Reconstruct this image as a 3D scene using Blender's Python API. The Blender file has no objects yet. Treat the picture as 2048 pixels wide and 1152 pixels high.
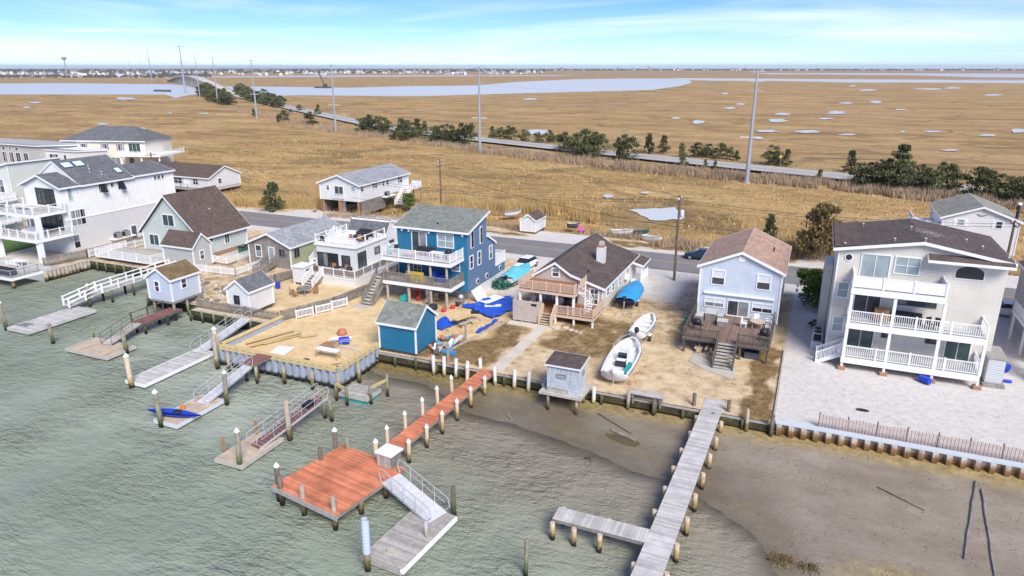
import bpy, math, random
from mathutils import Vector, noise as mnoise
random.seed(11)
R = math.radians
scene = bpy.context.scene
# ---------------------------------------------------------------- camera
F, CH = 1400.0, 27.0
PITCH = math.atan(441 / F)
cam = bpy.data.cameras.new('camera'); camo = bpy.data.objects.new('camera', cam)
scene.collection.objects.link(camo); scene.camera = camo
camo.location = (0, 0, CH); camo.rotation_euler = (R(90) - PITCH, 0, 0)
cam.sensor_width = 36; cam.lens = 36 * F / 2048; cam.clip_start = .5; cam.clip_end = 40000
# ---------------------------------------------------------------- light
SUN_EL, SUN_AZ = 42.0, 158.0            # azimuth: compass-like angle of the sun, from +Y clockwise
world = bpy.data.worlds.new('World'); scene.world = world; world.use_nodes = True
wn = world.node_tree.nodes; wl = world.node_tree.links; wn.clear()
wo = wn.new('ShaderNodeOutputWorld'); bg = wn.new('ShaderNodeBackground'); sky = wn.new('ShaderNodeTexSky')
sky.sky_type = 'NISHITA'; sky.sun_disc = False; sky.sun_elevation = R(SUN_EL); sky.sun_rotation = R(SUN_AZ)
sky.air_density = .65; sky.dust_density = 0; sky.ozone_density = 6.0
tc = wn.new('ShaderNodeTexCoord')
def wmap(sc, rot=0):
    m = wn.new('ShaderNodeMapping'); m.inputs['Scale'].default_value = sc; m.inputs['Rotation'].default_value = (0, 0, rot)
    wl.new(tc.outputs['Generated'], m.inputs[0]); return m
def wnoise(sc, scale, det, rot=0):
    n = wn.new('ShaderNodeTexNoise'); n.inputs['Scale'].default_value = scale; n.inputs['Detail'].default_value = det
    n.inputs['Roughness'].default_value = .55; n.inputs['Distortion'].default_value = .6
    wl.new(wmap(sc, rot).outputs[0], n.inputs['Vector']); return n
def wramp(src, a, b):
    r = wn.new('ShaderNodeMapRange'); r.inputs[1].default_value = a; r.inputs[2].default_value = b
    r.interpolation_type = 'SMOOTHSTEP'; wl.new(src, r.inputs[0]); return r
c1 = wramp(wnoise((1, 1, 9), 1.5, 7, .5).outputs[0], .47, .78)
c2 = wramp(wnoise((1, 1, 22), 2.6, 6, .2).outputs[0], .5, .8)
cm = wn.new('ShaderNodeMath'); cm.operation = 'MAXIMUM'; wl.new(c1.outputs[0], cm.inputs[0]); wl.new(c2.outputs[0], cm.inputs[1])
cs = wn.new('ShaderNodeMath'); cs.operation = 'MULTIPLY'; cs.operation = 'MULTIPLY_ADD'; cs.inputs[1].default_value = .56; cs.inputs[2].default_value = .03; wl.new(cm.outputs[0], cs.inputs[0])
mx = wn.new('ShaderNodeMixRGB'); mx.inputs[2].default_value = (9.2, 9.5, 9.7, 1)
wl.new(cs.outputs[0], mx.inputs[0]); hs = wn.new('ShaderNodeHueSaturation'); hs.inputs['Saturation'].default_value = 1.25; hs.inputs['Hue'].default_value = .515; wl.new(sky.outputs[0], hs.inputs['Color']); wl.new(hs.outputs[0], mx.inputs[1]); wl.new(mx.outputs[0], bg.inputs[0])
bg.inputs[1].default_value = .082; wl.new(bg.outputs[0], wo.inputs[0])
sl = bpy.data.lights.new('sun', 'SUN'); sl.energy = 2.8; sl.angle = R(28); sl.color = (1, .95, .87)
so = bpy.data.objects.new('sun', sl); scene.collection.objects.link(so)
az, el = R(SUN_AZ), R(SUN_EL)
so.rotation_euler = Vector((-math.sin(az) * math.cos(el), -math.cos(az) * math.cos(el), -math.sin(el))).to_track_quat('-Z', 'Y').to_euler()
vs = scene.view_settings; vs.view_transform = 'Standard'; vs.look = 'None'; vs.gamma = 1; vs.use_curve_mapping = False; vs.exposure = 0.92
# ---------------------------------------------------------------- frames of reference
A = R(-23.3); CA, SA = math.cos(A), math.sin(A)          # the lots lie on a grid turned 23.3 degrees
def W(s, t, z=0): return (s * CA - t * SA, s * SA + t * CA, z)
def inv(x, y): return (x * CA + y * SA, -x * SA + y * CA)
cp, sp = math.cos(PITCH), math.sin(PITCH)
def G(u, v, z):                                          # map reading: picture point lying at height z -> site (s,t)
    dx, dy = (u - 1024) / F, (v - 576) / F
    k = (CH - z) / (sp + dy * cp)
    return inv(k * dx, k * (cp - dy * sp))
# ---------------------------------------------------------------- materials
MATS = {}
def nodes(m): return m.node_tree.nodes, m.node_tree.links
def mat(name, col, rough=.75, var=.12, scale=1.5, metal=0, bump=0, bscale=20, lines=None, shingle=0, rnd=.0, streak=0, spec=.4, wet=None, stretch=None):
    """procedural surface: base colour + noise variation; lines=(pitch,depth) horizontal boards; shingle=row height; rnd = tint per object"""
    m = bpy.data.materials.new(name); m.use_nodes = True; n, l = nodes(m)
    b = n['Principled BSDF']; b.inputs['Roughness'].default_value = rough; b.inputs['Metallic'].default_value = metal
    b.inputs['Specular IOR Level'].default_value = spec
    geo = n.new('ShaderNodeNewGeometry'); pos = geo.outputs['Position']
    if stretch:
        mp = n.new('ShaderNodeMapping'); mp.inputs['Scale'].default_value = stretch; mp.inputs['Rotation'].default_value = (0, 0, -A)
        l.new(pos, mp.inputs[0]); pos = mp.outputs[0]
    nz = n.new('ShaderNodeTexNoise'); nz.inputs['Scale'].default_value = scale; nz.inputs['Detail'].default_value = 8; nz.inputs['Roughness'].default_value = .65
    l.new(pos, nz.inputs['Vector'])
    mr = n.new('ShaderNodeMapRange'); mr.inputs[1].default_value = .3; mr.inputs[2].default_value = .7
    mr.inputs[3].default_value = 1 - var; mr.inputs[4].default_value = 1 + var; l.new(nz.outputs[0], mr.inputs[0])
    fac = mr.outputs[0]
    def mul(a, bb):
        q = n.new('ShaderNodeMath'); q.operation = 'MULTIPLY'
        for i, v in enumerate((a, bb)):
            if isinstance(v, (int, float)): q.inputs[i].default_value = v
            else: l.new(v, q.inputs[i])
        return q.outputs[0]
    if rnd:
        oi = n.new('ShaderNodeObjectInfo'); m2 = n.new('ShaderNodeMapRange'); m2.inputs[3].default_value = 1 - rnd; m2.inputs[4].default_value = 1 + rnd
        l.new(oi.outputs['Random'], m2.inputs[0]); fac = mul(fac, m2.outputs[0])
    height = None
    if lines or shingle:
        sx = n.new('ShaderNodeSeparateXYZ'); l.new(geo.outputs['Position'], sx.inputs[0])
        d = n.new('ShaderNodeMath'); d.operation = 'DIVIDE'; l.new(sx.outputs[2], d.inputs[0]); d.inputs[1].default_value = lines[0] if lines else shingle
        fr = n.new('ShaderNodeMath'); fr.operation = 'FRACT'; l.new(d.outputs[0], fr.inputs[0])
        height = fr.outputs[0]
        dk = n.new('ShaderNodeMapRange'); dk.inputs[1].default_value = .0; dk.inputs[2].default_value = .24; dk.inputs[3].default_value = .70 if lines else .8; dk.inputs[4].default_value = 1
        l.new(fr.outputs[0], dk.inputs[0]); fac = mul(fac, dk.outputs[0])
        if shingle:
            wn_ = n.new('ShaderNodeTexVoronoi'); wn_.inputs['Scale'].default_value = 3.2; l.new(geo.outputs['Position'], wn_.inputs['Vector'])
            sv = n.new('ShaderNodeSeparateColor'); l.new(wn_.outputs['Color'], sv.inputs[0])
            m3 = n.new('ShaderNodeMapRange'); m3.inputs[3].default_value = .78; m3.inputs[4].default_value = 1.22; l.new(sv.outputs[0], m3.inputs[0]); fac = mul(fac, m3.outputs[0])
    if streak:
        mp = n.new('ShaderNodeMapping'); mp.inputs['Scale'].default_value = (6, 6, .5); l.new(geo.outputs['Position'], mp.inputs[0])
        n2 = n.new('ShaderNodeTexNoise'); n2.inputs['Scale'].default_value = 1.2; n2.inputs['Detail'].default_value = 5; l.new(mp.outputs[0], n2.inputs['Vector'])
        m4 = n.new('ShaderNodeMapRange'); m4.inputs[1].default_value = .35; m4.inputs[2].default_value = .65; m4.inputs[3].default_value = 1 - streak; m4.inputs[4].default_value = 1; l.new(n2.outputs[0], m4.inputs[0])
        fac = mul(fac, m4.outputs[0])
    mixc = n.new('ShaderNodeMixRGB'); mixc.blend_type = 'MULTIPLY'; mixc.inputs[0].default_value = 1; mixc.inputs[1].default_value = (*col, 1); l.new(fac, mixc.inputs[2])
    out = mixc.outputs[0]
    if wet:                                              # tide band: algae and wet wood below a height
        sx = n.new('ShaderNodeSeparateXYZ'); l.new(geo.outputs['Position'], sx.inputs[0])
        ad = n.new('ShaderNodeMath'); ad.operation = 'ADD'; l.new(sx.outputs[2], ad.inputs[0])
        m5 = n.new('ShaderNodeMapRange'); m5.inputs[3].default_value = -.45; m5.inputs[4].default_value = .45; l.new(nz.outputs[0], m5.inputs[0]); l.new(m5.outputs[0], ad.inputs[1])
        rp = n.new('ShaderNodeValToRGB'); e = rp.color_ramp.elements
        e[0].position = .0; e[0].color = (.035, .03, .02, 1); e[1].position = 1; e[1].color = (1, 1, 1, 1)
        e2 = rp.color_ramp.elements.new(.38); e2.color = (*wet[1], 1); e3 = rp.color_ramp.elements.new(.62); e3.color = (1, 1, 1, 1)
        m6 = n.new('ShaderNodeMapRange'); m6.inputs[1].default_value = .6; m6.inputs[2].default_value = .6 + wet[0] * 1.25; l.new(ad.outputs[0], m6.inputs[0]); l.new(m6.outputs[0], rp.inputs[0])
        mm = n.new('ShaderNodeMixRGB'); mm.blend_type = 'MULTIPLY'; mm.inputs[0].default_value = 1; l.new(out, mm.inputs[1]); l.new(rp.outputs[0], mm.inputs[2]); out = mm.outputs[0]
    l.new(out, b.inputs['Base Color'])
    if bump or height is not None:
        bp = n.new('ShaderNodeBump'); bp.inputs['Strength'].default_value = .8; bp.inputs['Distance'].default_value = (lines[1] if lines else .015) if height is not None else bump
        if height is None:
            nb = n.new('ShaderNodeTexNoise'); nb.inputs['Scale'].default_value = bscale; nb.inputs['Detail'].default_value = 5; l.new(pos, nb.inputs['Vector']); height = nb.outputs[0]
        l.new(height, bp.inputs['Height']); l.new(bp.outputs[0], b.inputs['Normal'])
    MATS[name] = m; return m
def M(n): return MATS[n]
SD = (.21, .03)
mat('white_siding', (.78, .78, .77), .6, .05, .8, lines=SD, streak=.06)
mat('white_batten', (.8, .8, .79), .6, .05, .8, streak=.07)
mat('white_trim', (.8, .8, .8), .5, .05, 2)
mat('white_vinyl', (.8, .8, .81), .4, .04, 2)
mat('grey_siding', (.71, .71, .71), .6, .05, .8, lines=SD, streak=.06)
mat('beige_siding', (.72, .68, .61), .6, .05, .8, lines=SD, streak=.06)
mat('tan_siding', (.56, .49, .43), .6, .06, .8, lines=SD, streak=.08)
mat('cream_siding', (.82, .77, .65), .6, .05, .8, lines=SD)
mat('sage_siding', (.58, .64, .60), .6, .05, .8, lines=SD, streak=.06)
mat('moss_siding', (.42, .45, .30), .6, .08, .8, lines=SD, streak=.1)
mat('stone_siding', (.52, .52, .50), .6, .06, .8, lines=SD, streak=.06)
mat('palegreen_siding', (.70, .71, .64), .6, .05, .8, lines=SD)
mat('ice_siding', (.58, .65, .76), .6, .05, .8, lines=SD, streak=.05)
mat('sky_siding', (.61, .68, .78), .6, .07, .8, lines=SD, streak=.08)
mat('blue_siding', (.02, .185, .34), .5, .1, .8, lines=SD, streak=.08)
mat('slate_siding', (.13, .21, .33), .55, .06, .8, lines=SD)
mat('shingle_panel', (.55, .60, .66), .7, .2, 1.5, lines=(.3, .02), streak=.25)
mat('concrete', (.50, .46, .40), .9, .15, .7, bump=.01)
mat('path_concrete', (.58, .53, .45), .9, .12, .5, bump=.01, rnd=.06)
mat('weathered', (.27, .245, .22), .85, .3, 1.5, streak=.3, rnd=.1)
mat('weathered_plank', (.40, .375, .34), .85, .22, 2.5, rnd=.2, bump=.01, bscale=8)
mat('grey_plank', (.50, .48, .46), .85, .2, 1.2, rnd=.18, bump=.01, bscale=8)
mat('red_plank', (.57, .20, .105), .75, .34, .55, rnd=.2, bump=.01, bscale=8)
mat('tread_red', (.22, .10, .09), .8, .15, 2, rnd=.1)
mat('tan_plank', (.50, .40, .30), .8, .2, 2.0, rnd=.13)
mat('new_lumber', (.58, .44, .20), .8, .15, 2.5, rnd=.1)
mat('dark_wood', (.12, .105, .085), .85, .3, 2, streak=.3, rnd=.15)
mat('green_wood', (.20, .19, .13), .85, .3, 2, streak=.3, wet=(1.6, (.35, .42, .2)))
mat('pile_wood', (.40, .34, .26), .85, .22, 3, streak=.2, wet=(1.3, (.5, .5, .25)))
mat('pile_tan', (.56, .46, .34), .85, .15, 3, streak=.15, wet=(1.2, (.8, .72, .4)))
mat('pile_white', (.66, .65, .62), .7, .12, 3, streak=.15, wet=(1.1, (.85, .75, .45)))
mat('pile_dark', (.17, .145, .11), .9, .3, 3, streak=.3, wet=(1.5, (.6, .7, .45)))
mat('pile_green', (.30, .28, .21), .9, .3, 3, streak=.35, wet=(1.7, (.6, .72, .45)))
mat('bulk_wood', (.40, .38, .34), .9, .25, 1.2, streak=.3, wet=(1.55, (.22, .2, .1)))
mat('sheet_vinyl', (.36, .41, .50), .55, .12, 1.5, streak=.2, wet=(.45, (.5, .48, .4)))
mat('sheet_rust', (.62, .60, .56), .6, .15, 1.5, streak=.25, wet=(1.5, (.42, .24, .10)))
mat('sheet_tan', (.55, .50, .40), .7, .2, 1.5, streak=.35, wet=(.6, (.5, .42, .25)))
mat('cap_vinyl', (.55, .60, .66), .5, .06, 2)
mat('roof_grey', (.135, .14, .15), .9, .14, .5, shingle=.11)
mat('roof_light', (.30, .31, .33), .9, .14, .5, shingle=.11)
mat('roof_brown', (.115, .082, .068), .9, .16, .5, shingle=.11)
mat('roof_darkbrown', (.10, .076, .068), .9, .2, .5, shingle=.11)
mat('roof_green', (.20, .215, .19), .9, .1, .5, shingle=.11)
mat('roof_pink', (.40, .265, .20), .9, .12, .5, shingle=.11)
mat('roof_moss', (.17, .12, .06), .95, .3, 1.0, shingle=.11)
mat('roof_olive', (.27, .265, .22), .9, .12, .5, shingle=.11)
mat('roof_tar', (.06, .045, .045), .9, .2, 1)
mat('glass', (.018, .024, .03), .06, .2, .6, spec=.8)
mat('glass_green', (.035, .07, .065), .08, .3, .6, spec=.7)
mat('glass_pale', (.30, .36, .38), .1, .2, .5, spec=.6)
mat('glass_dim', (.05, .06, .065), .1, .3, .8, spec=.7)
mat('glass_curtain', (.22, .23, .24), .15, .35, 1.2, spec=.6)
mat('blind', (.62, .65, .68), .4, .05, 3)
mat('skylight', (.62, .78, .82), .1, .08, 1, spec=.8)
mat('black_frame', (.02, .02, .022), .4, .1, 2)
mat('dark_door', (.07, .09, .12), .5, .1, 2)
mat('metal', (.55, .56, .57), .4, .1, 3, metal=.7)
mat('aluminium', (.66, .67, .68), .4, .08, 3, metal=.45)
mat('alu_deck', (.60, .60, .61), .5, .1, 3, rnd=.05)
mat('steel_pole', (.38, .41, .45), .5, .1, .3, metal=.3)
mat('pole_wood', (.17, .13, .10), .9, .2, 2, streak=.3)
mat('wire', (.03, .03, .03), .6, .05, 1)
mat('wire_pale', (.35, .34, .33), .6, .05, 1)
mat('black_plastic', (.02, .02, .022), .5, .2, 3)
mat('rubber', (.02, .02, .02), .85, .15, 5)
mat('dark_fabric', (.035, .035, .045), .9, .2, 3)
mat('wicker', (.36, .20, .10), .85, .25, 8)
mat('red_plastic', (.55, .03, .04), .4, .1, 2)
mat('orange_plastic', (.75, .25, .03), .5, .1, 2)
mat('yellow_plastic', (.62, .48, .06), .5, .1, 2)
mat('blue_plastic', (.015, .06, .50), .35, .1, 2)
mat('teal_plastic', (.02, .36, .34), .45, .15, 2)
mat('green_plastic', (.02, .13, .10), .5, .15, 2)
mat('navy', (.012, .02, .06), .35, .1, 2)
mat('tarp_blue', (.012, .085, .55), .4, .15, 1.5, bump=.05, bscale=3)
mat('tarp_cyan', (.04, .30, .60), .4, .15, 1.5, bump=.05, bscale=3)
mat('tarp_teal', (.12, .50, .62), .4, .15, 1.5, bump=.05, bscale=3)
mat('gelcoat', (.80, .80, .79), .25, .08, 1.5, streak=.08)
mat('car_white', (.82, .82, .82), .2, .02, 1, spec=.6)
mat('car_navy', (.012, .03, .055), .2, .05, 1, spec=.6)
mat('car_dark', (.06, .065, .07), .25, .05, 1, spec=.6)
mat('pink_plastic', (.75, .12, .45), .5, .1, 2)
mat('lime_leaf', (.25, .50, .02), .6, .2, 5)
mat('brick', (.36, .20, .13), .9, .25, 4)
mat('bark', (.10, .075, .05), .95, .3, 4)
mat('rock', (.16, .15, .13), .95, .35, 3, bump=.05, bscale=4)
mat('lawn', (.08, .15, .03), .9, .25, 2)
mat('lath_red', (.36, .23, .20), .9, .2, 3)
mat('mat_red', (.45, .16, .10), .9, .2, 3)
mat('bright_yellow', (.75, .50, .02), .5, .05, 1)
# ---------------------------------------------------------------- mesh builder
COL = scene.collection
ORG = {}
def root_of(o):
    while o.parent: o = o.parent
    return o
class MB:
    def __init__(s): s.v = []; s.f = []; s.sm = []; s.mi = []; s.cur = 0
    def add(s, vs, fs, smooth=False):
        k = len(s.v); s.v += [tuple(p) for p in vs]
        for f in fs: s.f.append(tuple(i + k for i in f)); s.sm.append(smooth); s.mi.append(s.cur)
        return s
    def box(s, x0, x1, y0, y1, z0, z1):
        return s.add([(x0, y0, z0), (x1, y0, z0), (x1, y1, z0), (x0, y1, z0), (x0, y0, z1), (x1, y0, z1), (x1, y1, z1), (x0, y1, z1)],
                     [(0, 3, 2, 1), (4, 5, 6, 7), (0, 1, 5, 4), (1, 2, 6, 5), (2, 3, 7, 6), (3, 0, 4, 7)])
    def prism(s, poly, axis, a, b):
        """poly in (p,z) for axis 's'/'t' (extruded along that axis), or (s,t) for axis 'z'"""
        n = len(poly)
        def pt(q, c): return (c, q[0], q[1]) if axis == 's' else ((q[0], c, q[1]) if axis == 't' else (q[0], q[1], c))
        vs = [pt(q, a) for q in poly] + [pt(q, b) for q in poly]
        fs = [tuple(range(n - 1, -1, -1)), tuple(range(n, 2 * n))] + [(i, (i + 1) % n, (i + 1) % n + n, i + n) for i in range(n)]
        return s.add(vs, fs)
    def tube(s, p0, p1, r0, r1=None, n=8, caps=True):
        r1 = r0 if r1 is None else r1
        a, b = Vector(p0), Vector(p1); d = (b - a).normalized()
        x = d.orthogonal().normalized(); y = d.cross(x)
        vs = []
        for c, r in ((a, r0), (b, r1)):
            for i in range(n):
                q = 2 * math.pi * i / n; vs.append(c + x * (r * math.cos(q)) + y * (r * math.sin(q)))
        s.add(vs, [(i, (i + 1) % n, (i + 1) % n + n, i + n) for i in range(n)], n > 5)
        if caps:
            k = len(s.v); s.v += s.v[k - 2 * n:]; s.f += [tuple(k + i for i in range(n - 1, -1, -1)), tuple(k + n + i for i in range(n))]; s.sm += [False] * 2; s.mi += [s.cur] * 2
        return s
    def path(s, pts, r, n=6):
        for a, b in zip(pts, pts[1:]): s.tube(a, b, r, r, n)
        return s
    def beam(s, p0, p1, w, h, up=0):
        """box along p0-p1, w wide sideways, h thick; top face on the line when up=0"""
        a, b = Vector(p0), Vector(p1); d = (b - a).normalized(); side = d.cross(Vector((0, 0, 1)))
        side = (side.normalized() if side.length > 1e-4 else Vector((1, 0, 0))) * (w / 2); u = side.cross(d).normalized() * h
        vs = []
        for c in (a, b): vs += [c - side, c + side, c + side - u, c - side - u]
        return s.add(vs, [(0, 1, 2, 3), (7, 6, 5, 4), (0, 4, 5, 1), (1, 5, 6, 2), (2, 6, 7, 3), (3, 7, 4, 0)])
    def lathe(s, c, prof, n=10):
        k = len(s.v); m = len(prof)
        for r, z in prof:
            for i in range(n):
                q = 2 * math.pi * i / n; s.v.append((c[0] + r * math.cos(q), c[1] + r * math.sin(q), c[2] + z))
        for j in range(m - 1):
            for i in range(n): s.f.append((k + j * n + i, k + j * n + (i + 1) % n, k + (j + 1) * n + (i + 1) % n, k + (j + 1) * n + i)); s.sm.append(True); s.mi.append(s.cur)
        q = len(s.v); s.v += s.v[k + (m - 1) * n:k + m * n]; s.f.append(tuple(q + i for i in range(n))); s.sm.append(False); s.mi.append(s.cur)
        return s
    def rot(s, ang, c):
        ca, sa = math.cos(ang), math.sin(ang)
        s.v = [(c[0] + (x - c[0]) * ca - (y - c[1]) * sa, c[1] + (x - c[0]) * sa + (y - c[1]) * ca, z) for x, y, z in s.v]; return s
    def mesh(s, name, mats, o=(0, 0, 0)):
        me = bpy.data.meshes.new(name); me.from_pydata([(x - o[0], y - o[1], z - o[2]) for x, y, z in s.v], [], s.f)
        for m in (mats if isinstance(mats, (list, tuple)) else [mats]): me.materials.append(M(m) if isinstance(m, str) else m)
        me.polygons.foreach_set('use_smooth', s.sm); me.polygons.foreach_set('material_index', s.mi); me.update()
        return me
    def part(s, name, mats, parent, kind=None, label=None):
        o = bpy.data.objects.new(name, s.mesh(name, mats, ORG[root_of(parent).name])); COL.objects.link(o); o.parent = parent
        if kind: o['kind'] = kind
        if label: o['label'] = label
        return o
    def top(s, name, mats, label, cat, o, group=None, kind=None):
        ob = bpy.data.objects.new(name, s.mesh(name, mats, o)); COL.objects.link(ob)
        ob.location = W(*o); ob.rotation_euler = (0, 0, A); ORG[ob.name] = o
        if label: ob['label'] = label
        if cat: ob['category'] = cat
        if group: ob['group'] = group
        if kind: ob['kind'] = kind
        return ob
    def struct(s, name, mats, kind='structure', label=None): 
        return s.top(name, mats, label, None, (0, 0, 0), kind=kind)
def thing(name, label, cat, o, group=None, rot=0):
    e = bpy.data.objects.new(name, None); COL.objects.link(e); e.location = W(*o); e.rotation_euler = (0, 0, A + rot); e.empty_display_size = .3
    e['label'] = label; e['category'] = cat; ORG[e.name] = o
    if group: e['group'] = group
    return e
def inst(me, name, parent, loc, rotz=0, scale=None):
    o = bpy.data.objects.new(name, me); COL.objects.link(o); o.parent = parent
    r = ORG[root_of(parent).name]; o.location = (loc[0] - r[0], loc[1] - r[1], loc[2] - r[2]); o.rotation_euler = (0, 0, rotz)
    if scale: o.scale = scale
    return o
def inst_top(me, name, label, cat, loc, rotz=0, scale=None, group=None):
    o = bpy.data.objects.new(name, me); COL.objects.link(o); o.location = W(*loc); o.rotation_euler = (0, 0, A + rotz)
    if scale: o.scale = scale
    o['label'] = label; o['category'] = cat; ORG[o.name] = loc
    if group: o['group'] = group
    return o
CACHE = {}
WRND = random.Random(77)
def cached(key, fn):
    if key not in CACHE: CACHE[key] = fn()
    return CACHE[key]
# ---------------------------------------------------------------- building helpers
def fb(mb, face, pl, a0, a1, z0, z1, d0, d1):
    """box lying against a wall: face f (-t), r (+s), b (+t), l (-s); d = how far it stands proud"""
    if face == 'f': mb.box(a0, a1, pl - d1, pl - d0, z0, z1)
    elif face == 'b': mb.box(a0, a1, pl + d0, pl + d1, z0, z1)
    elif face == 'r': mb.box(pl + d0, pl + d1, a0, a1, z0, z1)
    else: mb.box(pl - d1, pl - d0, a0, a1, z0, z1)
    return mb
def window(th, face, pl, a0, a1, z0, z1, nx=1, ny=2, frame='white_trim', glass='glass', name='window', fw=.09, blind=0):
    f = MB()
    for q in ((a0, a1, z0 - fw, z0), (a0, a1, z1, z1 + fw), (a0 - fw, a0, z0 - fw, z1 + fw), (a1, a1 + fw, z0 - fw, z1 + fw)): fb(f, face, pl, *q, -.02, .07)
    mw = .05
    for i in range(1, nx): c = a0 + (a1 - a0) * i / nx; fb(f, face, pl, c - mw / 2, c + mw / 2, z0, z1, -.02, .055)
    for j in range(1, ny): c = z0 + (z1 - z0) * j / ny; fb(f, face, pl, a0, a1, c - mw / 2, c + mw / 2, -.02, .05)
    w = f.part(name, frame, th)
    for i in range(nx):
        for j in range(ny):
            x0 = a0 + (a1 - a0) * i / nx + (mw / 2 if i else 0); x1 = a0 + (a1 - a0) * (i + 1) / nx - (mw / 2 if i < nx - 1 else 0)
            y0 = z0 + (z1 - z0) * j / ny + (mw / 2 if j else 0); y1 = z0 + (z1 - z0) * (j + 1) / ny - (mw / 2 if j < ny - 1 else 0)
            g = blind and j >= ny - blind
            gm_ = WRND.choice(('glass', 'glass', 'glass_dim', 'glass_dim', 'glass_curtain')) if glass == 'glass' else glass
            fb(MB(), face, pl, x0, x1, y0, y1, -.02, .02).part('blind' if g else 'pane', 'blind' if g else gm_, w)
    return w
def door(th, face, pl, a0, a1, z0, z1, m='white_trim', frame='white_trim'):
    f = MB()
    for q in ((a0 - .1, a0, z0, z1 + .1), (a1, a1 + .1, z0, z1 + .1), (a0, a1, z1, z1 + .1)): fb(f, face, pl, *q, -.02, .07)
    d = f.part('door', frame, th)
    fb(MB(), face, pl, a0, a1, z0, z1, -.02, .03).part('leaf', m, d)
    fb(MB(), face, pl, a1 - .16, a1 - .08, z0 + .95, z0 + 1.1, .03, .1).part('handle', 'metal', d)
    return d
def round_window(th, face, pl, a, z, r, glass='glass'):
    def ring(r0, d0, d1, n=14):
        mb = MB(); pts = [(r0 * math.cos(2 * math.pi * i / n), r0 * math.sin(2 * math.pi * i / n)) for i in range(n)]
        if face in 'fb': sg = -1 if face == 'f' else 1; mb.prism([(a + p, z + q) for p, q in pts], 't', pl + sg * d0, pl + sg * d1)
        else: mb.prism([(a + p, z + q) for p, q in pts], 's', pl + d0, pl + d1)
        return mb
    w = ring(r, -.02, .06).part('window', 'white_trim', th); ring(r * .74, .05, .075).part('pane', glass, w)
def arch_window(th, face, pl, a0, a1, z0, z1, glass='glass', rise=None):
    rise = rise or (a1 - a0) / 2; c = (a0 + a1) / 2; hw = (a1 - a0) / 2
    def shape(e, d0, d1):
        pts = [(a0 - e, z0 - e), (a1 + e, z0 - e)] + [(c + (hw + e) * math.cos(math.pi * i / 10), z1 - rise + (rise + e) * math.sin(math.pi * i / 10)) for i in range(11)]
        mb = MB()
        if face == 'f': mb.prism(pts, 't', pl - d1, pl - d0)
        else: mb.prism(pts, 's', pl + d0, pl + d1)
        return mb
    w = shape(.09, -.02, .06).part('window', 'white_trim', th); shape(0, .05, .075).part('pane', glass, w)
def roof(th, prof, axis, b0, b1, m, thick=.14, trim='white_trim', oh=.35, name='roof', ext=True):
    """roof over a profile [(a,z)..] extruded along axis from b0 to b1, with fascia boards"""
    p = [list(q) for q in prof]
    if ext:
        for i, j in ((0, 1), (-1, -2)):
            dx = p[i][0] - p[j][0]; k = oh / abs(dx); p[i] = [p[i][0] + dx * k, p[i][1] + (p[i][1] - p[j][1]) * k]
    lo = [(a, z + .02) for a, z in p]; up = [(a, z + .02 + thick) for a, z in p]
    r = MB().prism(lo + up[::-1], axis, b0 - oh, b1 + oh).part(name, m, th)
    f = MB(); e = .03
    for c0, c1 in ((b0 - oh - e, b0 - oh - .002), (b1 + oh + .002, b1 + oh + e)): f.prism([(a, z - .12) for a, z in lo] + [(a, z + .01) for a, z in up[::-1]], axis, c0, c1)
    for (a, z), sg in ((lo[0], -1), (lo[-1], 1)):
        x0, x1 = sorted((a + sg * .002, a + sg * (e + .002)))
        if axis == 't': f.box(x0, x1, b0 - oh - e, b1 + oh + e, z - .1, z + thick - .01)
        else: f.box(b0 - oh - e, b1 + oh + e, x0, x1, z - .1, z + thick - .01)
    f.part('fascia', trim, th); return r
def gable_house(th, s0, s1, t0, t1, zb, ze, zr, axis, wall, rf, oh=.35, ridge=None, fz=None, fmat='concrete', trim='white_trim'):
    a0, a1 = (s0, s1) if axis == 't' else (t0, t1); b0, b1 = (t0, t1) if axis == 't' else (s0, s1)
    rg = (a0 + a1) / 2 if ridge is None else ridge
    w = MB().prism([(a0, zb), (a1, zb), (a1, ze), (rg, zr), (a0, ze)], axis, b0, b1).part('wall', wall, th)
    roof(th, [(a0, ze), (rg, zr), (a1, ze)], axis, b0, b1, rf, oh=oh, trim=trim)
    for x in (s0, s1):
        for y in (t0, t1): MB().box(x - .07, x + .07, y - .07, y + .07, zb, ze - .02).part('corner_board', trim, th)
    if fz is not None: MB().box(s0 + .05, s1 - .05, t0 + .05, t1 - .05, fz, zb).part('foundation', fmat, th)
    return w
def post_mesh(h, w, m): return cached(('post', round(h, 2), w, m), lambda: MB().box(-w / 2, w / 2, -w / 2, w / 2, 0, h).mesh('post', m))
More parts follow.
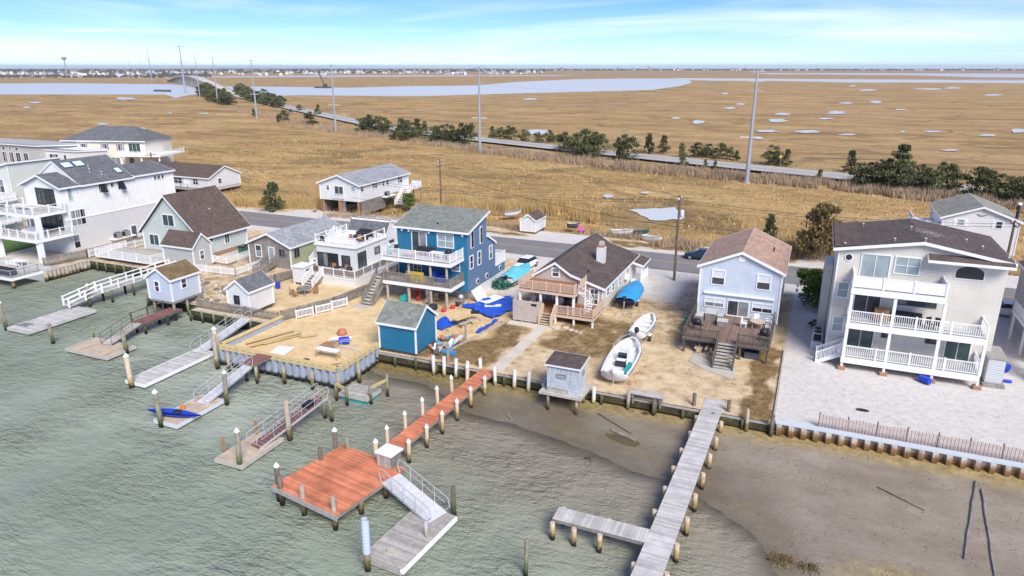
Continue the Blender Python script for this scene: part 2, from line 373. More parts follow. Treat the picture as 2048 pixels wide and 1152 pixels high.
def railing(th, pts, h=1.0, m='white_vinyl', every=1.9, bal=.15, style='bal', pw=.11, glass=None):
    rails = MB(); bals = MB()
    for (p0, p1) in zip(pts, pts[1:]):
        a, b = Vector(p0), Vector(p1); L = (b - a).length; n = max(1, round(L / every)); up = Vector((0, 0, 1))
        for i in range(n + 1):
            if i == n and p1 != pts[-1]: continue
            q = a.lerp(b, i / n); inst(post_mesh(h + .08, pw, m), 'post', th, q)
        rails.beam(a + up * h, b + up * h, .09, .07); rails.beam(a + up * .16, b + up * .16, .06, .06)
        if style == 'bal':
            k = int(L / bal)
            for i in range(1, k):
                q = a.lerp(b, i / k); bals.box(q.x - .022, q.x + .022, q.y - .022, q.y + .022, q.z + .1, q.z + h - .04)
        elif style == 'solid': bals.beam(a + up * (h - .05), b + up * (h - .05), .04, h - .17)
        elif style == 'cable':
            for k in range(1, 6): bals.beam(a + up * (h * k / 6), b + up * (h * k / 6), .018, .018)
    rails.part('rail', m, th)
    if bals.v: bals.part('panel' if style == 'solid' else ('cables' if style == 'cable' else 'balusters'), glass or ('metal' if style == 'cable' else m), th, kind=None if style == 'solid' else 'stuff')
def planks(th, s0, s1, t0, t1, z, m, along='s', w=.14, gap=.012, thick=.04, rot=None, name='plank'):
    """boards laid side by side, each an object; along = the way each board runs"""
    L = (s1 - s0) if along == 's' else (t1 - t0); W_ = (t1 - t0) if along == 's' else (s1 - s0)
    n = max(1, round(W_ / (w + gap))); st = W_ / n; c = ((s0 + s1) / 2, (t0 + t1) / 2)
    if rot: c = rot[1]
    bw = st - gap
    me = cached(('plank', round(L, 2), round(bw, 3), thick, m, along), lambda: (MB().box(-L / 2, L / 2, -bw / 2, bw / 2, -thick, 0) if along == 's' else MB().box(-bw / 2, bw / 2, -L / 2, L / 2, -thick, 0)).mesh(name, m))
    for i in range(n):
        x, y = ((s0 + s1) / 2, t0 + st * (i + .5)) if along == 's' else (s0 + st * (i + .5), (t0 + t1) / 2)
        ang = 0
        if rot:
            ang = rot[0]; dx, dy = x - c[0], y - c[1]; x, y = c[0] + dx * math.cos(ang) - dy * math.sin(ang), c[1] + dx * math.sin(ang) + dy * math.cos(ang)
        inst(me, name, th, (x, y, z + random.uniform(-.006, .006)), ang)
def stairs(th, s0, s1, ta, za, tb, zb, n, m='weathered_plank', sm='weathered', axis='t', rail=None):
    """flight from (ta,za) bottom to (tb,zb) top running along axis"""
    for i in range(n):
        k = (i + .5) / n; c = ta + (tb - ta) * k; z = za + (zb - za) * (i + 1) / n; d = abs(tb - ta) / n * .55
        mb = MB()
        if axis == 't': mb.box(s0, s1, c - d, c + d, z - .05, z)
        else: mb.box(c - d, c + d, s0, s1, z - .05, z)
        mb.part('tread', m, th)
    mb = MB()
    for x in (s0 - .04, s1 + .04):
        p, q = ((x, ta, za + .12), (x, tb, zb)) if axis == 't' else ((ta, x, za + .12), (tb, x, zb))
        mb.beam(p, q, .05, .26)
    mb.part('stringer', sm, th)
    if rail:
        for x in (s0 - .04, s1 + .04):
            p, q = ((x, ta, za), (x, tb, zb)) if axis == 't' else ((ta, x, za), (tb, x, zb))
            railing(th, [p, q], 1.0, rail, every=1.6)
def pile_mesh(h, r, m, cap=None, n=10):
    def f():
        mb = MB(); mb.lathe((0, 0, 0), [(r * 1.06, 0), (r, h * .5), (r * .95, h - .02), (r * .85, h)], n)
        mb.v = [(x * (1 + .05 * math.sin(z * 2.3 + r * 40)), y * (1 + .05 * math.cos(z * 1.9)), z) for x, y, z in mb.v]
        return mb.mesh('pile', m)
    return cached(('pile', round(h, 2), r, m), f)
def cap_mesh(r): return cached(('cap', r), lambda: MB().lathe((0, 0, 0), [(r * 1.12, 0), (r * 1.12, .08), (r * .55, .2), (.02, .3)], 10).mesh('cap', 'white_vinyl'))
def pile_part(th, s, t, z0, z1, r=.15, m='pile_wood', cap=False, name='pile'):
    p = inst(pile_mesh(z1 - z0, r, m), name, th, (s, t, z0), random.uniform(0, 6)); p.rotation_euler.x = WRND.uniform(-.022, .022); p.rotation_euler.y = WRND.uniform(-.022, .022)
    if cap:
        c = bpy.data.objects.new('cap', cap_mesh(r)); COL.objects.link(c); c.parent = p; c.location = (0, 0, z1 - z0)
    return p
WZ = .42                                   # water level
def pile_thing(label, s, t, z0, z1, r=.15, m='pile_wood', cap=False, group=None):
    if z0 < -1.5: s, t, z1 = s * .98, t * .98, z1 + .35
    p = inst_top(pile_mesh(z1 - z0, r, m), 'pile', label, 'pile', (s, t, z0), random.uniform(0, 6), group=group); p.rotation_euler.x = WRND.uniform(-.035, .035); p.rotation_euler.y = WRND.uniform(-.035, .035)
    if cap:
        c = bpy.data.objects.new('cap', cap_mesh(r)); COL.objects.link(c); c.parent = p; c.location = (0, 0, z1 - z0)
    return p
# ================================================================ GROUND, WATER, ROADS
def lin(a, b, st):
    n = max(1, round((b - a) / st)); return [a + (b - a) * i / n for i in range(n + 1)]
def uniq(l):
    l = sorted(l); o = [l[0]]
    for x in l[1:]:
        if x - o[-1] > .02: o.append(x)
    return o
SHORE = [(-9e9, 56.0), (-90.2, 62.5), (-69.5, 54.5), (-61.0, 52.8), (-49.1, 45.2), (-35.75, 50.8)]
def shore(s):
    r = 56.0
    for a, t in SHORE:
        if s >= a: r = t
    return r
def n2(x, y, sc, seed=0): return mnoise.noise(Vector((x * sc, y * sc, seed)))
def sstep(x, a, b):
    k = min(1, max(0, (x - a) / (b - a))); return k * k * (3 - 2 * k)
def rect(s, t, s0, s1, t0, t1, e=1.2):
    return sstep(s, s0 - e, s0 + e) * (1 - sstep(s, s1 - e, s1 + e)) * sstep(t, t0 - e, t0 + e) * (1 - sstep(t, t1 - e, t1 + e))
def grid(name, ss, ts, zf, mats, keep=None, attr=None, kind='structure', smooth=True):
    idx = {}; vs = []; fs = []
    for i in range(len(ss) - 1):
        for j in range(len(ts) - 1):
            if keep and not keep((ss[i] + ss[i + 1]) / 2, (ts[j] + ts[j + 1]) / 2): continue
            q = []
            for a, b in ((i, j), (i + 1, j), (i + 1, j + 1), (i, j + 1)):
                if (a, b) not in idx: idx[(a, b)] = len(vs); vs.append((ss[a], ts[b], zf(ss[a], ts[b])))
                q.append(idx[(a, b)])
            fs.append(q)
    mb = MB(); mb.add(vs, fs, smooth); o = mb.struct(name, mats, kind)
    if attr:
        for an, fn in attr.items():
            at = o.data.color_attributes.new(an, 'FLOAT_COLOR', 'POINT'); buf = []
            for v in vs: buf += list(fn(v[0], v[1])) + [1]
            at.data.foreach_set('color', buf)
    return o
# --- lots
def zone(s, t):
    w = n2(s, t, .35, 3) * 1.2; s2, t2 = s + w, t + n2(s, t, .35, 9) * 1.2
    gold = max(rect(s2, t2, -49.5, -35.6, 44, 58), .75 * rect(s2, t2, -49, -41, 56, 64), rect(s2, t2, -35, -28.3, 56.5, 64), .55 * rect(s2, t2, -60, -47, 53, 67))
    grav = max(sstep(s, -.7, -.2), .75 * rect(s2, t2, -36, -29.5, 71, 90), .8 * rect(s2, t2, -400, 200, 85.8, 89.5, .8), .8 * rect(s2, t2, -400, 200, 96.5, 99.5, .7), rect(s2, t2, -88, -64, 97, 122), .5 * rect(s2, t2, -56, -44, 78, 88), .9 * rect(s2, t2, -40, -28, 98, 106), .7 * rect(s2, t2, -22, -12, 76, 88))
    gr = max(.85 * rect(s2, t2, -33, -24.3, 51, 63), .8 * rect(s2, t2, -22.8, -15, 57, 68), .55 * rect(s2, t2, -18, -9, 63, 80), .95 * rect(s2, t2, -3.2, -.8, 50, 66, .6), .5 * rect(s2, t2, -120, -56, 53, 85), .3 * rect(s2, t2, -22, -3, 52, 60), .9 * rect(s2, t2, -62, -40, 98, 101, .8), .8 * rect(s2, t2, -28, 30, 98, 103, 1)) * (1 - grav)
    return (gold, grav, gr * .8)
def gz(s, t): return 1.7 + .035 * n2(s, t, .4) - .03
gm = bpy.data.materials.new('lot_ground'); gm.use_nodes = True; n, l = nodes(gm); b = n['Principled BSDF']; b.inputs['Roughness'].default_value = .95; b.inputs['Specular IOR Level'].default_value = .15
geo = n.new('ShaderNodeNewGeometry'); at = n.new('ShaderNodeAttribute'); at.attribute_name = 'zone'; sc = n.new('ShaderNodeSeparateColor'); l.new(at.outputs['Color'], sc.inputs[0])
def nnoise(n, l, scale, det=6, rough=.6, vec=None, sc3=None):
    q = n.new('ShaderNodeTexNoise'); q.inputs['Scale'].default_value = scale; q.inputs['Detail'].default_value = det; q.inputs['Roughness'].default_value = rough
    g = n.new('ShaderNodeNewGeometry'); src = g.outputs['Position']
    mp = n.new('ShaderNodeMapping'); mp.vector_type = 'POINT'; mp.inputs['Rotation'].default_value = (0, 0, -A); l.new(src, mp.inputs[0]); src = mp.outputs[0]
    if sc3:
        m2 = n.new('ShaderNodeMapping'); m2.inputs['Scale'].default_value = sc3; l.new(src, m2.inputs[0]); src = m2.outputs[0]
    l.new(src, q.inputs['Vector']); return q.outputs[0]
def nramp(n, l, src, stops):
    r = n.new('ShaderNodeValToRGB'); e = r.color_ramp.elements
    while len(e) < len(stops): e.new(.5)
    for k, (p, c) in enumerate(stops): e[k].position = p; e[k].color = (*c, 1)
    l.new(src, r.inputs[0]); return r.outputs[0]
def nmix(n, l, f, a, bb):
    m = n.new('ShaderNodeMixRGB')
    for i, v in enumerate((f, a, bb)):
        if isinstance(v, tuple): m.inputs[i].default_value = (*v, 1)
        elif isinstance(v, float): m.inputs[i].default_value = v
        else: l.new(v, m.inputs[i])
    return m.outputs[0]
def nmath(n, l, op, a, bb):
    q = n.new('ShaderNodeMath'); q.operation = op
    for i, v in enumerate((a, bb)):
        if isinstance(v, (int, float)): q.inputs[i].default_value = v
        else: l.new(v, q.inputs[i])
    return q.outputs[0]
def nthr(n, l, w, nz, soft=.2):
    """weight w against noise nz -> ragged mask"""
    a = n.new('ShaderNodeMath'); a.operation = 'ADD'; l.new(w, a.inputs[0]); l.new(nz, a.inputs[1])
    r = n.new('ShaderNodeMapRange'); r.inputs[1].default_value = 1 - soft; r.inputs[2].default_value = 1 + soft; l.new(a.outputs[0], r.inputs[0]); return r.outputs[0]
base = nramp(n, l, nnoise(n, l, .7, 9, .72), [(.27, (.21, .15, .09)), (.40, (.45, .33, .195)), (.54, (.63, .49, .31)), (.72, (.73, .60, .41))])
fine = nnoise(n, l, 6, 6, .7); patch = nnoise(n, l, .55, 8, .68)
gold = nramp(n, l, nnoise(n, l, 1.0, 8, .7), [(.3, (.58, .41, .20)), (.55, (.72, .54, .30)), (.75, (.80, .64, .41))])
grav = nramp(n, l, nnoise(n, l, 2.2, 9, .75), [(.25, (.34, .31, .28)), (.42, (.56, .53, .495)), (.7, (.70, .67, .635))])
gras = nramp(n, l, nnoise(n, l, 1.3, 9, .75), [(.3, (.10, .065, .03)), (.5, (.21, .14, .065)), (.62, (.30, .22, .09)), (.75, (.45, .36, .22))])
col = nmix(n, l, nthr(n, l, sc.outputs[2], patch, .13), base, gras)
col = nmix(n, l, nthr(n, l, sc.outputs[0], patch, .3), col, gold)
col = nmix(n, l, nthr(n, l, sc.outputs[1], patch, .25), col, grav)
deb = nnoise(n, l, 3.2, 4, .6); dm = n.new('ShaderNodeMapRange'); dm.inputs[1].default_value = .66; dm.inputs[2].default_value = .74; dm.inputs[4].default_value = .6; l.new(deb, dm.inputs[0])
col = nmix(n, l, dm.outputs[0], col, (.13, .095, .07))
l.new(col, b.inputs['Base Color'])
bp = n.new('ShaderNodeBump'); bp.inputs['Distance'].default_value = .06; bp.inputs['Strength'].default_value = .7; l.new(fine, bp.inputs['Height']); l.new(bp.outputs[0], b.inputs['Normal'])
MATS['lot_ground'] = gm
ss = uniq([-400, -330, -270, -220, -180, -150, -130] + lin(-120, 40, .65) + [a for a, _ in SHORE[1:]] + [50, 70, 100, 150, 220])
ts = uniq(lin(44, 104, .65) + [t for _, t in SHORE])
grid('ground', ss, ts, gz, 'lot_ground', keep=lambda s, t: t > shore(s), attr={'zone': zone})
# --- mudflat
TW = [(-60, 53), (-36, 50.4), (-30, 49.2), (-27, 48.0), (-23.6, 46.0), (-20, 46.3), (-17, 45), (-13, 44), (-8, 43.1), (-5.5, 42.2), (-3.5, 41.2), (-1, 39), (1, 35.6), (2.5, 31), (4, 24), (6, 14), (12, -10), (60, -60)]
def tw(s):
    for (a, x), (c, y) in zip(TW, TW[1:]):
        if a <= s <= c: return x + (y - x) * (s - a) / (c - a)
    return 55 if s < -60 else -60
def mudz(s, t):
    d = t - .98 * tw(s / .98) + .9 * n2(s, t, .22, 2) + .3 * n2(s, t, .9, 4)
    if d > 0: z = .45 * (1 - math.exp(-d * .08)) + .12 * sstep(t, 47.5, 50.8)
    else: z = .05 * d
    return WZ + max(-1.8, z + .02 * n2(s, t, 1.1, 5) * min(1, abs(d)))
mm_ = bpy.data.materials.new('mud'); mm_.use_nodes = True; n, l = nodes(mm_); b = n['Principled BSDF']
at = n.new('ShaderNodeAttribute'); at.attribute_name = 'zone'; sc = n.new('ShaderNodeSeparateColor'); l.new(at.outputs['Color'], sc.inputs[0])
mud = nramp(n, l, nnoise(n, l, .22, 10, .74, sc3=(.7, 1.2, 1)), [(.3, (.20, .162, .115)), (.5, (.29, .24, .18)), (.68, (.38, .325, .255))])
weed = nramp(n, l, nnoise(n, l, 1.6, 8, .75), [(.3, (.17, .12, .055)), (.5, (.37, .275, .11)), (.7, (.52, .42, .22))])
col = nmix(n, l, nthr(n, l, sc.outputs[0], nnoise(n, l, .6, 7, .7), .3), mud, weed)
sp_ = nnoise(n, l, 5.5, 3, .5); dm = n.new('ShaderNodeMapRange'); dm.inputs[1].default_value = .69; dm.inputs[2].default_value = .73; dm.inputs[4].default_value = .7; l.new(sp_, dm.inputs[0])
col = nmix(n, l, dm.outputs[0], col, (.09, .065, .04))
sh = nnoise(n, l, 9, 2, .5); dm = n.new('ShaderNodeMapRange'); dm.inputs[1].default_value = .74; dm.inputs[2].default_value = .77; l.new(sh, dm.inputs[0])
col = nmix(n, l, dm.outputs[0], col, (.62, .58, .52)); wd = n.new('ShaderNodeMixRGB'); wd.blend_type = 'MULTIPLY'; l.new(sc.outputs[1], wd.inputs[0]); l.new(col, wd.inputs[1]); wd.inputs[2].default_value = (.62, .62, .55, 1); l.new(wd.outputs[0], b.inputs['Base Color'])
wv = n.new('ShaderNodeMapRange'); wv.inputs[1].default_value = 0; wv.inputs[2].default_value = 1; wv.inputs[3].default_value = .5; wv.inputs[4].default_value = .16; l.new(sc.outputs[1], wv.inputs[0]); l.new(wv.outputs[0], b.inputs['Roughness'])
bp = n.new('ShaderNodeBump'); bp.inputs['Distance'].default_value = .05; l.new(nnoise(n, l, 3.5, 7, .7), bp.inputs['Height']); l.new(bp.outputs[0], b.inputs['Normal'])
MATS['mud'] = mm_
mat('mud_water', (.13, .095, .04), .2, .2, 1, spec=.3)
def mzone(s, t):
    d = t - tw(s)
    weed = .8 * sstep(t, 47.6, 50.6) + .55 * rect(s, t, 3, 9, 33, 38, 1.5) + .35 * sstep(-abs(d - 1.2), -1.4, -.2)
    return (min(1, weed), 1 - sstep(d, .3, 9), 0)
grid('mudflat', lin(-38, 60, .6) + [80, 130, 220], lin(8, 50.9, .6), mudz, 'mud', attr={'zone': mzone})
pz = mudz(-10.8, 45.7) + .03
MB().add([(-12.3, 46.3, pz), (-11.9, 45.8, pz), (-11.1, 45.5, pz), (-10.4, 45.2, pz), (-9.7, 45.25, pz), (-9.4, 45.6, pz), (-9.5, 46.0, pz), (-10.1, 46.2, pz), (-10.8, 46.6, pz), (-11.6, 46.7, pz)], [tuple(range(10))]).struct('puddle', 'mud_water')
# --- near water
wm = bpy.data.materials.new('bay_water'); wm.use_nodes = True; n, l = nodes(wm); b = n['Principled BSDF']; out = n['Material Output']
at = n.new('ShaderNodeAttribute'); at.attribute_name = 'depth'; sc = n.new('ShaderNodeSeparateColor'); l.new(at.outputs['Color'], sc.inputs[0])
wc = nramp(n, l, nnoise(n, l, .045, 6, .65, sc3=(.6, 1.3, 1)), [(.3, (.21, .25, .18)), (.5, (.29, .33, .25)), (.66, (.42, .455, .375))]); wc = nmix(n, l, sc.outputs[1], (.29, .255, .195), wc)  # murky water tones; the pale patches paint in brightness of reflected sky
l.new(wc, b.inputs['Base Color']); b.inputs['Roughness'].default_value = .06; b.inputs['IOR'].default_value = 1.33
h1 = nnoise(n, l, 1.25, 4, .55, sc3=(1.0, 2.0, 1)); h2 = nnoise(n, l, 4.5, 4, .6, sc3=(1.0, 1.7, 1)); h3 = nnoise(n, l, .16, 3, .5)
hh = nmath(n, l, 'ADD', nmath(n, l, 'MULTIPLY', h1, .55), nmath(n, l, 'MULTIPLY', h2, .16))
hh = nmath(n, l, 'MULTIPLY', hh, nmath(n, l, 'POWER', nmath(n, l, 'MULTIPLY', h3, 2.0), 2.2))
hh = nmath(n, l, 'MULTIPLY', hh, nmath(n, l, 'ADD', nmath(n, l, 'MULTIPLY', sc.outputs[0], .85), .15))
bp = n.new('ShaderNodeBump'); bp.inputs['Distance'].default_value = .6; bp.inputs['Strength'].default_value = 1; l.new(hh, bp.inputs['Height']); l.new(bp.outputs[0], b.inputs['Normal'])
tr = n.new('ShaderNodeBsdfTransparent'); tr.inputs[0].default_value = (.97, .98, .93, 1); gl = n.new('ShaderNodeBsdfGlossy'); gl.inputs[1].default_value = .08; l.new(bp.outputs[0], gl.inputs['Normal'])
fr = n.new('ShaderNodeFresnel'); fr.inputs[0].default_value = 1.33; l.new(bp.outputs[0], fr.inputs['Normal'])
m1 = n.new('ShaderNodeMixShader'); l.new(fr.outputs[0], m1.inputs[0]); l.new(tr.outputs[0], m1.inputs[1]); l.new(gl.outputs[0], m1.inputs[2])
m2 = n.new('ShaderNodeMixShader'); l.new(sc.outputs[0], m2.inputs[0]); l.new(m1.outputs[0], m2.inputs[1]); l.new(b.outputs[0], m2.inputs[2]); l.new(m2.outputs[0], out.inputs[0])
MATS['bay_water'] = wm
def depth(s, t):
    d = WZ - mudz(s, t) if s > -37.9 and t < 50.9 else 2
    return (sstep(d, -.02, .1), sstep(d, .04, .8), 0)
grid('water', uniq([-500, -300, -200, -120, -80, -60] + [a for a, _ in SHORE[1:]] + lin(-50, 12, 1.0) + [20, 40, 80, 220]), uniq([-80, -40, -10] + lin(8, 52, 1.0) + [52.8, 54.5, 56, 62.5]), lambda s, t: WZ, 'bay_water', keep=lambda s, t: t < shore(s) + .2, attr={'depth': depth})
# --- marsh
ma = bpy.data.materials.new('marsh'); ma.use_nodes = True; n, l = nodes(ma); b = n['Principled BSDF']; b.inputs['Roughness'].default_value = .95; b.inputs['Specular IOR Level'].default_value = .1
straw = nramp(n, l, nnoise(n, l, .045, 9, .68, sc3=(.45, 1, 1)), [(.28, (.25, .165, .075)), (.42, (.38, .25, .11)), (.53, (.49, .33, .15)), (.64, (.57, .40, .195)), (.8, (.45, .325, .16))])
tuft = nramp(n, l, nnoise(n, l, .5, 8, .75, sc3=(.6, 1, 1)), [(.34, (.52, .49, .42)), (.47, (.88, .87, .84)), (.66, (1.15, 1.13, 1.1))])
mc = n.new('ShaderNodeMixRGB'); mc.blend_type = 'MULTIPLY'; mc.inputs[0].default_value = 1; l.new(straw, mc.inputs[1]); l.new(tuft, mc.inputs[2])
ol = nnoise(n, l, .02, 7, .7, sc3=(.35, 1, 1)); dm = n.new('ShaderNodeMapRange'); dm.inputs[1].default_value = .54; dm.inputs[2].default_value = .66; dm.inputs[4].default_value = .5; l.new(ol, dm.inputs[0])
col = nmix(n, l, dm.outputs[0], mc.outputs[0], (.22, .17, .07))
far_ = nnoise(n, l, .0035, 5, .6, sc3=(.3, 1, 1)); dm = n.new('ShaderNodeMapRange'); dm.inputs[1].default_value = .45; dm.inputs[2].default_value = .6; dm.inputs[4].default_value = .6; l.new(far_, dm.inputs[0])
col = nmix(n, l, dm.outputs[0], col, (.40, .265, .14))
def creek(scale, det, wdt, sc3):
    q = nmath(n, l, 'ABSOLUTE', nmath(n, l, 'SUBTRACT', nnoise(n, l, scale, det, .5, sc3=sc3), .5), 0)
    r_ = n.new('ShaderNodeMapRange'); r_.inputs[1].default_value = wdt * .5; r_.inputs[2].default_value = wdt; r_.inputs[3].default_value = .4; r_.inputs[4].default_value = 0; l.new(q, r_.inputs[0]); return r_.outputs[0]
col = nmix(n, l, creek(.011, 3, .009, (.55, 1, 1)), col, (.10, .075, .04)); col = nmix(n, l, creek(.03, 3, .012, (.5, 1, 1)), col, (.13, .10, .05))
l.new(col, b.inputs['Base Color'])
bp = n.new('ShaderNodeBump'); bp.inputs['Distance'].default_value = .7; bp.inputs['Strength'].default_value = .7; l.new(nnoise(n, l, .9, 6, .7), bp.inputs['Height']); l.new(bp.outputs[0], b.inputs['Normal'])
MATS['marsh'] = ma
def geom(a, b, k, first):
    o = [a]; d = first
    while o[-1] < b: o.append(o[-1] + d); d *= k
    return o
gp = geom(0, 16000, 1.22, 8)
ss = uniq([-x for x in gp[::-1]] + gp); tsm = uniq(lin(98.6, 220, 3) + geom(225, 16000, 1.15, 8))
def mz(s, t): return 1.62 + (.9 - 1.62) * sstep(t, 99, 107) + (.12 * n2(s, t, .05) + .08 * n2(s, t, .2, 4)) * sstep(t, 104, 112) * (1 - sstep(t, 300, 600))
grid('marsh', ss, tsm, mz, 'marsh')
# --- water lying in the marsh
fw = bpy.data.materials.new('still_water'); fw.use_nodes = True; n, l = nodes(fw); b = n['Principled BSDF']; b.inputs['Base Color'].default_value = (.58, .60, .58, 1); b.inputs['Roughness'].default_value = .35; b.inputs['Specular IOR Level'].default_value = .25  # pale base colour paints in the reflection of the bright horizon sky
bp = n.new('ShaderNodeBump'); bp.inputs['Distance'].default_value = .06; l.new(nnoise(n, l, .5, 3, .5), bp.inputs['Height']); l.new(bp.outputs[0], b.inputs['Normal']); MATS['still_water'] = fw
def pool(name, px, z=1.06):
    pts = [G(u, v, z) for u, v in px]; mb = MB(); mb.add([(s, t, z) for s, t in pts], [tuple(range(len(pts)))])
    if mb.v and (Vector(mb.v[1]) - Vector(mb.v[0])).cross(Vector(mb.v[2]) - Vector(mb.v[1])).z < 0: mb.f[0] = mb.f[0][::-1]
    mb.struct(name, 'still_water')
pool('channel', [(-700, 189), (330, 189), (352, 196), (372, 191), (455, 180), (540, 192), (600, 190.5), (760, 192), (858, 192), (990, 188), (1147, 184), (1303, 180), (1361, 172), (1383, 165), (1378, 158.5), (1350, 157), (1250, 157), (1147, 158.6), (1030, 164), (951, 171), (819, 172), (700, 175.5), (600, 174), (450, 172.5), (330, 168.5), (120, 166), (0, 167), (-700, 166)], 1.0)
pool('channel', [(1345, 156), (1700, 158.5), (2300, 161), (2900, 164), (2900, 170), (2300, 167), (2060, 166.5), (1900, 165.2), (1700, 165), (1560, 162), (1420, 161.5), (1376, 160)], 1.02)
pool('channel', [(1500, 146), (1800, 146.5), (2900, 150), (2900, 157.5), (2150, 156), (1950, 154.5), (1830, 150.5), (1680, 149.5), (1540, 148.5)], 1.02)
pool('channel', [(-300, 155), (160, 152.5), (420, 153), (640, 151), (860, 150.8), (1030, 150.6), (1180, 149.8), (1100, 151.6), (930, 152.4), (600, 154), (380, 155), (150, 154.5), (-300, 157.5)], 1.02)
for k, (u, v, w, h) in enumerate([(1555, 241, 46, 8), (1672, 225, 48, 8), (1650, 237, 32, 4), (1752, 204, 34, 6), (1738, 180, 42, 5), (1858, 178, 62, 4), (1905, 176, 40, 4), (1614, 263, 84, 7), (1535, 262, 58, 6), (1695, 269, 50, 4), (1396, 244, 34, 8), (1460, 216, 30, 5), (1566, 228, 34, 6), (1449, 187, 18, 4), (1482, 208, 24, 4), (1695, 206, 34, 4), (1864, 263, 48, 4), (1800, 219, 30, 3), (1985, 190, 50, 4), (2035, 261, 40, 10), (1975, 270, 40, 5), (1806, 263, 12, 4), (1705, 172, 16, 3), (248, 197, 52, 6), (70, 205, 32, 4), (52, 215, 20, 4), (1075, 264, 66, 11), (1240, 173, 20, 3), (1352, 236, 26, 5), (1060, 198, 40, 4), (1520, 277, 20, 4), (410, 227, 20, 3), (340, 226, 14, 3), (205, 248, 28, 4), (275, 257, 40, 5), (1900, 300, 40, 4), (1215, 392, 26, 7), (1290, 385, 24, 5)]):
    rr = random.Random(k); N = 16; pts = []
    for i in range(N):
        q = 2 * math.pi * i / N; f = rr.uniform(.45, 1.1); pts.append((u + w / 2 * math.cos(q) * f, v + h / 2 * math.sin(q) * (f * .5 + .45)))
    pool('pool', pts, 1.12 + .03 * (v > 220))
pool('pond', [(1257, 420), (1275, 417.5), (1290, 418), (1306, 416), (1322, 417), (1336, 415), (1349, 414), (1356, 421), (1368, 428), (1369, 436), (1360, 440), (1345, 438), (1330, 441), (1312, 441), (1300, 440), (1292, 434), (1282, 431), (1272, 424)], 1.1)
# --- street
ro = mat('asphalt', (.21, .20, .195), .9, .1, .35, bump=.01, bscale=30)
mat('road_paint', (.50, .37, .16), .8, .25, 1.5); mat('paint_white', (.7, .7, .68), .8, .15, 1.5)
MB().box(-400, 220, 88.9, 97.3, 1.5, 1.752).struct('road', 'asphalt')
st = MB()
for c in (93.0, 93.25): st.add([(-400, c, 1.757), (220, c, 1.757), (220, c + .1, 1.757), (-400, c + .1, 1.757)], [(0, 1, 2, 3)])
st.struct('road_marking', 'road_paint')
# --- highway with its bridge
def strip(name, pts, w, m, zoff=0, lift=None, thick=0):
    mb = MB(); L = []; 
    for i, p in enumerate(pts):
        a = Vector(pts[max(0, i - 1)][:2]); c = Vector(pts[min(len(pts) - 1, i + 1)][:2]); d = (c - a).normalized(); nrm = Vector((-d.y, d.x)) * w / 2
        L.append((p, nrm))
    vs = []
    for p, nr in L: vs += [(p[0] + nr.x, p[1] + nr.y, p[2] + zoff), (p[0] - nr.x, p[1] - nr.y, p[2] + zoff)]
    mb.add(vs, [(2 * i, 2 * i + 1, 2 * i + 3, 2 * i + 2) for i in range(len(L) - 1)])
    if thick:
        k = len(vs); mb.add([(x, y, z - thick) for x, y, z in vs], [(2 * i + 2, 2 * i + 3, 2 * i + 1, 2 * i) for i in range(len(L) - 1)])
        n_ = len(L)
        for i in range(n_ - 1):
            for e in (0, 1):
                a, c = 2 * i + e, 2 * i + 2 + e; mb.f.append((a, c, c + k, a + k) if e else (c, a, a + k, c + k)); mb.sm.append(False); mb.mi.append(0)
    return mb, L
def smoothpts(pts, n=6):
    o = []
    for i in range(len(pts) - 1):
        p0 = Vector(pts[max(0, i - 1)]); p1 = Vector(pts[i]); p2 = Vector(pts[i + 1]); p3 = Vector(pts[min(len(pts) - 1, i + 2)])
        for k in range(n):
            t = k / n; o.append(tuple(.5 * ((2 * p1) + (p2 - p0) * t + (2 * p0 - 5 * p1 + 4 * p2 - p3) * t * t + (-p0 + 3 * p1 - 3 * p2 + p3) * t ** 3)))
    o.append(tuple(pts[-1])); return o
HZ = 1.6
hw = smoothpts([(*G(u, v, HZ), HZ) for u, v in [(2500, 452), (2048, 391), (1700, 353.5), (1500, 334), (1300, 314), (1100, 293), (900, 271), (760, 251), (640, 227.5), (540, 206), (478, 192)]])
mat('highway_asphalt', (.42, .41, .40), .9, .1, .2)
strip('highway', hw, 10.5, 'highway_asphalt')[0].struct('highway', 'highway_asphalt')
mk = MB()
for off in (-.16, .16, -3.7, 3.7):
    mb, _ = strip('x', [(p[0], p[1], p[2] + .03) for p in hw], .22, 'paint_white')
    _, L = strip('x', hw, 2, 'paint_white'); mb.v = []
    for p, nr in L:
        u_ = nr.normalized(); 
        for e in (.11, -.11): mb.v.append((p[0] + u_.x * (off + e), p[1] + u_.y * (off + e), p[2] + .03))
    mb.cur = 0; k = len(mk.v); mk.v += mb.v; mk.f += [tuple(i + k for i in f) for f in mb.f]; mk.sm += mb.sm; mk.mi += [0 if abs(off) < 1 else 1] * len(mb.f)
mk.struct('highway_marking', ['road_paint', 'paint_white'])
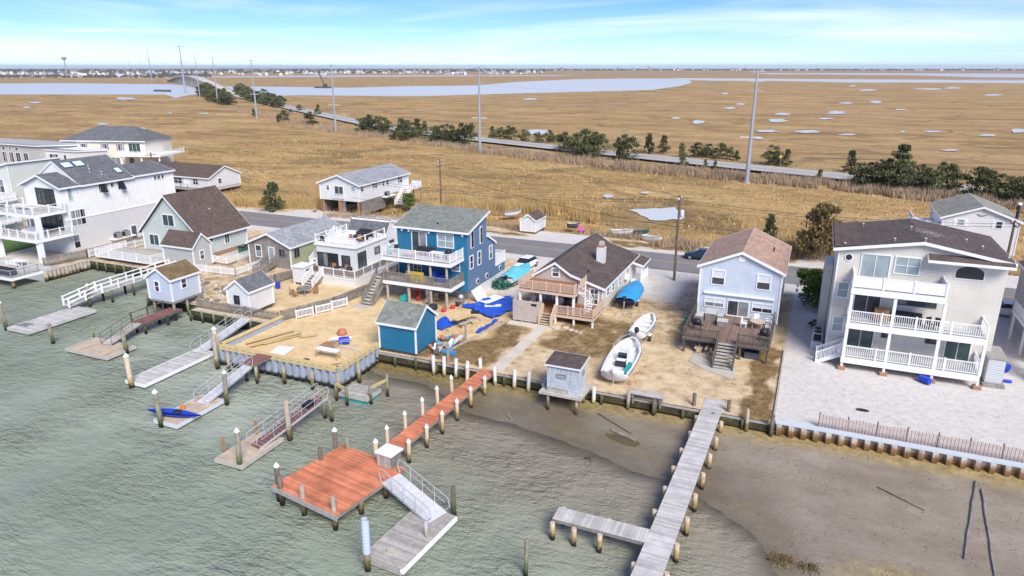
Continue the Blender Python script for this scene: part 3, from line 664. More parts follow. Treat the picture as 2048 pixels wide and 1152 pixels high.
# shoulder verge on both sides, slightly raised fill
# ================================================================ HOUSES
def simple_chair(th_or_none, s, t, z, ang, m, label=None, group=None, sc=1.0):
    c = thing('chair', label, 'chair', (s, t, z), group, ang)
    def bx(*a):
        mb = MB().box(*a); mb.v = [(x * sc + s, y * sc + t, q * sc + z) for x, y, q in mb.v]; return mb
    bx(-.25, .25, -.25, .25, .38, .44).part('seat', m, c); bx(-.25, .25, .2, .26, .44, .95).part('backrest', m, c)
    for a in (-.22, .22):
        for b_ in (-.22, .22): bx(a - .025, a + .025, b_ - .025, b_ + .025, 0, .38).part('leg', m, c)
        bx(a - .03, a + .03, -.25, .22, .6, .64).part('arm', m, c)
    return c
def simple_table(label, s, t, z, r, m, h=.72, rect_=None, group=None):
    c = thing('table', label, 'table', (s, t, z), group)
    mb = MB()
    if rect_: mb.box(s - rect_[0], s + rect_[0], t - rect_[1], t + rect_[1], z + h - .05, z + h)
    else: mb.lathe((s, t, z + h - .05), [(r, 0), (r, .05)], 18)
    mb.part('tabletop', m, c); k = (rect_ or (r * .7, r * .7))
    for a in (-1, 1):
        for b_ in (-1, 1): MB().box(s + a * (k[0] - .08) - .03, s + a * (k[0] - .08) + .03, t + b_ * (k[1] - .08) - .03, t + b_ * (k[1] - .08) + .03, z, z + h - .05).part('leg', m, c)
    return c
def grill(label, s, t, z, m='black_plastic'):
    c = thing('grill', label, 'grill', (s, t, z))
    MB().lathe((s, t, z + .6), [(.2, 0), (.36, .12), (.38, .3), (.3, .5), (.1, .6)], 12).part('hood', m, c)
    MB().box(s - .55, s + .55, t - .25, t + .25, z + .55, z + .6).part('shelf', m, c)
    for a in (-.3, .3): MB().box(s + a - .03, s + a + .03, t - .2, t + .2, z, z + .55).part('leg', m, c)
def sofa(label, s0, s1, t0, t1, z, m):
    c = thing('sofa', label, 'sofa', ((s0 + s1) / 2, (t0 + t1) / 2, z))
    MB().box(s0, s1, t0, t1, z + .05, z + .42).part('seat', m, c); MB().box(s0, s1, t1 - .22, t1, z + .42, z + .85).part('backrest', m, c)
    for a, b_ in ((s0, s0 + .2), (s1 - .2, s1)): MB().box(a, b_, t0, t1 - .22, z + .42, z + .62).part('arm', m, c)
def ac_unit(label, s, t, z, sz=.42):
    c = thing('air_conditioner', label, 'air conditioner', (s, t, z))
    MB().box(s - sz, s + sz, t - sz, t + sz, z, z + sz * 2).part('casing', 'metal', c)
    MB().lathe((s, t, z + sz * 2), [(sz * .8, 0), (sz * .8, .03), (sz * .5, .05)], 12).part('fan_grille', 'black_plastic', c)
    MB().box(s - sz * .8, s + sz * .8, t - sz - .02, t - sz, z + .1, z + sz * 1.8).part('louver', 'black_plastic', c)
def vent_pipe(th, s, t, z, h=.5, m='white_trim', r=.07): MB().lathe((s, t, z), [(r, 0), (r, h), (r * 1.6, h), (r * 1.6, h + .1)], 8).part('vent_pipe', m, th)

# ---- white three level house with decks
a = thing('house', 'tall white house with three stacked front decks and skylights at the left', 'house', (-98.7, 63.3, 1.7))
MB().box(-102.5, -94.8, 63.3, 82.2, 1.7, 6.7).part('lower_wall', 'grey_siding', a)
MB().prism([(-102.5, 6.7), (-94.8, 6.7), (-94.8, 11.3), (-98.65, 12.75), (-102.5, 11.3)], 't', 63.3, 66.1).part('upper_wall', 'white_batten', a)
MB().prism([(-104.4, 6.7), (-94.8, 6.7), (-94.8, 11.3), (-99.6, 14.2), (-104.4, 11.3)], 't', 66.1, 74.4).part('upper_wall', 'white_batten', a)
MB().prism([(-104.4, 6.7), (-94.8, 6.7), (-94.8, 11.3), (-99.6, 12.4), (-104.4, 11.3)], 't', 74.4, 82.2).part('upper_wall', 'white_batten', a)
bt = MB()
for i in range(46): fb(bt, 'r', -94.8, 63.5 + i * .41, 63.54 + i * .41, 6.75, 11.2, 0, .03)
bt.part('battens', 'white_batten', a, kind='stuff')
fb(MB(), 'r', -94.8, 63.2, 82.3, 6.6, 6.8, -.02, .06).part('band_board', 'white_trim', a)
roof(a, [(-102.5, 11.3), (-98.65, 12.75), (-94.8, 11.3)], 't', 63.3, 65.6, 'roof_grey', oh=.45)
roof(a, [(-104.4, 11.3), (-99.6, 14.2), (-94.8, 11.3)], 't', 66.4, 74.3, 'roof_grey', oh=.4)
roof(a, [(-104.4, 11.3), (-99.6, 12.4), (-94.8, 11.3)], 't', 75.2, 81.9, 'roof_grey', oh=.4)
for t0, s0, w in ((66.6, -98.9, 1.5), (68.4, -98.9, 1.5), (73.0, -96.6, 1.0)):
    z = lambda s: 11.3 + (-94.8 - s) * .604 + .17
    f = MB().add([(s0, t0, z(s0)), (s0 + 1.1, t0, z(s0 + 1.1)), (s0 + 1.1, t0 + w, z(s0 + 1.1)), (s0, t0 + w, z(s0)), (s0, t0, z(s0) + .12), (s0 + 1.1, t0, z(s0 + 1.1) + .12), (s0 + 1.1, t0 + w, z(s0 + 1.1) + .12), (s0, t0 + w, z(s0) + .12)], [(4, 5, 6, 7), (0, 1, 5, 4), (1, 2, 6, 5), (2, 3, 7, 6), (3, 0, 4, 7)]).part('skylight', 'dark_door', a)
    e = .1; q = [(s0 + e, t0 + e), (s0 + 1.1 - e, t0 + e), (s0 + 1.1 - e, t0 + w - e), (s0 + e, t0 + w - e)]
    MB().add([(x, y, z(x) + .135) for x, y in q], [(0, 1, 2, 3)]).part('pane', 'skylight', f)
for s, t in ((-97.3, 69.8), (-96.6, 69.4), (-95.8, 70.6)): vent_pipe(a, s, t, 11.4 + (-94.8 - s) * .604, .45)
window(a, 'f', 63.3, -99.9, -96.2, 8.75, 10.9, 4, 1, 'black_frame', name='sliding_door')
window(a, 'f', 63.3, -100.3, -95.5, 5.35, 7.4, 4, 1, 'black_frame', name='sliding_door')
window(a, 'r', -94.8, 64.15, 66.2, 5.75, 7.85, 3, 1); window(a, 'r', -94.8, 63.9, 64.75, 2.6, 4.4, 1, 2); window(a, 'r', -94.8, 64.25, 64.9, 9.35, 11.05, 1, 1, glass='glass_pale')
for t in (70.05, 70.95, 78.45, 79.15, 79.85): window(a, 'r', -94.8, t, t + .5, 10.25, 10.8, 1, 1, 'white_trim')
for t in (69.1, 72.1):
    f = MB().beam((-94.75, t + .4, 11.2), (-94.0, t + .4, 9.75), .85, .06).part('awning_window', 'black_frame', a)
    fb(MB(), 'r', -94.8, t, t + .8, 9.7, 11.2, -.02, .02).part('pane', 'glass', f)
door(a, 'r', -94.8, 73.1, 74.0, 1.9, 3.9, 'dark_door')
MB().box(-94.78, -93.7, 69.3, 73.0, 2.62, 2.76).part('bracket_shelf', 'white_trim', a)
for z, s0, s1, t0 in ((5.1, -103, -93.6, 58.0), (8.3, -103.2, -94.2, 58.6)):
    MB().box(s0, s1, t0, 63.28, z - .4, z).part('deck', 'white_trim', a); planks(a, s0 + .1, s1 - .1, t0 + .1, 63.25, z + .045, 'grey_plank', 's', w=.3)
    railing(a, [(s0 + .15, 63.2, z + .05), (s0 + .15, t0 + .15, z + .05), (s1 - .15, t0 + .15, z + .05), (s1 - .15, 63.2, z + .05)], 1.0, 'white_vinyl', 1.9, style='cable', pw=.16)
for s in (-94.0, -102.6):
    MB().box(s - .3, s + .3, 58.3, 58.9, 1.9, 4.7).part('column', 'white_trim', a); MB().box(s - .28, s + .28, 58.7, 59.25, 5.1, 7.9).part('column', 'white_trim', a)
sofa('white cushioned sofa on the middle deck of the white house', -99.5, -96.6, 60.0, 61.2, 5.15, 'white_trim')
simple_table('long white table on the top deck of the white house', -99.5, 60.6, 8.35, .6, 'white_trim', rect_=(1.3, .45))
gd = thing('waterside_deck', 'white edged deck on posts over the water below the white house', 'deck', (-97, 56, 1.9))
MB().box(-104, -90.3, 52.0, 58.0, 1.55, 1.86).part('frame', 'white_trim', gd); planks(gd, -104, -90.35, 52.05, 58, 1.905, 'grey_plank', 's', w=.3)
MB().box(-104, -92.9, 58.02, 63.25, 1.72, 1.88).part('patio_slab', 'concrete', gd)
railing(gd, [(-104, 52.15, 1.9), (-90.5, 52.15, 1.9), (-90.5, 55.6, 1.9)], .95, 'metal', 2.2, style='cable', pw=.09)
for s in (-91, -96, -101): pile_part(gd, s, 52.5, -1.8, 1.55, .2, 'pile_tan', name='post')
for k, (s, t) in enumerate(((-97.2, 53.6), (-100.3, 53.6))):
    p = thing('picnic_table', ('dark picnic table nearer the white house column' if k == 0 else 'dark picnic table at the far left of the waterside deck'), 'picnic table', (s, t, 1.9))
    MB().box(s - .9, s + .9, t - .35, t + .35, 2.6, 2.66).part('tabletop', 'dark_door', p)
    for d in (-.7, .7): MB().box(s - .9, s + .9, t + d - .13, t + d + .13, 2.3, 2.35).part('bench', 'dark_door', p)
    for d in (-.6, .6): MB().beam((s + d, t - .75, 1.9), (s + d, t + .2, 2.6), .07, .07).beam((s + d, t + .75, 1.9), (s + d, t - .2, 2.6), .07, .07).part('leg', 'dark_door', p)
sofa('black outdoor sofa by the rail of the waterside deck', -94.6, -91.4, 52.6, 53.5, 1.9, 'dark_fabric')
simple_table('white dining table under the decks of the white house', -95.6, 56.5, 1.9, .6, 'white_trim', rect_=(1.2, .5))
for k, d in enumerate((-.8, 0, .8)): simple_chair(None, -95.6 + d, 55.6, 1.9, math.pi, 'white_trim', 'white chair at the dining table under the white house decks, %s of three' % ('left', 'middle', 'right')[k])
ac_unit('left of two grey air conditioners on the white house shelf', -94.2, 70.3, 2.77); ac_unit('right of two grey air conditioners on the white house shelf', -94.2, 71.7, 2.77)
# ---- pale green house at the far left edge
g = thing('house', 'pale sage sided house at the left edge behind the white decks', 'house', (-119, 68.5, 1.7))
MB().prism([(-124.5, 1.7), (-113.8, 1.7), (-113.8, 12.9), (-124.5, 10.6)], 't', 68.5, 77).part('wall', 'palegreen_siding', g); roof(g, [(-124.5, 10.6), (-113.8, 12.9)], 't', 68.5, 77, 'roof_grey', oh=.3); MB().box(-113.87, -113.73, 68.43, 68.57, 1.7, 12.8).part('corner_board', 'white_trim', g)
window(g, 'f', 68.5, -117.5, -115.5, 8.4, 10.4, 2, 2); window(g, 'f', 68.5, -117.5, -115.5, 4.4, 6.6, 2, 2); window(g, 'f', 68.5, -121.5, -119, 8.4, 10.4, 2, 2)
MB().box(-124.5, -112.8, 64.5, 68.4, 4.0, 4.3).part('deck', 'white_trim', g); railing(g, [(-124.4, 64.6, 4.3), (-112.9, 64.6, 4.3), (-112.9, 68.3, 4.3)], 1.0)
MB().box(-124.5, -112.8, 64.5, 68.4, 7.4, 7.7).part('deck', 'white_trim', g); railing(g, [(-124.4, 64.6, 7.7), (-112.9, 64.6, 7.7), (-112.9, 68.3, 7.7)], 1.0, style='solid')
for s in (-124, -118.5, -113.2): MB().box(s - .15, s + .15, 64.7, 65, 1.7, 7.4).part('column', 'white_trim', g)
MB().add([(-130, 57, 1.78), (-105, 57, 1.78), (-105, 66, 1.78), (-130, 66, 1.78)], [(0, 1, 2, 3)]).struct('lawn', 'lawn')
# ---- grey and white house at top left
g = thing('house', 'grey and white house with low white roof at the top left corner', 'house', (-186, 117, 1.7))
MB().box(-215, -181, 117, 128, 1.7, 8.0).part('wall', 'stone_siding', g); roof(g, [(117, 8.05), (128, 7.3)], 's', -215, -181, 'roof_light', oh=.5)
MB().box(-180.98, -170, 119, 128, 1.7, 6.9).part('wing_wall', 'white_siding', g); roof(g, [(119, 6.95), (128, 6.4)], 's', -180.7, -170, 'roof_light', oh=.25, name='wing_roof')
for s in (-195, -192.4, -189.6, -186.6): window(g, 'f', 117, s, s + 1.7, 3.6, 6.1, 2, 1)
for s in (-194.6, -192, -189.4): window(g, 'f', 117, s, s + 1.1, 6.7, 7.4, 1, 1)
window(g, 'f', 119, -179.5, -176.3, 3.4, 6.0, 3, 1); window(g, 'f', 119, -174.2, -173.2, 4.4, 6.0, 1, 1)
# ---- cream hip roofed house
g = thing('house', 'cream house with grey hip roof and white side deck beyond the street', 'house', (-173.5, 130, 1.7), rot=R(17))
s0, s1, t0, t1 = -185, -162, 130, 142
MB().box(s0, s1, t0, t1, 1.7, 8.6).part('wall', 'cream_siding', g)
e = .6; MB().add([(s0 - e, t0 - e, 8.55), (s1 + e, t0 - e, 8.55), (s1 + e, t1 + e, 8.55), (s0 - e, t1 + e, 8.55), (s0 + 6.3, (t0 + t1) / 2, 11.9), (s1 - 6.3, (t0 + t1) / 2, 11.9)], [(0, 1, 5, 4), (1, 2, 5), (2, 3, 4, 5), (3, 0, 4), (3, 2, 1, 0)]).part('roof', 'roof_grey', g)
MB().box(s0 - e, s1 + e, t0 - e - .03, t0 - e, 8.35, 8.6).part('fascia', 'white_trim', g)
for s in (-184, -180, -174, -169.6):
    w = window(g, 'f', t0, s, s + 1.2, 6.1, 7.7, 2, 1)
    for d in (-.5, 1.32): fb(MB(), 'f', t0, s + d, s + d + .38, 6.0, 7.8, 0, .05).part('shutter', 'roof_light', w)
window(g, 'f', t0, -166.6, -163.4, 5.6, 7.9, 3, 1, glass='glass_green', name='sliding_door'); window(g, 'f', t0, -172, -169.6, 2.2, 4.2, 2, 1); window(g, 'f', t0, -167, -165.6, 2.2, 4.2, 1, 1)
MB().box(-167.5, -156, 126.5, 129.95, 4.9, 5.2).part('deck', 'white_trim', g); MB().box(-161.9, -156, 130, 138, 4.9, 5.2).part('deck', 'white_trim', g)
railing(g, [(-167.4, 129.9, 5.2), (-167.4, 126.6, 5.2), (-156.1, 126.6, 5.2), (-156.1, 138, 5.2)], 1.05, bal=.3)
for s in (-167, -161.5, -156.5): MB().box(s - .15, s + .15, 126.8, 127.1, 1.7, 4.9).part('post', 'white_trim', g)
# ---- white ranch with brown roof
g = thing('house', 'low white ranch house with brown gable roof beside the marsh at left', 'house', (-127, 112, 1.7))
gable_house(g, -137, -118.6, 111.7, 120.6, 2.2, 4.5, 6.5, 's', 'white_siding', 'roof_brown', fz=1.6)
for s, w in ((-134, 2.2), (-128.8, 2.4), (-123.2, 1.4)):
    q = window(g, 'f', 111.7, s, s + w, 2.9, 4.1, 2, 2)
    for d in (-.55, w + .12): fb(MB(), 'f', 111.7, s + d, s + d + .42, 2.8, 4.2, 0, .05).part('shutter', 'ice_siding', q)
door(g, 'f', 111.7, -125.6, -124.7, 2.3, 4.2); window(g, 'r', -118.6, 114.2, 115.1, 3.0, 4.0, 1, 2)
MB().box(-131, -122.6, 109.6, 111.6, 2.0, 2.25).part('porch', 'weathered_plank', g); railing(g, [(-131, 111.5, 2.25), (-131, 109.7, 2.25), (-122.7, 109.7, 2.25)], .95, 'weathered', style='none')
# ---- sage gable house
g = thing('house', 'sage green house with steep brown gable roof left of the weathered cottage', 'house', (-80.5, 68, 1.7))
gable_house(g, -85.9, -75.1, 68, 76.4, 2.5, 5.3, 10.4, 't', 'sage_siding', 'roof_brown', oh=.5, fz=1.6, fmat='brick', ridge=-80.5)
window(g, 'f', 68, -81.6, -79.6, 6.25, 7.75, 2, 1, glass='glass_green'); window(g, 'f', 68, -84.7, -83, 3.25, 4.7, 2, 1, glass='glass_green'); door(g, 'f', 68, -81.3, -80.4, 2.55, 4.6)
window(g, 'r', -75.1, 72.2, 73, 3.35, 5.0, 2, 1, glass='glass_green'); window(g, 'r', -75.1, 69.3, 70, 4.1, 4.9, 1, 1, glass='glass_green')
vent_pipe(g, -77.6, 72.5, 7.5, .5)
MB().box(-89.5, -79, 62.9, 67.9, 2.2, 2.4).part('terrace', 'white_trim', g); planks(g, -89.4, -79.1, 63, 67.9, 2.445, 'weathered_plank', 's', w=.3)
railing(g, [(-89.5, 67.8, 2.4), (-89.5, 63, 2.4), (-79, 63, 2.4), (-79, 65, 2.4)], .95, every=2.4, bal=.17)
MB().box(-74.9, -70.5, 69.5, 76, 1.72, 2.0).part('side_terrace', 'concrete', g); railing(g, [(-72.9, 67.6, 2.0), (-70.5, 67.6, 2.0), (-70.5, 76, 2.0)], .95)
stairs(g, 67.7, 68.7, -72.9, 2.0, -74.6, 3.2, 4, 'white_trim', 'white_trim', axis='s')
for k, t in enumerate((72.6, 73.8)):
    b = thing('trash_bin', 'dark green wheeled bin %s the sage house side terrace' % ('nearer the steps on' if k == 0 else 'nearer the street on'), 'bin', (-72.6, t, 2.0))
    MB().prism([(-72.9, 2.06), (-72.3, 2.06), (-72.2, 2.95), (-73, 2.95)], 't', t - .3, t + .3).part('body', 'green_plastic', b); MB().box(-73.05, -72.15, t - .34, t + .34, 2.95, 3.05).part('lid', 'black_plastic', b)
    MB().tube((-72.9, t - .3, 2.1), (-72.9, t + .3, 2.1), .1).part('wheel', 'rubber', b)
x = thing('shed', 'grey sided shed with brown roof in front of the sage house', 'shed', (-75.5, 66, 1.7))
gable_house(x, -78.2, -72.9, 64.5, 67.5, 1.9, 4.75, 6.25, 's', 'stone_siding', 'roof_brown', oh=.22, fz=1.5); window(x, 'r', -72.9, 65.6, 66.2, 2.9, 4.0, 1, 2)
# picket fence along the water by the sage house
def picket(name, label, pts, h=1.0, m='white_vinyl', step=.16, w=.08, zb=0):
    f = thing(name, label, 'fence', (pts[0][0], pts[0][1], pts[0][2]))
    r = MB(); p = MB()
    for a_, b_ in zip(pts, pts[1:]):
        va, vb = Vector(a_), Vector(b_); L = (vb - va).length; k = max(1, int(L / step)); up = Vector((0, 0, 1))
        r.beam(va + up * (.25 * h), vb + up * (.25 * h), .05, .07); r.beam(va + up * (.8 * h), vb + up * (.8 * h), .05, .07)
        d = (vb - va).normalized(); sd = Vector((-d.y, d.x, 0)) * .04
        for i in range(k + 1):
            q = va.lerp(vb, i / k) + sd; e = d * (w / 2); hh_ = h * random.uniform(.97, 1.03)
            p.beam(q + up * hh_, q + up * .05, w, .02)
        for i in range(max(1, round(L / 2.2)) + 1):
            q = va.lerp(vb, i / max(1, round(L / 2.2))); inst(post_mesh(h + .05, .1, m), 'post', f, q)
    r.part('rail', m, f); p.part('pickets', m, f, kind='stuff'); return f
picket('picket_fence', 'white picket fence along the bank right of the grey shed', [(-73, 64, 1.7), (-66, 64.5, 1.7), (-66, 76, 1.7)], 1.05)
picket('picket_fence', 'white picket fence running back beside the tall white house', [(-91.2, 63.2, 1.8), (-89.9, 72, 1.8)], 1.1)
picket('board_fence', 'brown board fence at the foot of the tall white house', [(-92.2, 57.5, 1.85), (-91.3, 63.0, 1.85), (-90.8, 74, 1.85)], 1.2, 'weathered', .15, .14)
# ---- weathered cottage
g = thing('cottage', 'weathered grey cottage with moss green side and light grey roof', 'house', (-64.6, 69.3, 1.7))
gable_house(g, -68.0, -61.1, 69.3, 81, 1.9, 4.85, 6.3, 't', 'weathered', 'roof_light', oh=.3, fz=1.4)
MB().box(-61.1, -61.04, 69.4, 80.9, 2.1, 4.75).part('side_cladding', 'moss_siding', g)
MB().box(-60.95, -60.9, 69.3, 80.9, 4.75, 4.8).part('gutter', 'white_trim', g)
window(g, 'f', 69.3, -66.8, -65.9, 3.1, 4.6, 1, 2); door(g, 'f', 69.3, -64.6, -63.8, 2.5, 4.5, 'glass_pale'); window(g, 'f', 69.3, -62.9, -61.95, 3.5, 4.45, 2, 1, 'weathered')
window(g, 'r', -61.03, 69.9, 70.9, 3.3, 4.4, 2, 1, 'weathered'); stairs(g, -64.7, -63.6, 66.3, 1.7, 69.2, 2.5, 5, rail='weathered')
# ---- white house with roof deck
g = thing('house', 'white flat fronted house with railed roof deck and black windows', 'house', (-54, 70, 1.7))
MB().box(-57, -51.0, 69.5, 79, 1.9, 5.6).part('wall', 'white_siding', g); MB().box(-57.2, -50.8, 69.3, 76.2, 5.6, 5.85).part('deck_edge', 'white_trim', g)
MB().prism([(76.2, 5.6), (79, 5.6), (79, 7.4), (77.4, 7.6), (76.2, 5.9)], 's', -57, -51).part('rear_wall', 'white_siding', g)
roof(g, [(76.25, 5.95), (77.5, 7.55), (79.4, 7.0)], 's', -57, -51, 'roof_grey', oh=.12, ext=False)
planks(g, -57, -51, 69.5, 76.1, 5.9, 'white_trim', 's', w=.3)
railing(g, [(-57, 76, 5.9), (-57, 69.5, 5.9), (-51, 69.5, 5.9), (-51, 76, 5.9)], 1.0, every=2.0, style='none', pw=.14)
fb(MB(), 'f', 69.5, -55.5, -51.1, 5.95, 6.75, -.03, .03).part('parapet', 'white_vinyl', g)
window(g, 'f', 69.5, -56.8, -53.8, 2.95, 4.6, 4, 1, 'black_frame', name='sliding_door'); window(g, 'f', 69.5, -53.1, -52.0, 3.0, 4.5, 1, 1, 'black_frame')
window(g, 'r', -51, 69.9, 71.5, 2.85, 4.85, 2, 1, 'black_frame', name='sliding_door'); window(g, 'r', -51, 73.6, 74.6, 4.0, 4.75, 1, 1, 'black_frame'); window(g, 'r', -51, 77.1, 78, 3.1, 4.9, 1, 1, 'black_frame')
MB().box(-55.4, -49.0, 66.3, 69.4, 2.6, 2.75).box(-50.95, -49, 69.4, 79, 2.6, 2.75).part('deck', 'white_trim', g); planks(g, -55.4, -49.05, 66.3, 69.4, 2.8, 'grey_plank', 's', w=.28)
MB().box(-55.35, -49.05, 66.35, 69.4, 1.6, 2.58).box(-51, -49.05, 69.4, 79, 1.6, 2.58).part('skirt', 'white_siding', g)
railing(g, [(-53.7, 66.4, 2.8), (-49.1, 66.4, 2.8), (-49.1, 79, 2.8)], .95, every=1.8, style='solid', glass='weathered')
stairs(g, -55.2, -53.8, 64.2, 1.7, 66.3, 2.75, 5, rail='white_vinyl'); stairs(g, -58.2, -57.2, 69.5, 2.8, 75, 5.8, 10, 'white_trim', 'white_trim', rail='white_vinyl')
sofa('dark sofa on the roof deck beside the mansard', -54.2, -52.2, 74.2, 75.2, 5.92, 'dark_fabric'); sofa('dark sofa near the right rail of the roof deck', -53.3, -51.6, 72.3, 73.2, 5.92, 'dark_fabric')
for k, (s, t) in enumerate(((-53.0, 71.2), (-51.7, 71.6), (-51.6, 74.6))): simple_chair(None, s, t, 5.92, k, 'wicker', 'brown wicker chair %s on the roof deck' % ('in the middle', 'by the right rail', 'at the back corner')[k])
for k, (s, t) in enumerate(((-56.3, 70.1), (-55.5, 70.1))): simple_chair(None, s, t, 5.92, math.pi, 'black_plastic', 'black chair at the front left rail of the roof deck, %s of two' % ('left', 'right')[k])
simple_table('round dark table on the lower deck by the black windows', -52.6, 67.8, 2.82, .55, 'black_plastic'); grill('black covered grill on the lower deck corner of the roof deck house', -50.4, 67.2, 2.82)
for k, s in enumerate((-53.6, -51.7)): simple_chair(None, s, 68.2, 2.82, 0, 'wicker', 'brown chair %s the round dark table' % ('left of', 'right of')[k])
b = thing('outdoor_shower', 'white boxy outdoor shower beside the beach steps', 'shower', (-56, 65.5, 1.7))
MB().box(-57.0, -55.5, 64.7, 66.6, 2.0, 3.9).part('wall', 'white_siding', b); MB().box(-57.15, -55.35, 64.55, 66.75, 3.9, 4.0).part('roof', 'white_trim', b); fb(MB(), 'r', -55.5, 65.4, 66.2, 3.3, 3.5, 0, .03).part('vent', 'black_plastic', b)
for s in (-56.9, -55.6):
    for t in (64.8, 66.5): MB().box(s - .07, s + .07, t - .07, t + .07, 1.6, 2.0).part('leg', 'white_trim', b)
# ---- white beach shed and light blue shed on piles
b = thing('shed', 'small white shed with grey roof behind the picket fence', 'shed', (-55, 55, 1.7))
gable_house(b, -56.3, -53.3, 53.5, 57.1, 2.15, 4.45, 5.5, 't', 'white_siding', 'roof_grey', oh=.2); window(b, 'f', 53.5, -55.3, -54.7, 2.95, 3.75, 1, 2, 'black_frame')
MB().box(-56.2, -53.4, 53.6, 57, 1.95, 2.15).part('sill_beam', 'dark_wood', b)
for s in (-56.1, -53.5):
    for t in (53.8, 55.3, 56.8): MB().box(s - .1, s + .1, t - .1, t + .1, 1.5, 1.95).part('pier', 'dark_wood', b)
b = thing('shed', 'light blue shed with mossy brown roof on posts over the water', 'shed', (-64, 53.5, 0))
gable_house(b, -66.0, -62.5, 51.8, 55.6, 2.6, 5.1, 6.15, 't', 'ice_siding', 'roof_moss', oh=.2); window(b, 'f', 51.8, -64.9, -64.3, 3.6, 4.7, 1, 2); window(b, 'r', -62.5, 53.2, 53.8, 3.8, 4.75, 1, 2)
MB().box(-66, -62.5, 51.8, 55.6, 2.35, 2.6).part('sill_beam', 'weathered', b)
for s in (-65.8, -62.7):
    for t in (52, 53.8, 55.4): pile_part(b, s, t, -1.5 if t < 55 else 1, 2.35, .16, 'pile_green', name='post')
# ---- stilt house across the street
g = thing('house', 'white ranch raised over an open garage across the street', 'house', (-78.2, 103, 1.7))
gable_house(g, -82.5, -74.0, 103, 119.6, 4.05, 7.1, 8.6, 't', 'white_siding', 'roof_light', oh=.45)
MB().box(-74.15, -74.0, 103.1, 111.2, 1.7, 4.0).box(-82.4, -82.2, 103.1, 119, 1.7, 4.0).box(-82.2, -74.2, 111.0, 111.2, 1.7, 4.0).part('garage_wall', 'weathered', g)
for s in (-82.3, -78.4, -74.3): MB().box(s - .3, s + .3, 103.1, 103.6, 1.7, 4.03).part('pier', 'wicker', g)
MB().box(-79.4, -78.6, 105, 105.2, 1.7, 3.7).part('inner_door', 'white_trim', g)
window(g, 'f', 103, -79.2, -77.4, 5.0, 6.6, 2, 1, glass='glass_green', name='sliding_door'); railing(g, [(-79.5, 102.75, 4.4), (-77.1, 102.75, 4.4)], .9)
window(g, 'f', 103, -81.0, -80.4, 5.95, 6.7, 1, 2); window(g, 'f', 103, -75.6, -74.7, 5.95, 6.7, 1, 2, glass='glass_pale')
for t, w in ((103.5, .9), (107.1, 1.7), (110.4, .7), (111.8, .7), (115.7, 1.7)): window(g, 'r', -74.0, t, t + w, 5.6 if t > 115 else 5.85, 6.75, 2 if w > 1 else 1, 2)
MB().box(-73.98, -73, 110, 113.6, 3.75, 3.9).part('bracket_shelf', 'white_trim', g); ac_unit('dark air conditioner on a shelf of the raised ranch', -73.5, 111.2, 3.9)
MB().box(-73.9, -71.8, 117.6, 121, 4.2, 4.4).part('landing', 'white_trim', g); railing(g, [(-71.9, 117.7, 4.4), (-71.9, 121, 4.4), (-73.9, 121, 4.4)], 1.0, style='solid'); stairs(g, -73.6, -72.2, 113.8, 1.7, 117.6, 4.35, 10, 'white_trim', 'white_trim', rail='white_vinyl')
for s in (-72, -73.6): MB().box(s - .08, s + .08, 120.8, 120.96, 1.5, 4.2).part('post', 'weathered', g)
for k, (s, t) in enumerate(((-83.4, 102.2), (-74.2, 101.6))):
    b = thing('grass_clump', 'round tan ornamental grass at the %s garage pier' % ('left', 'right')[k], 'plant', (s, t, 1.7)); mb = MB()
    for i in range(160):
        q = random.uniform(0, 6.28); r = random.uniform(.1, .75); h = random.uniform(.4, .9) * (1 - r * .4); mb.add([(s + .15 * math.cos(q), t + .15 * math.sin(q), 1.68), (s + .15 * math.cos(q + .4), t + .15 * math.sin(q + .4), 1.68), (s + r * math.cos(q), t + r * math.sin(q), 1.7 + h)], [(0, 1, 2)])
    mb.part('blades', 'new_lumber', b)
# ---- blue house
g = thing('house', 'tall blue house with green grey sloping roof and stacked front decks', 'house', (-38.5, 66.7, 1.7))
MB().prism([(66.7, 3.0), (74, 3.0), (74, 7.0), (71.55, 8.3), (71.55, 11.05), (66.7, 9.75)], 's', -43.0, -34.1).part('wall', 'blue_siding', g)
MB().prism([(66.75, 3.02), (73.95, 3.02), (73.95, 6.95), (71.5, 8.25), (71.5, 10.95), (66.75, 9.7)], 's', -34.1, -34.04).part('side_cladding', 'slate_siding', g)
MB().box(-42.9, -34.1, 68.6, 76.9, 1.6, 2.98).part('foundation', 'white_siding', g)
MB().box(-42.9, -34.1, 74.02, 76.9, 3.0, 4.1).part('rear_wall', 'slate_siding', g); MB().box(-43, -34, 74, 77, 4.1, 4.25).part('rear_deck', 'white_trim', g); railing(g, [(-34.1, 74.3, 4.25), (-34.1, 76.9, 4.25), (-42.9, 76.9, 4.25)], 1.15)
roof(g, [(66.7, 9.8), (71.6, 11.12)], 's', -43, -34.1, 'roof_green', oh=.35); roof(g, [(71.75, 8.3), (74, 7.05)], 's', -43, -34.1, 'roof_green', oh=.2, ext=False)
vent_pipe(g, -38.2, 67.6, 9.9, .4, 'black_plastic')
for z in (6.95, 4.2):
    MB().box(-43.2, -34.5, 63.5, 66.68, z - .38, z).part('deck', 'white_trim', g); planks(g, -43.2, -34.55, 63.5, 66.6, z + .045, 'grey_plank' if z > 5 else 'weathered_plank', 's', w=.28)
    railing(g, [(-43.1, 66.6, z + .05), (-43.1, 63.6, z + .05), (-34.6, 63.6, z + .05), (-34.6, 66.6, z + .05)], 1.0, 'white_vinyl' if z > 5 else 'weathered', 1.9, .16)
for s in (-42.8, -40.0, -37.2, -35.2):
    pile_part(g, s, 63.8, 1.5, 3.82, .17, 'pile_wood', name='post'); pile_part(g, s, 63.9, 4.25, 6.57, .15, 'pile_wood', name='post')
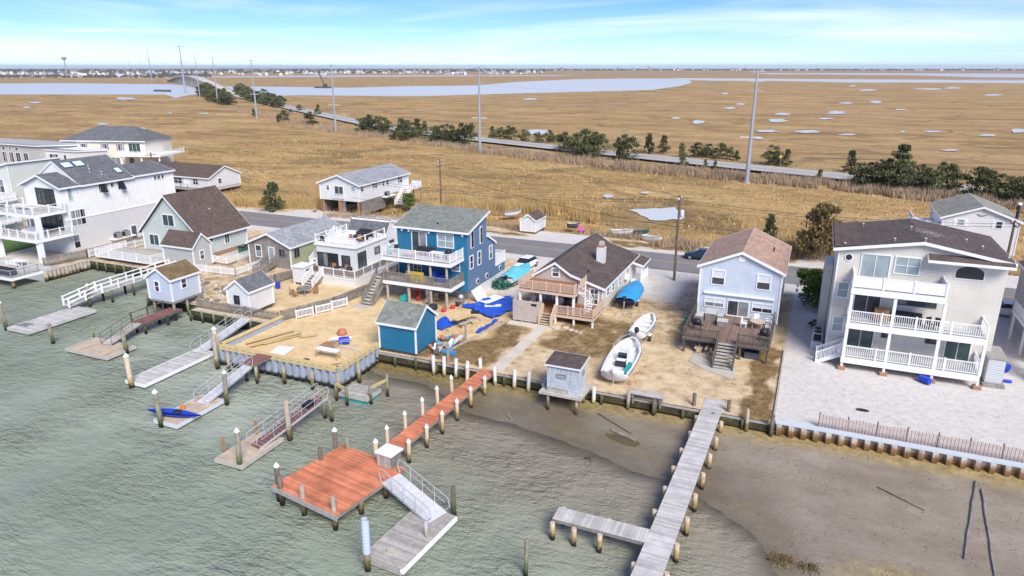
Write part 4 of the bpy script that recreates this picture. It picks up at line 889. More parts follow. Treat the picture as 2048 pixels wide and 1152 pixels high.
window(g, 'f', 66.7, -41.05, -39.25, 7.1, 9.35, 2, 1, name='sliding_door'); window(g, 'f', 66.7, -37.75, -35.8, 7.9, 9.35, 2, 2, glass='glass_pale'); window(g, 'f', 66.7, -41.0, -40.0, 4.4, 6.0, 2, 3); window(g, 'f', 66.7, -36, -35.1, 5.3, 6.2, 1, 2)
for s in (-42.3, -41.4, -38.8, -34.6): fb(MB(), 'f', 66.7, s - .1, s + .1, 9.3, 9.55, 0, .2).part('flood_light', 'white_trim', g)
for t, z0, z1 in ((67.2, 5.55, 6.95), (69.2, 5.5, 7.0), (72.3, 5.45, 6.95)): window(g, 'r', -34.04, t, t + .7, z0, z1, 1, 2)
for t in (67.55, 69.85): arch_window(g, 'r', -34.04, t, t + .55, 7.9, 9.75)
for t in (69.05, 71.5): round_window(g, 'r', -34.04, t, 3.6, .36)
round_window(g, 'r', -34.1, 75.4, 3.55, .34)
stairs(g, -44.6, -43.4, 61.4, 1.7, 64.6, 4.2, 9, 'grey_plank', 'weathered', rail='weathered')
MB().box(-44.9, -43.2, 64.6, 66.6, 3.9, 4.2).part('landing', 'weathered', g); MB().box(-45.3, -43.3, 60.2, 61.4, 1.6, 1.76).part('landing_slab', 'concrete', g)
sofa('dark sofa on the top deck of the blue house', -40.2, -37.8, 65.3, 66.3, 7.0, 'dark_fabric'); grill('black covered grill on the top deck of the blue house', -35.5, 64.9, 7.0)
simple_table('white slatted table on the top deck of the blue house', -36.9, 64.9, 7.0, .5, 'white_trim', rect_=(.8, .45)); simple_table('tan low table on the top deck of the blue house', -40.2, 64.5, 7.0, .5, 'tan_plank', rect_=(.8, .4), h=.5)
simple_chair(None, -42.3, 65.3, 7.0, .6, 'dark_fabric', 'dark chair in the left corner of the blue house top deck'); simple_chair(None, -42.4, 64.2, 7.0, 1.2, 'teal_plastic', 'teal chair at the left end of the blue house top deck')
b = thing('sofa', 'tan sectional back on the middle deck of the blue house', 'sofa', (-39.6, 64.6, 4.25)); MB().box(-40.6, -38.4, 64.3, 64.5, 4.25, 5.35).part('backrest', 'yellow_plastic', b); MB().box(-40.6, -38.4, 64.5, 65.4, 4.25, 4.7).part('seat', 'tan_plank', b)
for k, (s, w, h) in enumerate(((-37.9, .8, 1.2), (-36.9, .9, .9))):
    MB().prism([(s, 4.25), (s + w, 4.25), (s + w * .9, 4.25 + h), (s + .15, 4.25 + h * .9)], 't', 65, 65.8).top('covered_furniture', 'blue_plastic', 'blue covered furniture on the middle deck, %s of two' % ('taller left', 'shorter right')[k], 'furniture', (s, 65.4, 4.25))
# things stored under the blue house
for k, (s, t, m_, h) in enumerate(((-40.9, 65.2, 'red_plastic', 2.0), (-39.6, 65.0, 'red_plastic', 1.9), (-38.7, 65.6, 'tarp_cyan', 2.0))):
    b = thing('kayak', ('red kayak standing on end at left under the blue house', 'red kayak with round hatch standing beside a post', 'blue kayak standing on end behind the red ones')[k], 'kayak', (s, t, 1.7))
    pr = [(.05, 0), (.26, .3), (.36, h * .4), (.34, h * .6), (.2, h * .9), (.05, h)]; mb = MB().lathe((s, t, 1.7), pr, 12); mb.v = [(x, t + (y - t) * .45 + (z - 1.7) * .12, z) for x, y, z in mb.v]; mb.part('hull', m_, b)
    mb = MB().lathe((s, t, 1.7 + h * .5), [(.2, -.3), (.22, 0), (.18, .3)], 10); mb.v = [(x, t - .16 + (y - t) * .3 + (z - 1.7) * .12, z) for x, y, z in mb.v]; mb.part('cockpit', 'black_plastic' if k == 1 else 'white_trim', b)
MB().prism([(-41.6, 1.7), (-40.7, 1.7), (-40.5, 2.3), (-40.9, 2.55), (-41.5, 2.3)], 't', 64.2, 65).top('storage_tub', 'teal_plastic', 'teal tub on the sand under the blue house', 'tub', (-41.1, 64.6, 1.7))
MB().lathe((-36.6, 63.2, 2.2), [(.05, -.45), (.45, -.4), (.5, 0), (.45, .05), (.3, .05)], 14).rot(0, (0, 0)).top('round_basket', 'dark_fabric', 'dark round chair basket in front of the blue house posts', 'chair', (-36.6, 63.2, 1.75))
for k, (s, t) in enumerate(((-38, 64.4), (-37.6, 65.6))): simple_chair(None, s, t, 1.7, .5 * k, 'tan_plank', 'tan folding chair under the blue house, %s of two' % ('front', 'back')[k])
for k, (s, t, m_) in enumerate(((-35.2, 63.0, 'red_plastic'), (-34.8, 64.3, 'red_plastic'), (-33.6, 66.2, 'orange_plastic'), (-34.7, 65.3, 'black_plastic'))):
    MB().lathe((s, t, 1.68), [(.22, 0), (.28, .15), (.25, .38), (.08, .45)], 10).top('bucket', m_, ('red bucket by the last blue house post', 'red pot at the corner of the blue house', 'orange pot along the side of the blue house', 'black pot at the corner of the blue house')[k], 'bucket', (s, t, 1.68))
grill('grey kettle grill at the corner under the blue house', -34.6, 65.9, 1.7, 'metal')
for i in range(3): MB().beam((-33.0, 67.4 + i * .8, 1.75), (-33.9, 67.5 + i * .8, 3.0), .6, .06).top('folded_chair', 'white_trim', 'folded white lounge chair leaning on the blue house foundation, %s of three' % ('front', 'middle', 'rear')[i], 'chair', (-33.4, 67.5 + i * .8, 1.75))
mb = MB()
for i in range(420):
    q = random.uniform(0, 6.28); r = random.random() ** .5; h = random.uniform(.2, 1.5); s, t = -32.9 + 1.1 * r * math.cos(q), 73.6 + 1.5 * r * math.sin(q); a_ = random.uniform(0, 6.28)
    mb.add([(s, t, 1.6 + h * (1 - r * .5)), (s + .3 * math.cos(a_), t + .3 * math.sin(a_), 1.65 + h * (1 - r * .5)), (s + .15 * math.cos(a_ + 1.2), t + .15 * math.sin(a_ + 1.2), 1.9 + h * (1 - r * .5))], [(0, 1, 2)])
mb.top('tarped_heap', 'green_plastic', 'dark green heap of gear beside the blue house', 'heap', (-32.9, 73.6, 1.65))
# ---- blue shed
g = thing('shed', 'bright blue shed with grey roof at the corner of the new bulkhead', 'shed', (-33.5, 52.6, 1.7))
gable_house(g, -35.4, -31.5, 51.0, 54.7, 2.0, 4.6, 6.0, 's', 'blue_siding', 'roof_green', oh=.2)
MB().box(-35.3, -31.6, 51.1, 54.6, 1.78, 2.0).part('sill_beam', 'dark_wood', g)
for s in (-35.2, -33.4, -31.7):
    for t in (51.2, 54.5): MB().box(s - .12, s + .12, t - .12, t + .12, 1.2 if t > 52 else 1.4, 1.8).part('pier', 'dark_wood', g)
mat('roof_spattered', (.10, .076, .068), .9, .2, .5, shingle=.11)
n, l = nodes(M('roof_spattered')); b = n['Principled BSDF']; src = b.inputs['Base Color'].links[0].from_socket; g_ = n.new('ShaderNodeNewGeometry'); vd = n.new('ShaderNodeVectorMath'); vd.operation = 'DISTANCE'; vd.inputs[1].default_value = W(9.9, 70.5, 13.0); l.new(g_.outputs['Position'], vd.inputs[0])
mr = n.new('ShaderNodeMapRange'); mr.inputs[1].default_value = .5; mr.inputs[2].default_value = 5.5; mr.inputs[3].default_value = .42; mr.inputs[4].default_value = .0; l.new(vd.outputs['Value'], mr.inputs[0])
l.new(nmix(n, l, nthr(n, l, mr.outputs[0], nnoise(n, l, 2.6, 8, .8), .12), src, (.62, .58, .54)), b.inputs['Base Color'])
# ---- tan house
mat('lath_pale', (.50, .42, .37), .9, .2, 3)
mat('deck_brown', (.22, .15, .12), .85, .2, 2, rnd=.15)
mat('shower_slat', (.50, .43, .38), .7, .1, 2)
mat('tan_rail', (.60, .46, .35), .7, .1, 2); mat('redbrown_plank', (.33, .15, .09), .8, .15, 2, rnd=.12)
g = thing('house', 'tan house with dark brown roof, roof deck and chimney in the middle', 'house', (-24.4, 68.6, 1.7))
PR = [(-26.9, 5.35), (-24.4, 6.95), (-22.6, 5.8), (-19.1, 4.75)]
MB().prism([(-26.9, 2.5), (-19.1, 2.5)] + PR[::-1], 't', 68.6, 83.4).part('wall', 'tan_siding', g); MB().box(-26.8, -19.2, 68.8, 84, 1.5, 2.5).part('foundation', 'concrete', g)
MB().box(-19.1, -19.04, 68.7, 83.3, 2.3, 4.6).part('side_cladding', 'beige_siding', g)
for s in (-26.9, -19.1): MB().box(s - .07, s + .07, 68.53, 68.67, 2.4, 4.6).part('corner_board', 'white_trim', g)
r = roof(g, PR, 't', 68.6, 83.4, 'roof_darkbrown', oh=.35)
ch = MB().box(-21.9, -21.0, 75.4, 76.3, 4.9, 7.3).part('chimney', 'white_siding', r); MB().box(-21.8, -21.1, 75.5, 76.2, 7.3, 7.6).part('brick_cap', 'brick', r); MB().box(-21.7, -21.2, 75.6, 76.1, 7.6, 8.0).part('flue', 'concrete', r)
vent_pipe(g, -21.4, 70.8, 5.35, .45, 'black_plastic', .05)
window(g, 'f', 68.6, -24.75, -24.05, 5.45, 6.3, 1, 2, fw=.14); window(g, 'f', 68.6, -20.4, -19.6, 2.9, 4.5, 2, 3, fw=.14); door(g, 'f', 68.6, -25.6, -24.7, 2.75, 4.65, 'glass_pale'); window(g, 'f', 68.6, -24.0, -21.9, 2.8, 4.6, 2, 1, 'dark_door', name='sliding_door')
for t, w, z0, z1 in ((70, .9, 3.45, 4.3), (72.1, .9, 3.4, 4.2), (75, .9, 3.2, 4.1), (78.3, 1.3, 3.0, 4.2)): window(g, 'r', -19.04, t, t + w, z0, z1, 1, 2)
MB().box(-19.0, -18.5, 77.4, 78.1, 3.3, 3.8).part('window_air_conditioner', 'white_trim', g)
MB().box(-19.0, -17.6, 80.6, 84, 1.6, 2.3).part('side_porch', 'white_siding', g); MB().box(-17.8, -17.6, 80.6, 80.8, 2.3, 4.2).part('post', 'white_trim', g); railing(g, [(-17.7, 80.7, 2.3), (-17.7, 83.9, 2.3)], .9)
roof(g, [(-19.3, 4.65), (-17.5, 4.2)], 't', 80.6, 84.1, 'roof_darkbrown', oh=.15, name='porch_roof', ext=False)
MB().box(-27.1, -20.8, 64.4, 68.55, 4.72, 4.97).part('roof_deck', 'tan_rail', g); planks(g, -27.1, -20.85, 64.45, 68.5, 5.01, 'redbrown_plank', 's', w=.26)
railing(g, [(-27.0, 68.4, 5.01), (-27.0, 64.5, 5.01), (-20.9, 64.5, 5.01), (-20.9, 65.0, 5.01)], .95, 'tan_rail', 1.55, .13); railing(g, [(-20.9, 66.4, 5.01), (-20.9, 68.4, 5.01)], .95, 'tan_rail', 1.9, .13)
for s in (-26.9, -24.6, -22.8, -21.0): MB().box(s - .11, s + .11, 64.55, 64.77, 2.7, 4.72).part('post', 'white_trim', g)
MB().box(-27.1, -18.75, 64.4, 68.55, 2.4, 2.65).part('deck', 'tan_rail', g); planks(g, -27.1, -18.8, 64.45, 68.5, 2.69, 'redbrown_plank', 's', w=.26)
railing(g, [(-22.9, 64.5, 2.69), (-18.85, 64.5, 2.69), (-18.85, 68.4, 2.69)], .95, 'tan_rail', 1.5, .13); stairs(g, -24.2, -23.0, 63.2, 1.7, 64.4, 2.65, 5, 'tan_plank', 'tan_rail', rail='tan_rail')
for s in (-26.9, -22.9, -20.9, -18.9): MB().box(s - .09, s + .09, 64.5, 64.68, 1.5, 2.4).part('post', 'white_trim', g)
sp_st = thing('spiral_stair', 'white spiral stair joining the two decks of the tan house', 'stair', (-20.1, 65.6, 2.7))
MB().tube((-20.1, 65.6, 2.7), (-20.1, 65.6, 6.0), .06).part('pole', 'white_trim', sp_st); hr = MB(); last = None
for i in range(11):
    q = -1.2 + i * .5; z = 2.9 + i * .21; c0, c1 = q - .26, q + .26
    MB().prism([(-20.1, 65.6), (-20.1 + .75 * math.cos(c0), 65.6 + .75 * math.sin(c0)), (-20.1 + .75 * math.cos(c1), 65.6 + .75 * math.sin(c1))], 'z', z, z + .05).part('tread', 'white_trim', sp_st)
    p = (-20.1 + .75 * math.cos(q), 65.6 + .75 * math.sin(q), z + .95); hr.tube((p[0], p[1], z), p, .018, n=5)
    if last: hr.tube(last, p, .03, n=6)
    last = p
hr.part('handrail', 'white_trim', sp_st)
b = thing('outdoor_shower', 'tan slatted shower enclosure left of the tan house steps', 'shower', (-25.8, 64, 1.7))
for i in range(9):
    z = 1.85 + i * .25
    MB().box(-27.2, -24.4, 63.36, 63.4, z, z + .22).part('slat', 'shower_slat', b); MB().box(-24.42, -24.38, 63.42, 64.35, z, z + .22).part('slat', 'shower_slat', b); MB().box(-27.2, -27.16, 63.42, 64.35, z, z + .22).part('slat', 'shower_slat', b)
for s in (-27.1, -26.2, -25.3, -24.5): MB().box(s - .06, s + .06, 63.42, 63.54, 1.6, 4.1).part('post', 'tan_rail', b)
MB().box(-25.15, -24.55, 63.33, 63.358, 3.6, 3.85).part('opening', 'black_plastic', b)
simple_chair(None, -26.0, 66.2, 2.71, .4, 'white_trim', 'white chair behind the shower on the tan house porch'); simple_chair(None, -23.2, 66.8, 2.71, -.3, 'white_trim', 'white chair by the porch door of the tan house')
MB().lathe((-24.7, 65.6, 2.71), [(.16, 0), (.2, .4), (.2, .42)], 10).top('bucket', 'yellow_plastic', 'yellow bucket on the tan house porch', 'bucket', (-24.7, 65.6, 2.71)); grill('black covered grill on the tan house porch', -22.2, 66.2, 2.71)
# front walk of concrete slabs
wk = thing('front_walk', 'pale concrete walk from the red dock to the tan house steps', 'path', (-23.6, 57, 1.7))
for i in range(8): MB().box(-24.15, -23.05, 51.2 + i * 1.5, 52.67 + i * 1.5, 1.5, 1.765).part('slab', 'path_concrete', wk)
MB().box(-27.4, -24.2, 62.2, 63.2, 1.5, 1.76).part('slab', 'path_concrete', wk)
for i, (s, t, r_) in enumerate(((-22.3, 63.2, .5), (-21.4, 63.6, .35), (-20.7, 63.2, .3), (-20.1, 63.0, .25), (-19.6, 62.8, .22))): MB().lathe((s, t, 1.6), [(r_, 0), (r_, .13)], 9).part('stepping_stone', 'path_concrete', wk)
# ---- small white shed across the street
g = thing('shed', 'small white shed with brown grey roof across the street', 'shed', (-40.9, 103, 1.7))
gable_house(g, -42.3, -39.7, 101.6, 105.9, 1.95, 3.8, 4.7, 't', 'white_siding', 'roof_brown', oh=.15, fz=1.5, fmat='dark_wood')
# ---- little grey hut on stilts
g = thing('hut', 'little pale grey hut with flat brown roof on stilts over the mud', 'hut', (-16.4, 49.3, .4))
MB().box(-17.75, -15.1, 48.3, 50.3, 2.15, 4.4).part('wall', 'shingle_panel', g)
MB().add([(-17.95, 48.1, 4.4), (-14.9, 48.1, 4.4), (-14.9, 50.5, 4.62), (-17.95, 50.5, 4.62), (-17.95, 48.1, 4.55), (-14.9, 48.1, 4.55), (-14.9, 50.5, 4.77), (-17.95, 50.5, 4.77)], [(3, 2, 1, 0), (0, 1, 5, 4), (1, 2, 6, 5), (2, 3, 7, 6), (3, 0, 4, 7)]).part('roof_frame', 'white_trim', g)
MB().add([(-17.9, 48.15, 4.555), (-14.95, 48.15, 4.555), (-14.95, 50.45, 4.772), (-17.9, 50.45, 4.772)], [(0, 1, 2, 3)]).part('roof', 'roof_darkbrown', g)
window(g, 'f', 48.3, -16.9, -16.2, 3.5, 3.75, 1, 1, 'weathered', 'glass_pale', fw=.05); window(g, 'r', -15.1, 49.2, 49.6, 3.6, 3.9, 1, 1, 'weathered', 'glass_pale', fw=.05)
for i in range(3): fb(MB(), 'f', 48.3, -17.7, -15.9, 2.18 + i * .14, 2.3 + i * .14, 0, .04).part('board', 'weathered_plank', g)
MB().box(-18.3, -14.7, 47.9, 50.6, 1.95, 2.14).part('floor_frame', 'weathered_plank', g); MB().beam((-18.4, 49, 2.15), (-17.9, 50.9, 3.0), .25, .06).part('brace', 'weathered_plank', g)
for s in (-17.6, -15.2):
    for t in (48.2, 50.2): pile_part(g, s, t, -.4, 1.95, .13, 'pile_wood', name='post')
# ---- light blue house
g = thing('house', 'light blue two storey house with tan shingle roof and raised back deck', 'house', (-5.5, 69.7, 1.7))
gable_house(g, -9.35, -1.65, 69.7, 81, 2.9, 8.1, 9.75, 't', 'sky_siding', 'roof_pink', oh=.3, fz=1.5)
fb(MB(), 'f', 69.7, -8.8, -2.1, 5.3, 5.45, -.02, .25).part('pent_board', 'white_trim', g); fb(MB(), 'f', 69.7, -5.8, -5.2, 8.85, 9.4, -.02, .05).part('gable_vent', 'white_trim', g)
for s in (-8.15, -3.85): window(g, 'f', 69.7, s, s + 1.15, 6.3, 7.7, 1, 2, blind=1)
for s in (-8.65, -4.05): window(g, 'f', 69.7, s, s + 1.8, 3.95, 4.75, 2, 2, blind=1)
window(g, 'f', 69.7, -6.4, -4.45, 3.25, 4.75, 2, 1, name='sliding_door'); vent_pipe(g, -2.9, 75.5, 8.6, .5, 'black_plastic')
for t in (71.5, 75.5): window(g, 'r', -1.65, t, t + 1, 6.2, 7.5, 1, 2)
DT = 62.0
MB().box(-9.5, -1.8, DT, 69.65, 2.9, 3.12).part('deck_frame', 'dark_wood', g); planks(g, -9.5, -1.85, DT, 69.6, 3.165, 'deck_brown', 't', w=.2)
railing(g, [(-9.4, 69.4, 3.16), (-9.4, DT + .1, 3.16), (-6.3, DT + .1, 3.16)], .95, 'dark_wood', 1.6, .15); railing(g, [(-4.5, DT + .1, 3.16), (-1.9, DT + .1, 3.16), (-1.9, 69.4, 3.16)], .95, 'dark_wood', 1.6, .15)
stairs(g, -6.2, -4.6, 59.1, 1.7, DT, 3.1, 8, 'weathered_plank', 'dark_wood', rail='dark_wood')
for s in (-9.3, -6.5, -4.3, -2.0):
    for t in (DT + .15, 65.8): MB().box(s - .1, s + .1, t - .1, t + .1, 1.4, 2.9).part('post', 'dark_wood', g)
MB().prism([(-8.4, 59.9), (-7.0, 58.6), (-4.3, 57.3), (-4.2, 59.6), (-6.6, 60.4), (-8.2, 62.2)], 'z', 1.5, 1.755).top('landing_pad', 'concrete', 'concrete pad at the foot of the light blue house steps', 'path', (-6, 59.5, 1.5))
simple_table('round tan patio table on the light blue house deck', -3.3, 67.0, 3.18, .7, 'tan_plank')
for k, (s, t, q) in enumerate(((-4.5, 66.8, 1.4), (-3.5, 68.3, 0), (-2.4, 68.2, -.6), (-2.3, 66.7, -1.5))): simple_chair(None, s, t, 3.18, q, 'white_trim', 'white patio chair %s the round tan table' % ('left of', 'behind', 'at the back corner of', 'right of')[k])
grill('black covered grill at the right rail of the light blue house deck', -2.5, 63.8, 3.18); grill('dark grill with white lid behind the left deck rail', -8.5, 64.2, 3.18)
for k, (s0, s1, t0, t1, h) in enumerate(((-8.2, -7.2, 67.0, 68.8, .8), (-7.1, -6.6, 67.2, 67.9, .6), (-8.9, -8.3, 65.6, 66.9, .9), (-6.9, -6.0, 66.0, 66.9, .5))):
    b = thing('planter_box', 'grey storage box on the blue house deck, %s' % ('largest by the wall', 'small one by the sliding door', 'tall one at the left rail', 'low one in the middle')[k], 'box', (s0, t0, 3.18)); MB().box(s0, s1, t0, t1, 3.18, 3.18 + h).part('body', 'weathered', b); MB().box(s0 - .04, s1 + .04, t0 - .04, t1 + .04, 3.18 + h, 3.24 + h).part('lid', 'stone_siding', b)
for k, (s, t, m_) in enumerate(((-9.9, 68.6, 'green_plastic'), (-9.9, 67.5, 'green_plastic'))):
    b = thing('trash_bin', 'green wheeled bin beside the light blue house, %s of two' % ('rear', 'front')[k], 'bin', (s, t, 1.7)); MB().prism([(s - .3, 1.75), (s + .3, 1.75), (s + .36, 2.75), (s - .36, 2.75)], 't', t - .3, t + .3).part('body', m_, b); MB().box(s - .4, s + .4, t - .35, t + .35, 2.75, 2.83).part('lid', m_, b); MB().tube((s - .28, t - .3, 1.8), (s - .28, t + .3, 1.8), .1).part('wheel', 'rubber', b)
b = thing('log_pile', 'heap of old posts stacked under the light blue house deck', 'logs', (-7.6, 62.6, 1.7))
for i in range(11): 
    q = random.uniform(-.5, .5); s = -8.6 + random.random() * 2.2; MB().tube((s, 61.8 + random.random() * .5, 1.8 + random.random() * .5), (s + q, 63.6, 2.0 + random.random() * .7), .13, .11).part('log', 'tan_plank', b)
MB().box(-3.9, -2.7, 62.6, 63.6, 1.7, 2.3).top('storage_chest', 'dark_door', 'dark chest under the right end of the light blue deck', 'chest', (-3.3, 63.1, 1.7))
# ---- big beige house at right
g = thing('house', 'large beige three storey house with white rear decks at the right', 'house', (9.1, 66, 1.7))
S0, S1, T0, T1 = 2.75, 15.4, 66.0, 75.8
MB().prism([(S0, 1.9), (S1, 1.9), (S1, 11.9), (9.1, 13.0), (S0, 11.9)], 't', T0, T1).part('wall', 'beige_siding', g); MB().box(S0 + .1, S1 - .1, T0 + .1, T1 - .1, 1.5, 1.9).part('foundation', 'concrete', g)
roof(g, [(S0, 11.9), (9.1, 13.0), (S1, 11.9)], 't', T0, T1, 'roof_spattered', oh=.4)
MB().prism([(S0 - .35, 12.1), (4.6, 12.42), (4.6, 12.46), (S0 - .35, 12.14)], 't', T0 - .3, T1 + .3).part('roof_patch', 'roof_brown', g)
roof(g, [(65.1, 11.72), (66.0, 11.98)], 's', 9.7, S1 + .1, 'roof_brown', oh=.15, name='pent_roof')
for s, t in ((3.2, 66.2), (4.9, 74), (7.0, 66.6), (8.6, 71), (9.2, 66.0), (12.8, 70), (13.8, 68.5), (15.3, 66.3), (9.0, 75)): vent_pipe(g, s, t, 13.05 - abs(s - 9.1) * .175, .3, 'white_trim', .06)
fb(MB(), 'f', T0, S0 + .02, S0 + .12, 1.9, 11.8, 0, .05).part('corner_board', 'white_trim', g)
round_window(g, 'f', T0, 3.65, 11.2, .35); window(g, 'f', T0, 4.7, 6.85, 9.4, 11.6, 2, 1, glass='glass_pale', name='sliding_door'); window(g, 'f', T0, 7.3, 9.1, 10.2, 11.6, 2, 2, glass='glass_pale'); arch_window(g, 'f', T0, 11.8, 13.8, 10.3, 11.35, 'glass', .55)
for z in (7.55, 4.35): window(g, 'f', T0, 3.15, 3.95, z, z + 1.3, 1, 2, glass='glass_pale')
window(g, 'f', T0, 4.6, 6.6, 6.2, 8.2, 2, 1, name='sliding_door'); 
for s, w in ((8.0, .6), (8.75, 1.3), (10.2, .6)): window(g, 'f', T0, s, s + w, 7.5, 8.2, 1, 1, 'dark_door')
window(g, 'f', T0, 4.5, 6.5, 3.0, 4.7, 2, 1, glass='glass_green', name='sliding_door'); window(g, 'f', T0, 12.1, 13.9, 3.1, 4.7, 2, 1, glass='glass_green'); window(g, 'f', T0, 7.2, 7.9, 4.3, 4.9, 1, 1, 'dark_door'); window(g, 'f', T0, 10.6, 11.3, 4.3, 4.9, 1, 1, 'dark_door')
for z, s1_ in ((2.85, 14.45), (6.05, 14.45), (9.15, 11.1)):
    MB().box(4.05, s1_, 63.4, T0 - .02, z - .5, z).part('deck', 'white_vinyl', g); planks(g, 4.1, s1_ - .05, 63.45, T0 - .05, z + .04, 'stone_siding', 's', w=.28)
    railing(g, [(4.15, 65.9, z + .04), (4.15, 63.5, z + .04), (s1_ - .1, 63.5, z + .04), (s1_ - .1, 65.9, z + .04)], 1.08, 'white_vinyl', 2.3, .16, style='solid' if z > 8 else 'bal', pw=.14)
for s in (4.2, 7.5, 11.1): MB().box(s - .12, s + .12, 63.45, 63.69, 2.85, 5.55).part('column', 'white_vinyl', g); MB().box(s - .12, s + .12, 63.47, 63.71, 6.05, 8.65).part('column', 'white_vinyl', g)
MB().box(14.25, 14.49, 63.45, 63.69, 2.85, 5.55).part('column', 'white_vinyl', g)
for s in (4.2, 7.5, 11.1, 14.4): MB().box(s - .1, s + .1, 63.5, 63.7, 1.95, 2.35).part('leg', 'white_vinyl', g); MB().box(s - .3, s + .3, 63.3, 63.9, 1.5, 1.95).part('brick_pier', 'brick', g)
stairs(g, 64.3, 65.5, 2.1, 1.7, 4.1, 2.85, 6, 'white_vinyl', 'white_vinyl', axis='s', rail='white_vinyl')
MB().box(6.2, 7.3, 64.6, 65.4, 6.1, 7.15).top('wicker_bar', 'wicker', 'brown wicker cabinet on the middle deck of the beige house', 'cabinet', (6.7, 65, 6.1)); sofa('dark sofa behind the wicker cabinet on the middle deck', 7.6, 9.9, 64.9, 65.7, 6.1, 'dark_fabric')
for k, s in enumerate((10.4, 10.9)): simple_chair(None, s, 64.4, 6.1, .6 - k, 'black_plastic', 'black metal chair at the right of the dark sofa, %s of two' % ('left', 'right')[k])
b = thing('storage_cabinet', 'grey slatted cabinet standing beside the beige house lower deck', 'cabinet', (15.7, 66, 1.7)); MB().box(15.05, 16.3, 64.6, 67.6, 1.95, 4.1).part('body', 'stone_siding', b); MB().box(14.95, 16.4, 64.5, 67.7, 4.1, 4.2).part('roof', 'weathered_plank', b); MB().box(14.9, 16.5, 64.3, 67.8, 1.6, 1.93).part('plinth', 'weathered', b)
for i in range(14): fb(MB(), 'f', 64.6, 15.1, 16.25, 2.05 + i * .145, 2.13 + i * .145, 0, .03).part('slat', 'blind', b)
def barrel(label, s, t, z, ang, L=.95, r=.3, m='blue_plastic'):
    b = thing('barrel', label, 'barrel', (s, t, z)); d = Vector((math.cos(ang), math.sin(ang), 0)) * L / 2; c = Vector((s, t, z + r))
    mb = MB(); ps = [(-1, .7), (-.95, .95), (-.35, 1), (.35, 1), (.95, .95), (1, .7)]
    for (a0, r0), (a1, r1) in zip(ps, ps[1:]): mb.tube(c + d * a0, c + d * a1, r * r0, r * r1, 14, caps=abs(a0) == 1 or abs(a1) == 1)
    mb.part('drum', m, b); mb = MB()
    for k in (-.35, .35): mb.tube(c + d * (k - .03), c + d * (k + .03), r * 1.04, r * 1.04, 14)
    mb.part('hoops', m, b)
barrel('blue plastic barrel lying in front of the beige house', 10.6, 63.1, 1.7, -.7); barrel('blue barrel behind the grey cabinet at the right edge', 17.4, 68.6, 1.7, 1.2, .8); barrel('small blue keg on the gravel right of the grey cabinet', 17.0, 65.9, 1.7, 0, .6, .14)
for k in range(2): ac_unit('grey air conditioner left of the beige house, %s of two' % ('front', 'rear')[k], 2.1, 68.2 + k * 1.1, 2.35); 
MB().box(1.6, 2.6, 67.6, 69.9, 1.6, 2.34).top('equipment_stand', 'white_trim', 'white stand under the beige house air conditioners', 'stand', (2.1, 68.7, 1.6))
MB().box(2.0, 2.7, 71, 75, 1.7, 9).part('side_bay', 'beige_siding', g)
mb = MB().lathe((5.6, 55.6, 1.66), [(.36, 0), (.36, .07), (.3, .1)], 14); mb.v = [(5.6 + (x - 5.6) * 1.3, 55.6 + (y - 55.6) * .55, z) for x, y, z in mb.v]; mb.top('rubber_mat', 'rubber', 'small dark oval mat lying on the white gravel', 'mat', (5.6, 55.6, 1.66))
# ---- white house top right and the gazebo roof before it
g = thing('house', 'white gabled house with olive roof at the upper right', 'house', (22.6, 116.4, 1.5))
gable_house(g, 17.9, 27.3, 116.4, 128, 1.5, 6.35, 8.1, 't', 'white_siding', 'roof_olive', oh=.4)
window(g, 'f', 116.4, 19.8, 20.55, 5.35, 6.15, 1, 2, glass='glass_pale'); window(g, 'f', 116.4, 24.5, 25.2, 5.3, 6.2, 1, 2, glass='navy')
for s in (19.3, 20.7, 24.0): fb(MB(), 'f', 116.4, s, s + .38, 5.2, 6.25, 0, .05).part('shutter', 'white_trim', g)
mb = MB()
for sg in (-1, 1): mb.add([(22.6, 116.34, 6.95), (22.6 + sg * .75, 116.34, 7.15), (22.6 + sg * .55, 116.34, 6.98), (22.6 + sg * .1, 116.34, 6.75), (22.6, 116.36, 6.95), (22.6 + sg * .75, 116.36, 7.15), (22.6 + sg * .55, 116.36, 6.98), (22.6 + sg * .1, 116.36, 6.75)], [(0, 1, 2, 3), (7, 6, 5, 4), (0, 4, 5, 1), (1, 5, 6, 2), (2, 6, 7, 3)])
mb.part('eagle_plaque', 'weathered', g); MB().tube((27.0, 117.5, 6), (27.0, 117.5, 8.6), .22).part('stove_pipe', 'dark_fabric', g); MB().lathe((27, 117.5, 8.6), [(.3, 0), (.3, .2), (.1, .35)], 10).part('pipe_cap', 'white_trim', g)
MB().box(14.6, 17.8, 118, 126, 4.0, 4.3).part('deck', 'white_trim', g); railing(g, [(17.8, 118.1, 4.3), (14.7, 118.1, 4.3), (14.7, 126, 4.3)], 1.0, style='solid'); stairs(g, 15, 16.2, 113.6, 1.6, 118, 4.3, 9, 'white_trim', 'white_trim', rail='white_vinyl')
for s in (14.8, 17.6): MB().box(s - .1, s + .1, 118.1, 118.3, 1.4, 4).part('post', 'white_trim', g)
g = thing('gazebo', 'small pyramid roofed gazebo behind the beige house', 'gazebo', (10.9, 112, 1.5))
MB().add([(9, 110, 4.2), (12.8, 110, 4.2), (12.8, 114, 4.2), (9, 114, 4.2), (10.9, 112, 6.0)], [(0, 1, 4), (1, 2, 4), (2, 3, 4), (3, 0, 4), (3, 2, 1, 0)]).part('roof', 'roof_olive', g)
for s in (9.3, 12.5):
    for t in (110.3, 113.7): MB().box(s - .08, s + .08, t - .08, t + .08, 1.4, 4.2).part('post', 'weathered', g)
